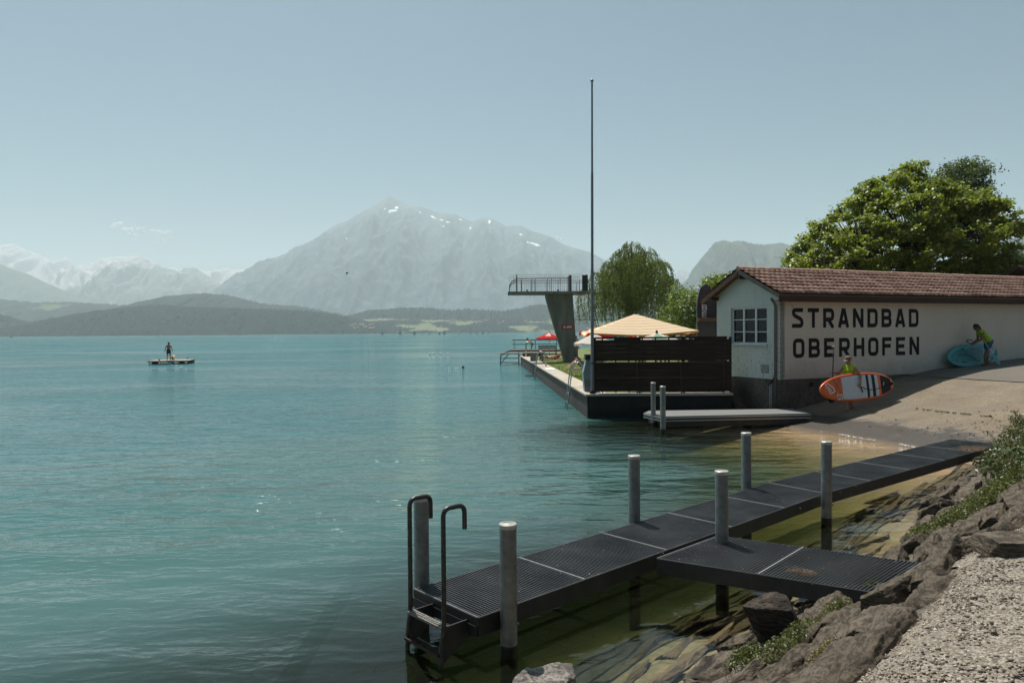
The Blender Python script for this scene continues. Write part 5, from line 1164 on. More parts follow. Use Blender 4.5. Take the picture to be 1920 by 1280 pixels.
# bench and low table
bn = thing('bench', 'dark wooden bench with a high back on the lawn under the red and white parasol', 'bench', (2.8, 57, 0.85))
m = MB(); m.box((2.82, 57.3, 1.72), (1.45, 0.04, 0.12)); m.box((2.82, 57.3, 1.56), (1.45, 0.04, 0.10)); m.build('backrest', WD_, bn)
m = MB(); m.box((2.95, 57, 1.32), (1.5, 0.4, 0.05)); m.build('seat', WD_, bn)
for x in (2.3, 3.5): m = MB(); m.box((x, 57.05, 1.2), (0.06, 0.42, 0.72)); m.build('leg', WD_, bn)
for k_ in (0, 1):
    sb2 = MB(); sb2.box((1.75 + 0.45 * k_, 53.2, 0.95), (0.34, 0.3, 0.22)); o = sb2.build('stone_block', mat('brown_block', (0.16, 0.12, 0.09), 0.9), None, loc=(1.75 + .45 * k_, 53.2, .84), bevel=0.02); tag(o, ('left' if k_ == 0 else 'right') + ' one of two low brown blocks behind the springboard on the quay', 'block')
def lounger(x, y, ang, label):
    t = thing('sun_lounger', label, 'sun lounger', (x, y, float(lawn_z(x, y))), R(ang))
    m = MB(); m.box((0, 0, 0.34), (1.25, 0.6, 0.03)); m.box((0.78, 0, 0.47), (0.6, 0.6, 0.03), Matrix.Rotation(R(-28), 3, 'Y')); m.build('bed', mat('lounger_cloth', (0.30, 0.28, 0.25), 0.9), t, local=True)
    m = MB(); 
    for s_ in (-.3, .3): m.bar((-0.65, s_, 0.33), (0.65, s_, 0.33), 0.03, 0.03)
    m.build('frame', SS, t, local=True)
    for x_ in (-0.5, 0.45):
        for s_ in (-.28, .28): m = MB(); m.tube([(x_, s_, 0.33), (x_ + 0.06, s_, 0)], 0.015, 6); m.build('leg', SS, t, local=True)
lounger(3.45, 33.4, 4, 'sun lounger under the lying bather right behind the nearer ladder')
# small pier fender posts etc.
# ================================================================== PARASOLS
def parasol(name, loc, rad, h_edge, h_top, sides, mats_, label, rz=0, tilt=(0, 0), valance=0.0, scallop=False, group=None, rings=8, ribs=True):
    t = thing(name, label, 'parasol', loc, 0.0); rotm_ = Matrix.Rotation(R(tilt[1]), 3, 'Y') @ Matrix.Rotation(R(tilt[0]), 3, 'X') @ Matrix.Rotation(R(rz), 3, 'Z'); c0 = Vector(loc)
    V = []; Fc = []; FM = []; ns = sides * 6; 
    for r_ in range(rings + 1):
        f = r_ / rings
        for k in range(ns):
            a = 2 * math.pi * k / ns; seg = 2 * math.pi / sides; la_ = (a % seg) - seg / 2; rr_ = rad * math.cos(seg / 2) / math.cos(la_)
            sag = 0.04 * rad * math.cos(la_ * math.pi / seg) * f; z = (h_top - h_edge) * (1 - f) ** 1.08 - sag * f
            V.append(rotm_ @ Vector((rr_ * f * math.cos(a), rr_ * f * math.sin(a), z)))
    for r_ in range(rings):
        for k in range(ns): Fc.append((r_ * ns + k, (r_ + 1) * ns + k, (r_ + 1) * ns + (k + 1) % ns, r_ * ns + (k + 1) % ns)); FM.append(mats_[1](r_, k // 6))
    if valance:
        b0 = len(V)
        for k in range(ns):
            p = V[rings * ns + k]; V.append(p * 1.01 + Vector((0, 0, -valance * (1.3 if scallop and k % 3 == 1 else 0.8))))
        for k in range(ns): Fc.append((rings * ns + k, b0 + k, b0 + (k + 1) % ns, rings * ns + (k + 1) % ns)); FM.append(mats_[2](k // 6) if len(mats_) > 2 else mats_[1](rings - 1, k // 6))
    hub = Vector((0, 0, h_edge)); V = [c0 + hub + v_ for v_ in V]
    newmesh('canopy', V, Fc, None, t, mats=mats_[0], fmat=FM, smooth=False)
    m = MB(); m.tube([c0, c0 + Vector((0, 0, h_top))], 0.03 if rad > 1.5 else 0.018, 10); m.build('pole', POLE if rad < 1.5 else BRN, t, smooth=True)
    m = MB(); m.lathe(c0 + Vector((0, 0, h_top)), [(0.03, -0.02), (0.05, 0.0), (0.045, 0.06), (0.02, 0.10)], 10); m.build('finial', FASC, t)
    m = MB(); m.lathe(c0, [(0.30, -0.01), (0.30, 0.05), (0.06, 0.10)], 16); m.build('base', FASC, t)
    if ribs:
        hb = c0 + Vector((0, 0, h_edge - 0.28))
        for k in range(sides * (2 if sides < 6 else 1)):
            a = 2 * math.pi * k / (sides * (2 if sides < 6 else 1)); rr_ = rad if (sides >= 6 or k % 2 == 0) else rad * math.cos(math.pi / sides)
            e = c0 + hub + rotm_ @ Vector((rr_ * 0.62 * math.cos(a), rr_ * 0.62 * math.sin(a), (h_top - h_edge) * 0.38 - 0.06)); m = MB(); m.tube([hb, e], 0.012, 5); m.build('rib', BRN if rad > 1.5 else POLE, t)
    return t
POLE = mat('white_pole', (0.5, 0.5, 0.48), 0.5)
def cloth(name, col, tr=0.35, em=None):
    m = D.materials.new(name); t = NT(m); n = t.noise(4, t.coord(), 4, 0.5)
    c = t.mix(n, tuple(k * 0.92 for k in col), tuple(min(0.95, k * 1.06) for k in col)); d = t.n('ShaderNodeBsdfDiffuse', None, Color=c); tl = t.n('ShaderNodeBsdfTranslucent', None, Color=tuple(min(1, k) for k in col))
    t.out(t.n('ShaderNodeMixShader', None, i0=tr, i1=d, i2=tl)); return m
ORG_, CRM = cloth('orange_stripe', (0.90, 0.60, 0.37)), cloth('cream_stripe', (0.90, 0.80, 0.62)); RED, WHT, PNK = cloth('red_cloth', (0.72, 0.05, 0.05)), cloth('white_cloth', (0.82, 0.78, 0.74)), cloth('pale_pink_cloth', (0.80, 0.66, 0.60)); GRN = cloth('green_cloth', (0.35, 0.5, 0.38))
lz = lambda x, y: float(lawn_z(x, y))
parasol('parasol', (5.12, 29.6, 1.0), 3.0, 1.87, 2.60, 4, ([ORG_, CRM, cloth('orange_edge', (0.85, 0.36, 0.10))], lambda r, s: 0 if r % 2 else 1, lambda s: 2), 'large square orange and cream striped parasol rising above the dark fence', 43, (0, -0.8), 0.07, rings=15)
parasol('parasol', (2.93, 56, .85), 1.05, 1.56, 2.0, 8, ([RED, WHT], lambda r, s: 0 if (s % 2 == 0 or r > 4) and not (r < 5 and s % 2) else 1), 'small red and white parasol over the bench left of the diving tower', 10, (0, 0), 0.10)
parasol('parasol', (4.25, 37, .88), 1.05, 1.42, 1.92, 8, ([PNK, WHT], lambda r, s: s % 2), 'pale pink parasol with scalloped edge just behind the flagpole', 0, (0, 0), 0.12, True)
parasol('parasol', (4.95, 42, .9), 1.05, 1.85, 2.25, 4, ([RED, WHT], lambda r, s: 0 if (r % 3) else 1, lambda s: 0), 'square red parasol with white stripes behind the orange parasol', 12, (0, 6), 0.22, ribs=False)
parasol('parasol', (5.9, 33, 1.0), 1.1, 1.45, 1.85, 8, ([RED, WHT], lambda r, s: s % 2), 'red and white segmented parasol low under the orange parasol', 10, (0, 0), 0.08)
parasol('parasol', (5.47, 27.0, 1.0), 0.80, 1.58, 1.82, 8, ([WHT, PNK, GRN], lambda r, s: s % 3), 'pastel segmented parasol top just showing over the middle of the fence', 20, (0, 0), 0.05)
# boards stood up as signs
NV = mat('navy_board', (0.018, 0.026, 0.040), 0.4, 0.3, 3, spec=0.5)
def sign_board(x, y, label, txt, lean):
    t = thing('paddle_board_sign', label, 'board', (x, y, 1.0)); m = MB(); P_ = []
    for i in range(41):
        f = i / 40; z = 3.72 * f; w_ = 0.34 * (1 - max(0, (f - 0.72) / 0.28) ** 2.2) ** 0.5 if f < 0.999 else 0.01; w_ = min(w_, 0.34 * (0.8 + 0.2 * min(1, f * 5))); P_.append((w_, z))
    m.prism([(x + w_, y + lean * z, 1.0 + z) for w_, z in P_] + [(x - w_, y + lean * z, 1.0 + z) for w_, z in P_[::-1]], (0, 0.12, 0)); m.build('board', NV, t, bevel=0.03)
    k = 0.40 / LH; wm = mat('grey_white_letter', (0.55, 0.54, 0.52), 0.6)
    for i, ch in enumerate(txt):
        b = MB()
        for j, st in enumerate(glyph(ch)): ribbon(b, st, 0.12, lambda p, l: (x - 0.16 + p.x * 0.42, y - 0.012 - l + lean * 2, 3.40 + (len(txt) - 1 - i) * 0.27 + p.y * 0.36), j * 0.001)
        b.build('letter', wm, t)
sign_board(7.60, 28.0, 'dark board standing upright left of the gable with white letters', 'BE', 0.0)
sign_board(8.28, 28.3, 'second dark upright board half hidden behind the gable eaves', 'BO', 0.0)
m = MB(); m.bar((7.25, 27.86, 3.32), (8.35, 27.90, 3.32), 0.08, 0.14); m.bar((8.1, 27.9, 3.25), (8.35, 27.9, 2.7), 0.07, 0.07); o = m.build('timber_bracket', BRN, None, loc=(7.25, 27.86, 3.32)); tag(o, 'brown timber cross beam holding the upright boards by the gable', 'beam')
# far neighbouring roof
nb = thing('house', 'neighbouring house of which only a brown roof corner shows at the right edge', 'house', (30.4, 38.6, 1.0), R(24))
m = MB(); m.box((3, 2, 1.9), (8, 4, 3.8)); m.build('wall', mat('grey_house_wall', (0.3, 0.28, 0.25), 0.9), nb, local=True)
m = MB(); m.prism([(-1.6, -0.6, 3.9), (-1.6, 2.0, 5.2), (-1.6, 4.6, 3.9), (-1.6, 4.6, 4.05), (-1.6, 2.0, 5.38), (-1.6, -0.6, 4.05)], (9.4, 0, 0)); m.build('roof', DBR, nb, local=True)
# ================================================================== TREES
from mathutils.geometry import tessellate_polygon
def inside(poly, x, y):
    c = False; n = len(poly)
    for i in range(n):
        x0, y0 = poly[i]; x1, y1 = poly[i - 1]
        if (y0 > y) != (y1 > y) and x < (x1 - x0) * (y - y0) / (y1 - y0) + x0: c = not c
    return c
BARK = mat('tree_bark', (0.055, 0.045, 0.035), 0.9, 0.3, 5, 0.6, 20, 0.03, stretch=(1, 1, 0.3))
def tree(name, label, poly, Y, depth, nclump, nleaf, lsize, lm, seed, base, clr=0.85, cat='tree', flat=0.5, trunk_r=0.3, group=None, upb=0.4):
    rng = random.Random(seed); rs = np.random.RandomState(seed); xs_ = [p[0] for p in poly]; ys_ = [p[1] for p in poly]; cl = []
    x0, x1, y0, y1 = min(xs_), max(xs_), min(ys_), max(ys_)
    tries = 0
    while len(cl) < nclump and tries < 20000:
        tries += 1; px, py = rng.uniform(x0, x1), rng.uniform(y0, y1)
        if not inside(poly, px, py): continue
        # depth room shrinks towards the outline
        e = min([math.hypot(px - (a[0] + (b[0] - a[0]) * k / 6), py - (a[1] + (b[1] - a[1]) * k / 6)) for a, b in zip(poly, poly[1:] + poly[:1]) for k in range(6)]) / (0.5 * (x1 - x0))
        dd = depth * min(1, math.sqrt(e * 2.2 + 0.02)); dy = rng.uniform(-dd, dd)
        if abs(dy) < dd * 0.45 and rng.random() < 0.55: continue
        c = Q(px, py, Y); c.y += dy
        if any((c - o_).length < clr * 0.62 for o_, _ in cl): continue
        cl.append((c, clr * rng.uniform(0.6, 1.25)))
    t = thing(name, label, cat, base, 0, group); CC = []; NN = []; SZ = []; per = nleaf // max(1, len(cl)); TT = []
    for c, r_ in cl:
        n = int(per * (r_ / clr) ** 2); q = unit(rs.normal(size=(n, 3))); rad = rs.rand(n) ** 0.5 * (1 + 0.5 * fbm(q[:, 0] * 1.5 + c.x * 3, q[:, 1] * 1.5, q[:, 2] * 1.5 + c.z, 2)); rad = rad * np.where(rs.rand(n) < 0.35, rs.uniform(1.0, 1.6, n), 0.95); q2 = q * rad[:, None] * r_ * np.array([1, 1, flat]); q2[:, 2] += 0.18 * r_ * fbm(q[:, 0] * 2 + c.x, q[:, 1] * 2 + c.y, 0, 2)
        CC.append(np.array(c) + q2); NN.append(unit(q * 0.5 + rs.normal(size=(n, 3)) * 0.55 + np.array([0, 0, upb]))); SZ.append(rs.uniform(0.6, 1.25, n) * lsize); TT.append(np.clip(rs.rand(n) * 0.7 + rng.uniform(0, 0.3), 0, 1))
    leaves_obj('crown', np.concatenate(CC), np.concatenate(NN), np.concatenate(SZ), rs, lm, t, 1.35, np.concatenate(TT))
    b = MB(); B = Vector(base); top = max(c.z for c, _ in cl); zc = sum((c for c, _ in cl), Vector()) / len(cl)
    fork = Vector((B.x * 0.6 + zc.x * 0.4, B.y * 0.6 + zc.y * 0.4, B.z + (zc.z - B.z) * 0.55)); b.tube([B, B.lerp(fork, 0.5) + Vector((0.1, 0, 0)), fork], [trunk_r * 1.2, trunk_r, trunk_r * 0.85], 12)
    limbs = []
    for i in range(7):
        c = rng.choice(cl)[0]; e = fork.lerp(c, 0.55); mm = fork.lerp(e, 0.5) + Vector((rng.uniform(-.4, .4), rng.uniform(-.4, .4), rng.uniform(0.1, .5))); b.tube(rpath([fork, mm, e], 1.0, 5), [trunk_r * 0.6 * (1 - 0.6 * k / 7) for k in range(8)], 8); limbs += [mm, e, fork.lerp(mm, .5)]
    for c, r_ in cl:
        s = min(limbs, key=lambda q: (q - c).length); mm = s.lerp(c, 0.5) + Vector((rng.uniform(-.2, .2), rng.uniform(-.2, .2), rng.uniform(-.1, .3))); b.tube([s, mm, c], [trunk_r * 0.13, trunk_r * 0.08, trunk_r * 0.03], 5)
    b.build('trunk', BARK, t, smooth=True); return t
def shrink(poly, k):
    cx = sum(p[0] for p in poly) / len(poly); cy = sum(p[1] for p in poly) / len(poly); return [(cx + (a - cx) * k, cy + (b - cy) * k) for a, b in poly]
big = [(1478, 540), (1476, 505), (1482, 472), (1505, 448), (1524, 425), (1528, 412), (1560, 398), (1585, 378), (1604, 362), (1618, 350), (1625, 335), (1660, 334), (1680, 322), (1692, 312), (1712, 302), (1728, 318), (1745, 330), (1764, 352), (1790, 352), (1822, 358), (1845, 372), (1862, 392), (1880, 404), (1905, 406), (1893, 425), (1895, 448), (1886, 462), (1878, 490), (1880, 520), (1860, 545), (1700, 560), (1560, 550)]
BIGL = leaf_mat('broad_leaf', (0.085, 0.115, 0.025), (0.245, 0.27, 0.065), 0.45, 0.4, (0.36, 0.34, 0.11))
tree('tree', 'big spreading broad-leaved tree behind the white bath house', shrink(big, 0.955), 45, 5.4, 640, 82000, 0.165, BIGL, 5, (24.9, 45.5, 1.3), 0.55, flat=0.55, trunk_r=0.42, upb=0.75)
t2 = [(1752, 372), (1754, 338), (1772, 314), (1798, 304), (1822, 308), (1832, 330), (1836, 352), (1845, 390), (1800, 430), (1755, 430)]
tree('tree', 'grey-green tree top rising behind the big spreading tree', t2, 62, 2.6, 130, 22000, 0.15, leaf_mat('grey_green_leaf', (0.05, 0.07, 0.03), (0.12, 0.15, 0.07), 0.3), 6, (39, 63, 1.5), 1.0, trunk_r=0.25)
t3 = [(1842, 540), (1846, 482), (1862, 466), (1885, 462), (1903, 480), (1908, 505), (1905, 540)]
tree('tree', 'dark green tree crown low at the right end of the roof', t3, 56, 2.2, 40, 7000, 0.14, leaf_mat('dark_leaf', (0.03, 0.05, 0.018), (0.08, 0.11, 0.04), 0.25), 8, (38, 56, 1.5), 1.0, trunk_r=0.2)
bsh = [(1236, 622), (1244, 598), (1252, 575), (1262, 556), (1266, 544), (1290, 541), (1306, 540), (1322, 526), (1345, 518), (1356, 512), (1368, 520), (1385, 545), (1400, 590), (1400, 625)]
tree('shrub', 'tall bright leafy shrub between the willow and the white gable', bsh, 44, 2.4, 120, 15000, 0.13, leaf_mat('bright_leaf', (0.075, 0.11, 0.025), (0.20, 0.24, 0.08), 0.35, 0.4), 9, (12.3, 44, 1.1), 0.62, 'shrub', 0.6, 0.10, upb=0.6)
hdg = [(1150, 626), (1155, 612), (1210, 604), (1290, 606), (1345, 604), (1350, 628)]
tree('hedge', 'low dark hedge seen under the rim of the orange parasol', hdg, 54, 1.2, 90, 9000, 0.12, MC['dark_leaf'], 10, (11.0, 54, 1.1), 0.8, 'hedge', 0.6, 0.05)
twg = MB(); trs = random.Random(5); tb = Q(1492, 545, 52)
for i in range(26):
    e = Q(trs.uniform(1462, 1500), trs.uniform(478, 515), 52 + trs.uniform(-1, 1)); mm = tb.lerp(e, 0.5) + Vector((trs.uniform(-.3, .3), 0, trs.uniform(-.1, .3))); twg.tube([tb, mm, e], [0.03, 0.018, 0.005], 4)
    for j in range(10):
        s = mm.lerp(e, trs.random()); twg.tube([s, s + Vector((trs.uniform(-.4, .3), trs.uniform(-.3, .3), trs.uniform(0.0, .4)))], 0.005, 3)
twg.tube([Vector((tb.x, tb.y, 1.2)), tb], 0.06, 6); o = twg.build('bare_tree', mat('grey_twig', (0.14, 0.13, 0.11), 0.9), None, loc=(tb.x, tb.y, 1.2)); tag(o, 'thin leafless grey tree at the left side of the big tree', 'tree')
# willow
def willow():
    rs = np.random.RandomState(15); base = Vector((11.6, 70, 1.1)); t = thing('willow_tree', 'weeping willow with hanging curtains of foliage behind the orange parasol', 'tree', tuple(base)); CC = []; NN = []; AX = []; SZ = []; b = MB()
    lobes = [(1184, 462, 0.9, 0), (1174, 478, 1.3, .5), (1216, 476, 1.1, .6), (1150, 500, 1.2, -.8), (1128, 516, 1.0, .5), (1236, 500, 1.1, 0), (1200, 500, 1.7, -1.5), (1165, 508, 1.5, 1.2), (1102, 548, 0.75, 0), (1249, 532, 0.95, -.8), (1212, 528, 1.8, -2), (1190, 485, 1.2, 1), (1140, 535, 1.2, -1.6)]
    fork = base + Vector((0.2, 0, 3.2)); b.tube([base, base + Vector((0.2, 0, 1.6)), fork], [0.45, 0.38, 0.32], 10)
    for px, py, r_, dy in lobes:
        c = Q(px, py, 70); c.y += dy * 1.6; b.tube([fork, fork.lerp(c, 0.5) + Vector((0, 0, 1.0)), c], [0.22, 0.14, 0.05], 7)
        ns = int(88 * r_)
        for i in range(ns):
            a = rs.uniform(0, 2 * np.pi); rad = r_ * (0.25 + 0.75 * rs.rand() ** 0.5); p0 = np.array(c) + np.array([np.cos(a) * rad * 0.9, np.sin(a) * rad, 0.55 * r_ * (1 - (rad / r_) ** 2) + rs.uniform(-.3, .2)])
            L = rs.uniform(1.6, 6.2) * (0.8 + 0.2 * r_); zend = rs.uniform(3.3, 5.2) if px < 1160 else rs.uniform(1.8, 4.5); L = min(L, max(0.6, p0[2] - zend)); n = int(L * 13) + 3
            s = np.linspace(0, 1, n); out_ = np.array([np.cos(a), np.sin(a)]) * rs.uniform(0.2, 0.7); arc = np.minimum(1, s * L / 1.0)
            x = p0[0] + out_[0] * arc + 0.10 * np.sin(s * 5 + a); y = p0[1] + out_[1] * arc; z = p0[2] - s * L + 0.25 * np.sin(np.minimum(1, s * L / 1.2) * np.pi)
            k = rs.rand(n) < 0.85; CC.append(np.stack([x, y, z], 1)[k] + rs.normal(size=(k.sum(), 3)) * 0.05)
    C0 = np.concatenate(CC); n = len(C0); ax_ = unit(np.stack([rs.normal(size=n) * 0.35, rs.normal(size=n) * 0.35, -np.ones(n)], 1)); sd = unit(np.cross(ax_, rs.normal(size=(n, 3)))); Ls = rs.uniform(0.12, 0.24, n)[:, None]; Ws = rs.uniform(0.022, 0.042, n)[:, None]
    V = np.stack([C0 - ax_ * Ls / 2, C0 + sd * Ws, C0 + ax_ * Ls / 2, C0 - sd * Ws], 1).reshape(-1, 3); Fc = (np.arange(n)[:, None] * 4 + np.arange(4)[None]).reshape(-1, 4)
    o = newmesh('crown', V, Fc, leaf_mat('willow_leaf', (0.060, 0.080, 0.026), (0.18, 0.20, 0.08), 0.35, 0.5), t); attr(o, 'tone', np.repeat(rs.rand(n), 4)); b.build('trunk', BARK, t, smooth=True)
willow()
# ================================================================== PEOPLE
SKIN = mat('sunned_skin', (0.36, 0.19, 0.12), 0.55, 0.12, 12, spec=0.3); SKIN2 = mat('pale_skin', (0.50, 0.30, 0.21), 0.55, 0.1, 12, spec=0.3); SKIN3 = mat('dark_tanned_skin', (0.20, 0.105, 0.065), 0.5, 0.12, 12, spec=0.4)
VEST = mat('lime_vest', (0.30, 0.46, 0.015), 0.65, 0.12, 10); HAIRD = mat('dark_hair', (0.012, 0.009, 0.008), 0.6, 0.3, 30); DEN = mat('denim_shorts', (0.06, 0.09, 0.16), 0.8, 0.2, 20); BLKC = mat('black_cloth', (0.015, 0.015, 0.017), 0.8, 0.2, 10); BLU = mat('blue_trunks', (0.03, 0.08, 0.18), 0.8, 0.2, 10)
CAPM2 = mat('grey_brown_cap', (0.15, 0.12, 0.10), 0.85, 0.2, 12)
class Body:
    """joints in metres about the feet, x = facing direction, y = the body's left, z = up"""
    def __init__(s, J, sc=1.0, female=False):
        s.J = {k: Vector(v) * sc for k, v in J.items()}; s.sc = sc; s.f = female
    def hand(s, wr, dirv, palmn, curl=0.6, side=1):
        sc = s.sc; d = Vector(dirv).normalized(); n = Vector(palmn); n = (n - d * n.dot(d)).normalized(); w_ = d.cross(n) * side; out = []
        c = wr + d * 0.045 * sc; out.append((wr, c + d * 0.03 * sc, 0.024 * sc, 0.030 * sc, 0.015)); 
        out.append((c - w_ * 0.018 * sc, c + w_ * 0.018 * sc, 0.022 * sc, 0.022 * sc, 0.015))
        for i, (o_, L) in enumerate(((-0.030, 0.062), (-0.011, 0.074), (0.010, 0.078), (0.030, 0.070))):
            p = c + d * 0.035 * sc + w_ * o_ * sc; a = p + (d * math.cos(curl * .5) + n * math.sin(curl * .5)) * L * 0.5 * sc; b = a + (d * math.cos(curl * 1.6) + n * math.sin(curl * 1.6)) * L * 0.5 * sc
            out += [(p, a, 0.0105 * sc, 0.0095 * sc, 0.004), (a, b, 0.0095 * sc, 0.008 * sc, 0.004)]
        p = c + w_ * 0.028 * sc - d * 0.01 * sc; a = p + (w_ * 0.75 + d * 0.5 + n * 0.45) * 0.034 * sc; b = a + (d * 0.8 + n * 0.6) * 0.028 * sc
        out += [(p, a, 0.0125 * sc, 0.011 * sc, 0.006), (a, b, 0.011 * sc, 0.009 * sc, 0.004)]
        return out
    def head(s):
        J, sc = s.J, s.sc; h = J['head']; f = J['look'].normalized(); up = (J['head'] - J['neck']).normalized(); up = (up + Vector((0, 0, .6))).normalized(); up = (up - f * up.dot(f)).normalized(); l = up.cross(f)
        s.hf, s.hu, s.hl = f, up, l
        g = lambda a, b, c: h + (f * a + l * b + up * c) * sc
        s.g = g
        o = [(g(-.012, 0, .035), g(-.012, 0, .03), .088 * sc, .088 * sc, .03), (g(.02, 0, .0), g(.03, 0, -.055), .070 * sc, .050 * sc, .03), (g(.055, 0, -.085), g(.06, 0, -.082), .028 * sc, .026 * sc, .02),
             (g(.085, 0, .012), g(.107, 0, -.022), .010 * sc, .014 * sc, .012), (g(.082, -.018, -.055), g(.082, .018, -.055), .010 * sc, .010 * sc, .01), (g(.0, .082, .0), g(-.01, .086, -.02), .016 * sc, .012 * sc, .006), (g(.0, -.082, .0), g(-.01, -.086, -.02), .016 * sc, .012 * sc, .006),
             (g(.075, .03, .028), g(.075, -.03, .028), .014 * sc, .014 * sc, .012), (J['neck'], g(-.02, 0, -.04), .056 * sc, .055 * sc, .03)]
        return o
    def torso(s):
        J, sc = s.J, s.sc; k = 0.9 if s.f else 1.0; P_ = J['pelvis']; Ch = J['chest']; lat = (J['shL'] - J['shR']).normalized(); lh = (J['hipL'] - J['hipR']).normalized(); W = P_.lerp(Ch, 0.45)
        return [(P_ + lh * .075 * sc, P_ - lh * .075 * sc, .105 * sc, .105 * sc, .05), (P_, W, .115 * sc, .105 * sc * k, .05), (W + lat * .04 * sc, Ch + lat * .075 * sc, .098 * sc * k, .105 * sc * k, .05), (W - lat * .04 * sc, Ch - lat * .075 * sc, .098 * sc * k, .105 * sc * k, .05),
                (J['shL'] - lat * .03 * sc, J['shR'] + lat * .03 * sc, .062 * sc, .062 * sc, .05), (Ch, J['neck'], .10 * sc, .06 * sc, .05)]
    def legs(s):
        J, sc = s.J, s.sc; o = []
        for q in 'LR':
            hp_, kn, an, to = J['hip' + q], J['kn' + q], J['an' + q], J['toe' + q]; kk = kn.lerp(an, 0.3)
            o += [(hp_, kn, .082 * sc, .052 * sc, .04), (kn, kk, .050 * sc, .053 * sc, .03), (kk, an, .052 * sc, .035 * sc, .03), (an, an.lerp(to, .8) + Vector((0, 0, -.02)), .036 * sc, .030 * sc, .02), (an + Vector((0, 0, -.03)), an - (to - an).normalized() * .045 * sc + Vector((0, 0, -.04)), .034 * sc, .03 * sc, .02)]
        return o
    def arms(s, hands):
        J, sc = s.J, s.sc; o = []
        for q in 'LR':
            a, b, c = J['sh' + q], J['el' + q], J['wr' + q]; fo = b.lerp(c, 0.25)
            o += [(a, b, .052 * sc, .038 * sc, .03), (b, fo, .037 * sc, .040 * sc, .02), (fo, c, .040 * sc, .025 * sc, .02)]
            dv, nv, cu, sd = hands.get(q, ((c - b), (0, 0, -1), 0.5, 1)); o += s.hand(c, dv, nv, cu, sd)
        return o
BASE = dict(pelvis=(0, 0, .95), chest=(0.0, 0, 1.28), neck=(0, 0, 1.46), head=(0.03, 0, 1.60), look=(1, 0, 0), shL=(0, .18, 1.41), shR=(0, -.18, 1.41), elL=(-.02, .24, 1.12), elR=(-.02, -.24, 1.12), wrL=(.06, .25, .88), wrR=(.06, -.25, .88),
            hipL=(0, .09, .90), hipR=(0, -.09, .90), knL=(.02, .10, .49), knR=(.02, -.10, .49), anL=(0, .10, .08), anR=(0, -.10, .08), toeL=(.17, .12, .03), toeR=(.17, -.12, .03))
def person(label, loc, face, J, sc=1.0, skin=SKIN, hands={}, h=0.016, female=False, wear=(), hair=None, cap=None, glasses=False, group=None):
    """face: facing angle in degrees (world, from +x counter-clockwise)"""
    j = dict(BASE); j.update(J); B = Body(j, sc, female); t = thing('person', label, 'person', loc, R(face), group); to, ar, lg, hd = B.torso(), B.arms(hands), B.legs(), B.head()
    body = sdf_obj('body', to + ar + lg + hd, skin, t, local=True, h=h, k=.03)
    J_ = B.J; s = sc
    for kind, m in wear:
        ax = (J_['neck'] - J_['pelvis']).normalized(); p0 = J_['pelvis']; L = (J_['neck'] - J_['pelvis']).length
        def along(X, Y, Z): return ((X - p0.x) * ax.x + (Y - p0.y) * ax.y + (Z - p0.z) * ax.z)
        if kind == 'vest':
            sdf_obj('vest', to, m, t, local=True, h=h, off=0.022 * s, clip=lambda X, Y, Z: np.maximum(along(X, Y, Z) - L * 1.0, -along(X, Y, Z) + 0.02 * s))
        if kind in ('shorts', 'trunks'):
            ln = 0.30 if kind == 'shorts' else 0.34; pr = [q for q in to[:2]] + [(J_['hip' + q], J_['hip' + q].lerp(J_['kn' + q], ln * 1.6), .090 * s, .082 * s, .03) for q in 'LR']
            sdf_obj(kind, pr, m, t, local=True, h=h, off=0.014 * s, clip=lambda X, Y, Z: along(X, Y, Z) - 0.10 * s)
    g = B.g
    if hair: sdf_obj('hair', [(g(-.02, 0, .045), g(-.022, 0, .04), .097 * s, .097 * s, .02), (g(-.055, 0, -.0), g(-.06, 0, -.05 if not female else -.10), .075 * s, .055 * s, .03)], hair, t, local=True, h=h * .9, clip=lambda X, Y, Z: ((X - g(0, 0, 0).x) * B.hf.x + (Y - g(0, 0, 0).y) * B.hf.y + (Z - g(0, 0, 0).z) * B.hf.z) - 0.045 * s - 0.5 * np.maximum(0, (X - g(0, 0, 0).x) * B.hu.x + (Y - g(0, 0, 0).y) * B.hu.y + (Z - g(0, 0, 0).z) * B.hu.z - 0.04 * s))
    if cap:
        sdf_obj('cap', [(g(-.015, 0, .055), g(-.02, 0, .05), .100 * s, .100 * s, .02)], cap, t, local=True, h=h * .8, clip=lambda X, Y, Z: -((X - g(0, 0, .035).x) * B.hu.x + (Y - g(0, 0, .035).y) * B.hu.y + (Z - g(0, 0, .035).z) * B.hu.z))
        b = MB(); n_ = 12; up_ = [g(.06 + .095 * math.sin(math.pi * i / n_) , .085 * math.cos(math.pi * i / n_), .042 - .03 * math.sin(math.pi * i / n_)) for i in range(n_ + 1)]; b.prism(up_, B.hu * 0.008); b.build('cap_peak', cap, t, local=True)
    if glasses:
        b = MB(); M_ = Matrix((B.hf, B.hl, B.hu)).transposed()
        for q in (-1, 1): b.box(g(.092, .032 * q, .012), (.012, .05, .034), M_)
        b.box(g(.098, 0, .02), (.01, .03, .008), M_)
        for q in (-1, 1): b.box(g(.045, .084 * q, .016), (.10, .006, .01), M_)
        b.build('sunglasses', mat('dark_lens', (0.008, 0.008, 0.01), 0.15, 0, 1, spec=.7), t, local=True)
    return t, B
def w2l(loc, face, p):
    d = Vector(p) - Vector(loc); a = -R(face); return Vector((d.x * math.cos(a) - d.y * math.sin(a), d.x * math.sin(a) + d.y * math.cos(a), d.z))
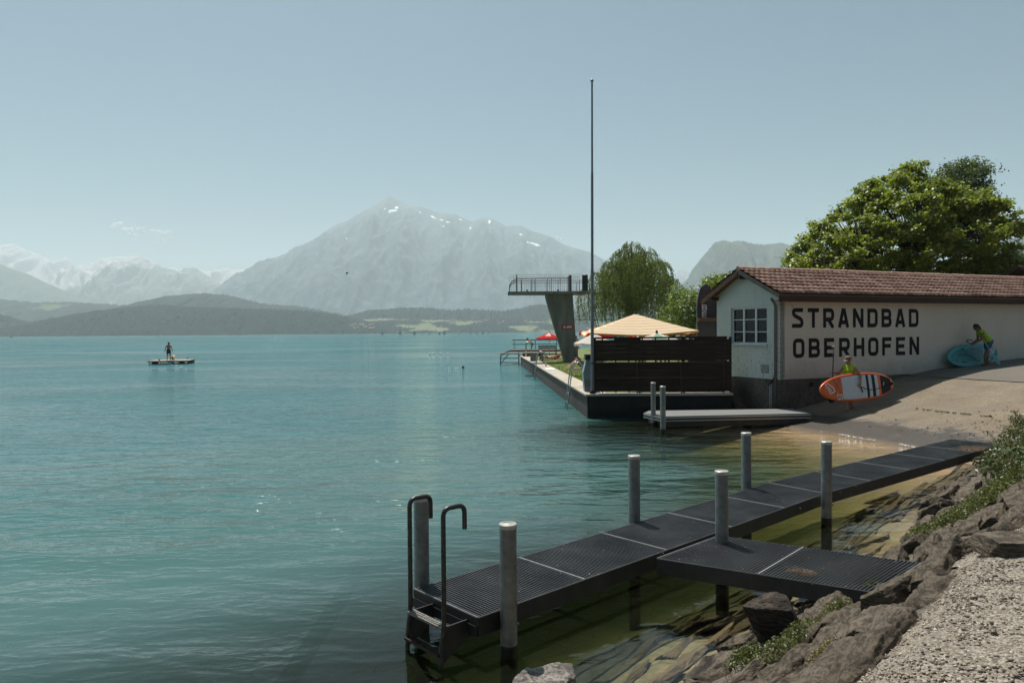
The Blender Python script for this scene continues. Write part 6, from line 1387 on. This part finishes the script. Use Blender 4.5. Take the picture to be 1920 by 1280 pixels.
# ---- paddle boards
def sup(name, label, centre, ax, nrm, L, W, mats_, dr, th=0.12, cat='paddle board'):
    """ax: direction of the nose, nrm: direction the deck faces; dr(u, v) picks the deck colour; u = -1 tail .. 1 nose, v = -1..1"""
    ax = Vector(ax).normalized(); nrm = Vector(nrm); nrm = (nrm - ax * nrm.dot(ax)).normalized(); sd = ax.cross(nrm); c = Vector(centre); t = thing(name, label, cat, tuple(c))
    nu_, nv_ = 120, 40; us = np.linspace(-1, 1, nu_)
    wf = lambda u: (1 - abs(u) ** (2.3 if u > 0 else 2.9)) ** (0.55 if u > 0 else 0.60)
    V = []; 
    for u in us:
        w_ = W / 2 * max(wf(u), 0.004); roc = 0.10 * max(0, u - 0.3) ** 2 + 0.03 * max(0, -u - 0.6) ** 2
        for k in range(nv_):
            a = 2 * math.pi * k / nv_; cx, cz = math.cos(a), math.sin(a); x = w_ * (abs(cx) ** 0.55) * (1 if cx > 0 else -1); z = th / 2 * (abs(cz) ** 0.75) * (1 if cz > 0 else -1) * min(1, wf(u) * 2.0 + .1)
            V.append(c + ax * (u * L / 2) + sd * x + nrm * (z + roc))
    Fc = []; FM = []
    for i in range(nu_ - 1):
        for k in range(nv_):
            Fc.append((i * nv_ + k, (i + 1) * nv_ + k, (i + 1) * nv_ + (k + 1) % nv_, i * nv_ + (k + 1) % nv_)); am = 2 * math.pi * (k + .5) / nv_; u = (us[i] + us[i + 1]) / 2; FM.append(dr(u, math.cos(am), math.sin(am) > 0.25))
    Fc += [tuple(range(nv_)), tuple((nu_ - 1) * nv_ + k for k in range(nv_ - 1, -1, -1))]; FM += [0, 0]
    newmesh('hull', V, Fc, None, t, mats=mats_, fmat=FM, smooth=True)
    def at(u, v, lift=0.0):
        roc = 0.10 * max(0, u - 0.3) ** 2 + 0.03 * max(0, -u - 0.6) ** 2; return c + ax * (u * L / 2) + sd * (v * W / 2) + nrm * (th / 2 + roc + lift)
    return t, at, nrm
OR_ = mat('orange_board', (0.72, 0.13, 0.02), 0.35, 0.1, 4, spec=.5); WHB = mat('white_deck_pad', (0.58, 0.62, 0.66), 0.7, 0.08, 10); BLB = mat('black_deck_pad', (0.015, 0.015, 0.018), 0.7, 0.2, 10); TE1 = mat('teal_board_light', (0.06, 0.30, 0.30), 0.4, 0.12, 3, spec=.5); TEM = None
m = D.materials.new('teal_board_pattern'); t = NT(m); n = t.noise(9, t.coord((1, 1, 2.2)), 5, 0.7); t.out(t.bsdf(Base_Color=t.mix(t.ramp(n, (0.42, 0), (0.58, 1)), (0.008, 0.13, 0.15), (0.03, 0.24, 0.25)), Roughness=0.4)); TEM = m
def dr1(u, v, top):
    if not top: return 0
    if u > 0.42: return 0
    lim = 0.86
    if abs(v) ** 0.55 > lim * 1.0 and u > -0.9: return 0
    if u > -0.22 - 0.0 * v: return 1
    if u > -0.30: return 2
    if u > -0.38: return 1
    if u > -0.46: return 2
    if u > -0.54: return 1
    if u > -0.62: return 0
    return 2 if u > -0.88 else 0
man_loc = (10.55, 22.35, 0.375); fa = 201.0
fd_ = Vector((math.cos(R(fa)), math.sin(R(fa)), 0)); lf_ = Vector((-fd_.y, fd_.x, 0))
bc = Vector(man_loc) + lf_ * 0.30 + fd_ * 0.02 + Vector((0, 0, 0.735))
ob, at, nr = sup('paddle_board', 'orange and white paddle board with black stripes carried by the man in the cap', bc, fd_ + Vector((0, 0, -0.035)), lf_ + Vector((0, 0, 0.12)), 3.05, 0.86, [OR_, WHB, BLB], dr1)
WL = mat('white_marking', (0.8, 0.8, 0.8), 0.5)
def line_on(at, pts, w_, name, m, parent, lift=0.004, close=False):
    b = MB(); pts = [Vector((p[0], p[1])) for p in pts]
    for i, (p, q) in enumerate(zip(pts[:-1], pts[1:])):
        d = (q - p); n_ = Vector((-d.y * 3.6, d.x / 3.6)); n_ = Vector((n_.x / 3.6, n_.y)) ; e = Vector((d.x * 3.6, d.y)); L_n = e.length; n_ = Vector((-e.y / L_n / 3.6, e.x / L_n)) * w_
        b.quad(at(*(p + n_), lift + i * .0006), at(*(q + n_), lift + i * .0006), at(*(q - n_), lift + i * .0006), at(*(p - n_), lift + i * .0006))
    return b.build(name, m, parent)
line_on(at, [(.86, .30), (.74, -.30), (.62, -.15), (.66, .10), (.80, .45), (.86, .30)], .035, 'emblem', WL, ob); line_on(at, [(.80, .22), (.71, -.14)], .035, 'emblem', WL, ob)
line_on(at, [(.45, -.42), (.58, -.40), (.58, -.72), (.45, -.74), (.45, -.42)], .03, 'marking', WL, ob); line_on(at, [(.49, -.50), (.54, -.50), (.54, -.64), (.49, -.64)], .03, 'marking', WL, ob)
line_on(at, [(.46, .80), (.62, -.35), (.46, -.80)], .012, 'deck_cord', BLB, ob, .008); line_on(at, [(.66, .75), (.47, -.25), (.62, -.80)], .012, 'deck_cord', BLB, ob, .008)
line_on(at, [(-.70, .2), (-.68, -.05)], .02, 'marking', WL, ob, .005)
b = MB(); b.tube([at(0.0, .12, .02), at(-0.02, .02, .03), at(-.05, -.05, .035), at(-.07, -.2, .03), at(-.09, -.42, .015)], 0.016, 6); b.tube([at(-.06, .0, .03), at(-.2, -.22, .02), at(-.4, -.30, .02), at(-.6, -.2, .02), at(-.8, -.05, .02), at(-.92, 0, .03)], 0.010, 6); b.lathe(at(-.90, 0.02, .0), [(.05, 0), (.05, .03), (.02, .045)], 12, Matrix((nr.cross(Vector((0, 0, 1))).normalized(), Vector((0, 0, 1)), nr)).transposed()); b.build('leash', BLKC, ob)
# man
hL = w2l(man_loc, fa, at(-.02, .10, .05)); man_hands = {'L': ((.2, .1, -1), (0, -1, -.2), 1.2, -1), 'R': ((.55, -.1, .1), (0, 1, 0), 1.6, 1)}
mt_, mB = person('man in a lime vest, cap and sunglasses carrying the orange paddle board down the ramp', man_loc, fa, dict(head=(.07, .02, 1.565), neck=(.02, 0, 1.42), look=(1, .05, -.30), chest=(.01, 0, 1.24), shL=(.0, .19, 1.36), shR=(.02, -.19, 1.36), elL=(-.10, .335, 1.12), wrL=(hL.x, hL.y + .02, hL.z + .09), elR=(.17, -.26, 1.15), wrR=(.42, -.20, 1.17),
    knL=(.10, .09, .49), anL=(.14, .10, .07), toeL=(.31, .11, .02), knR=(-.04, -.09, .48), anR=(-.20, -.10, .10), toeR=(-.03, -.11, .03)), 0.99, SKIN, man_hands, 0.0125, wear=(('vest', VEST), ('shorts', BLKC)), cap=CAPM2, glasses=True)
def rel(loc, face, p): a = R(face); return Vector(loc) + Vector((p[0] * math.cos(a) - p[1] * math.sin(a), p[0] * math.sin(a) + p[1] * math.cos(a), p[2]))
p_hand = rel(man_loc, fa, (.485, -.185, 1.175)); pd = thing('paddle', 'black and grey paddle held upright by the man in the cap', 'paddle', tuple(p_hand))
top_ = Vector((Q(1565, 650, 22.3).x, p_hand.y + .02, man_loc[2] + 1.97)); dn = (p_hand - top_).normalized()
m = MB(); m.tube([top_, p_hand + dn * 0.05], 0.017, 10); m.tube([p_hand + dn * .05, p_hand + dn * 0.55], 0.016, 10); m.build('shaft', mat('paddle_shaft', (0.03, 0.03, 0.03), 0.35, 0.1, 5, spec=.6), pd, smooth=True)
m = MB(); m.tube([top_ - Vector((.055, 0, -.01)), top_ + Vector((.05, 0, .02))], 0.018, 8); m.build('grip', mat('grip_grey', (0.45, 0.45, 0.45), 0.5), pd, smooth=True)
bl0 = p_hand + dn * 0.50; m = MB(); out = [(0.0, 0.02), (0.08, .06), (.22, .095), (.36, .10), (.43, .07), (.45, .0)]; m.prism([bl0 + dn * a + Vector((b_, 0, 0)) for a, b_ in out] + [bl0 + dn * a - Vector((b_, 0, 0)) for a, b_ in out[::-1]], (0, .015, 0)); m.build('blade', BLKC, pd)
# teal board against the wall
tb0 = wp(8.98, 0.30, 1.90); axw = Vector((WD[0], WD[1], 0.0)); 
def dr2(u, v, top):
    if not top: return 0
    if u > 0.60: return 1
    return 1 if abs(v) ** .55 < 0.62 + .05 * math.sin(u * 9) and u < .4 and u > -.9 else 0
tbd, at2, nr2 = sup('paddle_board', 'teal paddle board lying on its edge against the white wall', tb0, axw * 1.0 + Vector((0, 0, 0.085)), Vector((WN[0], WN[1], 0.32)), 2.72, 0.86, [TE1, TEM], dr2)
line_on(at2, [(.84, -.10), (.70, .36), (.64, .20), (.76, -.30), (.88, -.25), (.84, -.10)], .035, 'emblem', WL, tbd); line_on(at2, [(.79, -.12), (.70, .16)], .03, 'emblem', WL, tbd)
for u, v in ((-.50, .50), (-.36, -.62)): line_on(at2, [(u - .05, v), (u + .05, v)], .055, 'handle', BLB, tbd, .012)
b = MB(); b.tube([at2(.12, .75, .03), at2(0, .4, .02), at2(-.15, .05, .02), at2(-.4, -.12, .02), at2(-.65, -.2, .02)], .008, 5); b.build('leash', BLKC, tbd)
# woman
wl = (17.36, 26.28, 1.0); wn_ = wall_tn(wl[0], wl[1]); wl = (wl[0], wl[1], float(ramp_z(wn_[0])) + 0.004); fw = 176.0
person('woman in a lime vest and denim shorts bending over the teal board at the wall', wl, fw, dict(pelvis=(-.16, 0, .90), chest=(.06, 0, 1.17), neck=(.17, 0, 1.31), head=(.27, .0, 1.41), look=(.8, .0, -.75), shL=(.12, .17, 1.24), shR=(.12, -.17, 1.24), elL=(.20, .20, .98), elR=(.10, -.22, .97), wrL=(.36, .10, .86), wrR=(.30, -.12, .86),
    hipL=(-.15, .085, .86), hipR=(-.15, -.085, .86), knL=(-.02, .09, .46), knR=(-.16, -.09, .46), anL=(.03, .09, .07), anR=(-.18, -.10, .07), toeL=(.19, .09, .02), toeR=(-.02, -.11, .02)), 1.0, SKIN3, {}, 0.0125, True, wear=(('vest', VEST), ('shorts', DEN)), hair=HAIRD, glasses=True)
pw0, pw1 = rel(wl, fw, (.10, .22, .88)), rel(wl, fw, (-.34, .34, .06)); pp = thing('paddle', 'teal-bladed paddle leaning beside the woman at the wall', 'paddle', tuple(pw1)); dd = (pw0 - pw1).normalized()
m = MB(); m.tube([pw1 + dd * .3, pw0 + dd * .15], .015, 8); m.build('shaft', mat('pale_shaft', (0.35, 0.5, 0.48), 0.4), pp, smooth=True)
sx = Vector((.97, .2, 0)); m = MB(); m.prism([pw1 + dd * (.45 - a) + sx * b_ for a, b_ in out] + [pw1 + dd * (.45 - a) - sx * b_ for a, b_ in out[::-1]], (0, -.015, 0)); m.build('blade', TE1, pp)
b = MB(); b.tube(rpath([rel(wl, fw, (.34, .05, .86)), rel(wl, fw, (.50, .05, .97)), rel(wl, fw, (.66, .05, .95)), rel(wl, fw, (.60, .05, .86)), rel(wl, fw, (.40, .05, .82))], .08), .016, 6); o = b.build('carry_strap', BLKC, None, loc=tuple(rel(wl, fw, (.34, .05, .86)))); tag(o, 'black looped strap held by the woman above the teal board', 'strap')
# ================================================================== RAFT AND BATHERS
ra = R(13); rc = Vector((-34.1, 71.6, 0)); raft = thing('raft', 'square wooden bathing raft floating far out on the left', 'raft', tuple(rc), ra)
m = MB()
for i in range(14): m.box((0, -1.72 + i * 0.265, 0.335), (3.7, 0.255, 0.04))
m.build('deck', mat('raft_boards', (0.36, 0.28, 0.21), 0.85, 0.2, 4), raft, local=True)
m = MB(); m.box((0, 0, 0.27), (3.6, 3.6, 0.09)); 
for i in range(14):
    m.box((-1.6 + i * .245, -1.76, .12), (0.06, .05, .26)); m.box((1.76, -1.6 + i * .245, .12), (.05, .06, .26))
m.box((0, -1.74, .02), (3.5, .06, .06)); m.box((1.74, 0, .02), (.06, 3.5, .06)); m.build('frame', FASC, raft, local=True)
for x_, mm_ in ((-1.2, FASC), (0.2, WHT), (1.2, FASC)):
    m = MB(); m.lathe((x_, -1.5, 0.06), [(0.05, -.3), (0.24, -.28), (0.24, .28), (.05, .3)], 16, Matrix.Rotation(R(90), 3, 'X')); m.build('barrel', mat('white_barrel', (.6, .62, .62), .5) if mm_ is WHT else mat('dark_barrel', (.02, .035, .035), .5), raft, local=True, smooth=True)
m = MB(); m.lathe((1.15, 1.5, .355), [(.07, 0), (.03, .04), (.03, .16), (.08, .2), (.02, .24)], 10); m.build('bollard', FASC, raft, local=True)
m = MB(); m.lathe((-.95, -.9, .355), [(.09, 0), (.09, .1), (.03, .16)], 10); m.build('bollard', mat('brown_lump', (.12, .06, .04), .8), raft, local=True)
person('bather in dark trunks standing on the raft with his back to the shore', tuple(Vector((-34.0, 70.75, .357))), 98, dict(head=(.06, 0, 1.60), look=(1, 0, -.35), anL=(0, .16, .08), anR=(.02, -.14, .08), knL=(.03, .13, .49), knR=(.03, -.12, .49), toeL=(.17, .20, .03), toeR=(.17, -.16, .03), elL=(-.03, .29, 1.13), elR=(-.03, -.29, 1.13), wrL=(.02, .33, .90), wrR=(.02, -.34, .90)), 1.04, SKIN, {}, 0.022, wear=(('trunks', BLKC),), hair=HAIRD)
bm_ = [mat('ball_yellow', (.75, .5, .05), .4), mat('ball_white', (.8, .8, .8), .4), mat('ball_blue', (.03, .15, .5), .4), mat('ball_green', (.08, .25, .08), .4)]
V, Fc, FM = [], [], []
for i in range(13):
    for k in range(24): th_, ph = math.pi * i / 12, 2 * math.pi * k / 24; V.append((.24 * math.sin(th_) * math.cos(ph), .24 * math.sin(th_) * math.sin(ph), .24 * math.cos(th_)))
for i in range(12):
    for k in range(24): Fc.append((i * 24 + k, (i + 1) * 24 + k, (i + 1) * 24 + (k + 1) % 24, i * 24 + (k + 1) % 24)); FM.append((0, 1, 2, 0, 3, 1)[(k // 4) % 6])
o = newmesh('beach_ball', V, Fc, None, None, mats=bm_, fmat=FM, smooth=True, local=True); o.location = (-33.75, 71.2, .60); o.rotation_euler = (R(40), R(20), 0); tag(o, 'colourful beach ball on the raft at the bather\'s feet', 'ball')
# swimmer
sw = P(868, 690, 0); t_, B_ = person('dark-haired swimmer alone in the open water right of centre', (sw.x, sw.y, -1.50), 0, dict(head=(.03, 0, 1.56), look=(1, 0, .05)), 1.0, SKIN, {}, 0.022, hair=HAIRD)
FOAM_GLINT = mat('white_foam_and_glint', (0.8, 0.85, 0.85), 0.6)  # shared white: swimmer's foam, and glints painted along the ramp waterline
def foam_and_glints(px, py, ln, name_lab, seed, dens=22):
    rs_ = random.Random(seed); b = MB(); p = P(px, py, 0)
    for i in range(dens): c = p + Vector((rs_.uniform(-ln, ln), rs_.gauss(0, .12), 0.006)); r_ = rs_.uniform(.02, .08); b.lathe(c, [(r_, 0), (r_ * .7, .03), (r_ * .2, .045)], 7)
    o = b.build('foam_and_glints', FOAM_GLINT, None, loc=tuple(p)); tag(o, kind='stuff')
foam_and_glints(850, 690, .7, '', 3, 9)
for i, px in enumerate((806, 813, 826, 840)):
    p = P(px, 663.5 + (.8 if i == 0 else 0), 0); b = MB(); b.lathe((0, 0, 0), [(.05, -.1), (.15, 0), (.12, .12), (.04, .18)], 12); o = b.build('float', mat('float_white', (.8, .8, .8), .4), None, smooth=True, local=True); o.location = p; tag(o, 'small white float bobbing in a row out on the lake', 'float', 'row of small white floats')
# boy on the platform
person('boy in blue trunks bending forward at the end of the bathing platform', (1.62, 61.4, 1.10), 188, dict(pelvis=(-.12, 0, .88), chest=(.12, 0, 1.12), neck=(.26, 0, 1.24), head=(.36, 0, 1.33), look=(.9, 0, -.4), shL=(.20, .16, 1.18), shR=(.20, -.16, 1.18), elL=(.36, .20, 1.0), elR=(.36, -.2, 1.0), wrL=(.52, .14, .88), wrR=(.5, -.14, .86), hipL=(-.12, .09, .84), hipR=(-.12, -.09, .84), knL=(0, .1, .46), knR=(-.08, -.1, .46), anL=(-.05, .1, .07), anR=(-.12, -.1, .07), toeL=(.1, .1, .02), toeR=(.05, -.1, .02)), 0.86, SKIN2, {}, 0.022, wear=(('trunks', BLU),), hair=HAIRD)
m = MB(); m.prism([(0.9, 60.6, 0.62), (2.5, 60.6, 0.62), (2.5, 63.6, 0.62), (0.9, 63.6, 0.62)], (0, 0, 0.48)); o = m.build('deck_landing', WD_, None, loc=(1.7, 62, .8)); tag(o, 'low dark timber landing under the boy between quay and platform', 'landing')
def lying(label, x, y, z, ang, skin, wear_, hair=HAIRD, knees=False):
    J = dict(pelvis=(0, 0, .13), chest=(-.34, 0, .14), neck=(-.52, 0, .15), head=(-.66, 0, .18), look=(.25, 0, 1), shL=(-.46, .18, .13), shR=(-.46, -.18, .13), elL=(-.20, .27, .10), elR=(-.2, -.27, .1), wrL=(.03, .25, .1), wrR=(.03, -.25, .1), hipL=(.06, .09, .12), hipR=(.06, -.09, .12),
             knL=(.42, .11, .42 if knees else .12), knR=(.45, -.10, .36 if knees else .12), anL=(.72 if knees else .86, .1, .08), anR=(.78 if knees else .86, -.1, .08), toeL=(.9, .12, .06 if knees else .2), toeR=(.95, -.12, .06 if knees else .2))
    return person(label, (x, y, z), ang, J, 1.0, skin, {}, 0.022, wear=wear_, hair=hair)
lying('sunbather lying with bent knees on a towel in front of the diving tower', 3.15, 52.6, lz(3.1, 52.6) + .02, 8, SKIN, (('trunks', mat('red_cloth_wear', (.25, .03, .03), .8)),), knees=True)
m = MB(); m.box((3.1, 52.6, lz(3.1, 52.6) + .01), (1.9, .8, .015)); o = m.build('towel', mat('brown_towel', (.22, .16, .12), .9), None, loc=(3.1, 52.6, .85)); tag(o, 'brown towel under the sunbather by the diving tower', 'towel')
lying('bather stretched out on the sun lounger beside the flagpole', 3.42, 33.4, lz(3.4, 33.4) + .34, 184, SKIN2, (('trunks', BLKC),), knees=True)
bg_ = thing('bag', 'black bag lying at the foot of the diving tower', 'bag', (4.15, 46.2, .84)); m = MB(); m.lathe((4.15, 46.2, .85), [(.30, 0), (.34, .12), (.25, .32), (.08, .42)], 14); m.build('sack', BLKC, bg_, smooth=True); m = MB(); m.tube(rpath([(4.0, 46.2, 1.2), (4.15, 46.2, 1.45), (4.3, 46.2, 1.2)], .1), .02, 6); m.build('handle', BLKC, bg_)
# guests behind the fence
def guest(label, px, Y, ztop, face, skin, wear_, hair, sit=False, arm=None, h=0.022):
    p = Q(px, 620, Y); z0 = lz(p.x, Y); J = {}
    if arm: J.update(arm)
    return person(label, (p.x, Y, z0 + (ztop - z0 - 1.72)), face, J, 1.0, skin, {}, h, wear=wear_, hair=hair)
SH = mat('grey_shirt', (.3, .3, .3), .85); 
guest('bare-shouldered guest whose head shows right of the orange parasol pole', 1207, 30.5, 2.79, 200, SKIN2, (('trunks', BLU),), mat('light_brown_hair', (.14, .08, .04), .7))
guest('guest with white shirt behind the fence, left of the bent arm', 1243, 33.0, 2.90, 250, SKIN, (('vest', mat('white_shirt', (.7, .7, .7), .85)),), HAIRD)
guest('guest with a raised bent arm behind the fence', 1254, 34.2, 2.84, 170, SKIN2, (('trunks', BLKC),), mat('light_brown_hair', (.14, .08, .04), .7), arm=dict(elL=(.20, .22, 1.38), wrL=(.05, .15, 1.62)))
guest('grey-haired guest standing near the right end of the fence', 1276, 33.5, 2.92, 265, SKIN, (('vest', SH),), mat('grey_hair', (.35, .34, .32), .8))
guest('dark-haired guest at the right end of the fence beside the upright boards', 1295, 28.6, 2.76, 300, SKIN3, (('vest', BLKC),), HAIRD)
guest('distant guest in a sun hat standing right of the diving tower column', 1080, 52, 2.60, 240, SKIN, (('vest', mat('cream_shirt', (.5, .42, .3), .85)),), mat('straw_hat', (.45, .36, .24), .9))
# ================================================================== BIRD AND BOATS
bp = Q(651, 513, 62); bird = thing('bird', 'small brown and white bird gliding in front of the mountain', 'bird', tuple(bp)); rot_ = Matrix.Rotation(R(-35), 3, 'Y')
sdf_obj('body', [(bp + rot_ @ Vector((-.12, 0, 0)), bp + rot_ @ Vector((.10, 0, 0)), .028, .042), (bp + rot_ @ Vector((.10, 0, .01)), bp + rot_ @ Vector((.15, 0, .015)), .035, .028), (bp + rot_ @ Vector((-.12, 0, 0)), bp + rot_ @ Vector((-.20, 0, 0)), .018, .008)], mat('bird_breast', (.5, .42, .36), .8), bird, h=.012)
m = MB(); 
for s_ in (-1, 1):
    a = [Vector((.07, 0, .02)), Vector((.09, .2 * s_, .07)), Vector((-.02, .42 * s_, .04)), Vector((-.06, .2 * s_, .05)), Vector((-.06, 0, .02))]; m.prism([bp + rot_ @ p for p in a], (0, 0, .008))
m.build('wing', mat('bird_wing', (.03, .022, .018), .8), bird)
def boat(px, py, hgt, kind, label, dark):
    p = P(px, py, 0); k = min(1.0, 1900 / p.length); p = Vector((p.x * k, p.y * k, 0)); hh = hgt * p.y / F; L = hh * (0.75 if kind != 'motor' else 2.2); t = thing('sailboat' if kind != 'motor' else 'motorboat', label, 'sailboat' if kind != 'motor' else 'boat', tuple(p), R(random.Random(px).uniform(-30, 30)))
    b = MB(); w_ = L * .28; hl = 0.10 * L if kind != 'motor' else .16 * L; pr = [(-.5, .5), (-.3, .9), (0, 1), (.3, .7), (.5, .05)]; top = [(x_ * L, y_ * w_ / 2, hl) for x_, y_ in pr] + [(x_ * L, -y_ * w_ / 2, hl) for x_, y_ in pr[::-1]]; bot = [(x_ * .85, y_ * .6, -.2) for x_, y_, _ in top]; n_ = len(top)
    b.add(top + bot, [tuple(range(n_)), tuple(range(2 * n_ - 1, n_ - 1, -1))] + [(i, n_ + i, n_ + (i + 1) % n_, (i + 1) % n_) for i in range(n_)]); b.build('hull', mat('dark_hull', (.03, .035, .04), .5) if dark else mat('pale_hull', (.45, .42, .38), .5), t, local=True)
    if kind == 'motor': b = MB(); b.box((-.02 * L, 0, hl * 1.5), (.3 * L, w_ * .7, hl)); b.build('cabin', mat('dark_hull', (.03, .035, .04), .5), t, local=True)
    else:
        b = MB(); b.tube([(.05 * L, 0, 0), (.05 * L, 0, hh)], .02 * L / 2 + .02, 6); b.build('mast', POLE, t, local=True)
        b = MB(); b.prism([(.03 * L, 0, hl * 1.3), (-.45 * L, .10 * L, hl * 1.5), (-.1 * L, .04 * L, hh * .7), (.03 * L, 0, hh)], (0, .03, 0)); b.prism([(.07 * L, 0, hl * 1.3), (.46 * L, .05 * L, hl * 1.2), (.07 * L, 0, hh * .8)], (0, .03, 0)); b.build('sail', mat('dark_sail', (.10, .12, .13), .8) if dark else mat('cream_sail', (.75, .68, .52), .8), t, local=True)
BL = [(717, 626.8, 6.5, 's', 1, 'squat dark-sailed boat, first on the left of the row on the far lake'), (750, 626.3, 9, 's', 1, 'tall dark-sailed boat, second from the left of the row'), (777, 626.8, 8, 's', 1, 'dark-sailed boat, third from the left of the row'), (793, 625.8, 4.5, 's', 0, 'very small cream-sailed boat between two dark sails'), (804.5, 626.5, 5, 's', 0, 'small cream-sailed boat with low hull left of the middle of the row'),
      (824, 626.3, 5.5, 's', 1, 'small dark-sailed boat right of the middle of the row'), (833, 626, 7.5, 's', 1, 'tall narrow dark sail next to the small dark one'), (860.5, 625.8, 7.5, 's', 0, 'broad cream-sailed boat, largest pale sail of the row'), (882, 625.8, 2.2, 'motor', 1, 'long low dark motorboat among the sailing boats'), (893.5, 625.6, 6.5, 's', 0, 'first of three cream sails at the right end of the row'), (905, 625.6, 6.5, 's', 0, 'middle of three cream sails at the right end of the row'), (916, 625.4, 7, 's', 0, 'last cream sail at the right end of the row'),
      (301, 628.6, 6, 's', 0, 'lone pale sail beyond the raft'), (20, 632.6, 2.6, 'motor', 0, 'small white motorboat at the far left of the lake'), (445, 628.4, 1.8, 'motor', 1, 'tiny dark rowing boat left of the sailing boats'), (111, 629.8, 3.6, 's', 0, 'tiny pale sail near the left shore')]
for a in BL: boat(a[0], a[1], a[2], a[3], a[5], a[4])
# ------------------------------------------------------------------ moss in the joint of the ramp, litter on the ramp
rs = np.random.RandomState(41); n = 1100; nn0 = rs.uniform(2.9, 7.7, n); keep = (fbm(nn0 * 2.2, 0.0, 1.0, 3) > 0.02); nn0 = nn0[keep]; n = len(nn0)
tt0 = 2.12 + 0.05 * fbm(nn0 * 0.8, 3.0, 0.0, 2) + rs.normal(0, 0.022, n); X = WC[0] + WD[0] * tt0 + WN[0] * nn0; Y = WC[1] + WD[1] * tt0 + WN[1] * nn0
o = leaves_obj('moss', np.stack([X, Y, ramp_z(tt0) + 0.012 + 0.02 * rs.rand(n)], 1), unit(rs.normal(size=(n, 3)) * .6 + np.array([0, 0, .8])), rs.uniform(.015, .03, n), rs, MC['weed_leaf'], None); tag(o, kind='stuff')
n = 700; tt0 = rs.uniform(-0.2, 3.2, n); nn0 = 7.9 - np.abs(rs.normal(0, 1.6, n)); k = nn0 > 2.5; tt0, nn0 = tt0[k], nn0[k]; n = len(tt0); X = WC[0] + WD[0] * tt0 + WN[0] * nn0; Y = WC[1] + WD[1] * tt0 + WN[1] * nn0
o = leaves_obj('leaf_litter', np.stack([X, Y, ramp_z(tt0) + 0.02], 1), unit(rs.normal(size=(n, 3)) * .3 + np.array([0, 0, 1.])), rs.uniform(.02, .05, n), rs, leaf_mat('dead_leaf', (.05, .035, .02), (.16, .11, .06), .1, .7), None); tag(o, kind='stuff')
rs = np.random.RandomState(43); n = 420; nn0 = rs.uniform(2.6, 7.4, n); keep = fbm(nn0 * 1.3, 7.0, 1.0, 3) > 0.0; nn0 = nn0[keep]; n = len(nn0)
tt0 = -1.20 + 0.22 * fbm(nn0 * 0.55, 5.0, 0.0, 3) + rs.normal(0, 0.03, n); X = WC[0] + WD[0] * tt0 + WN[0] * nn0; Y = WC[1] + WD[1] * tt0 + WN[1] * nn0
o = leaves_obj('foam_and_glints', np.stack([X, Y, 0.006 + 0.006 * rs.rand(n)], 1), unit(rs.normal(size=(n, 3)) * .25 + np.array([0, 0, 1.])), rs.uniform(.01, .03, n), rs, FOAM_GLINT, None); tag(o, kind='stuff')  # glints of light at the ramp's waterline, painted as white flecks
# ================================================================== RENDER SETTINGS
s = bpy.context.scene
s.view_settings.view_transform = 'Standard'; s.view_settings.look = 'None'; s.view_settings.exposure = EXPO; s.view_settings.gamma = 1; s.view_settings.use_curve_mapping = False
s.render.engine = 'CYCLES'; cy = s.cycles
cy.use_denoising = True; cy.denoiser = 'OPENIMAGEDENOISE'
cy.max_bounces = 7; cy.diffuse_bounces = 3; cy.glossy_bounces = 3; cy.transmission_bounces = 4; cy.volume_bounces = 1; cy.transparent_max_bounces = 24
cy.caustics_reflective = False; cy.caustics_refractive = False; cy.sample_clamp_indirect = 6
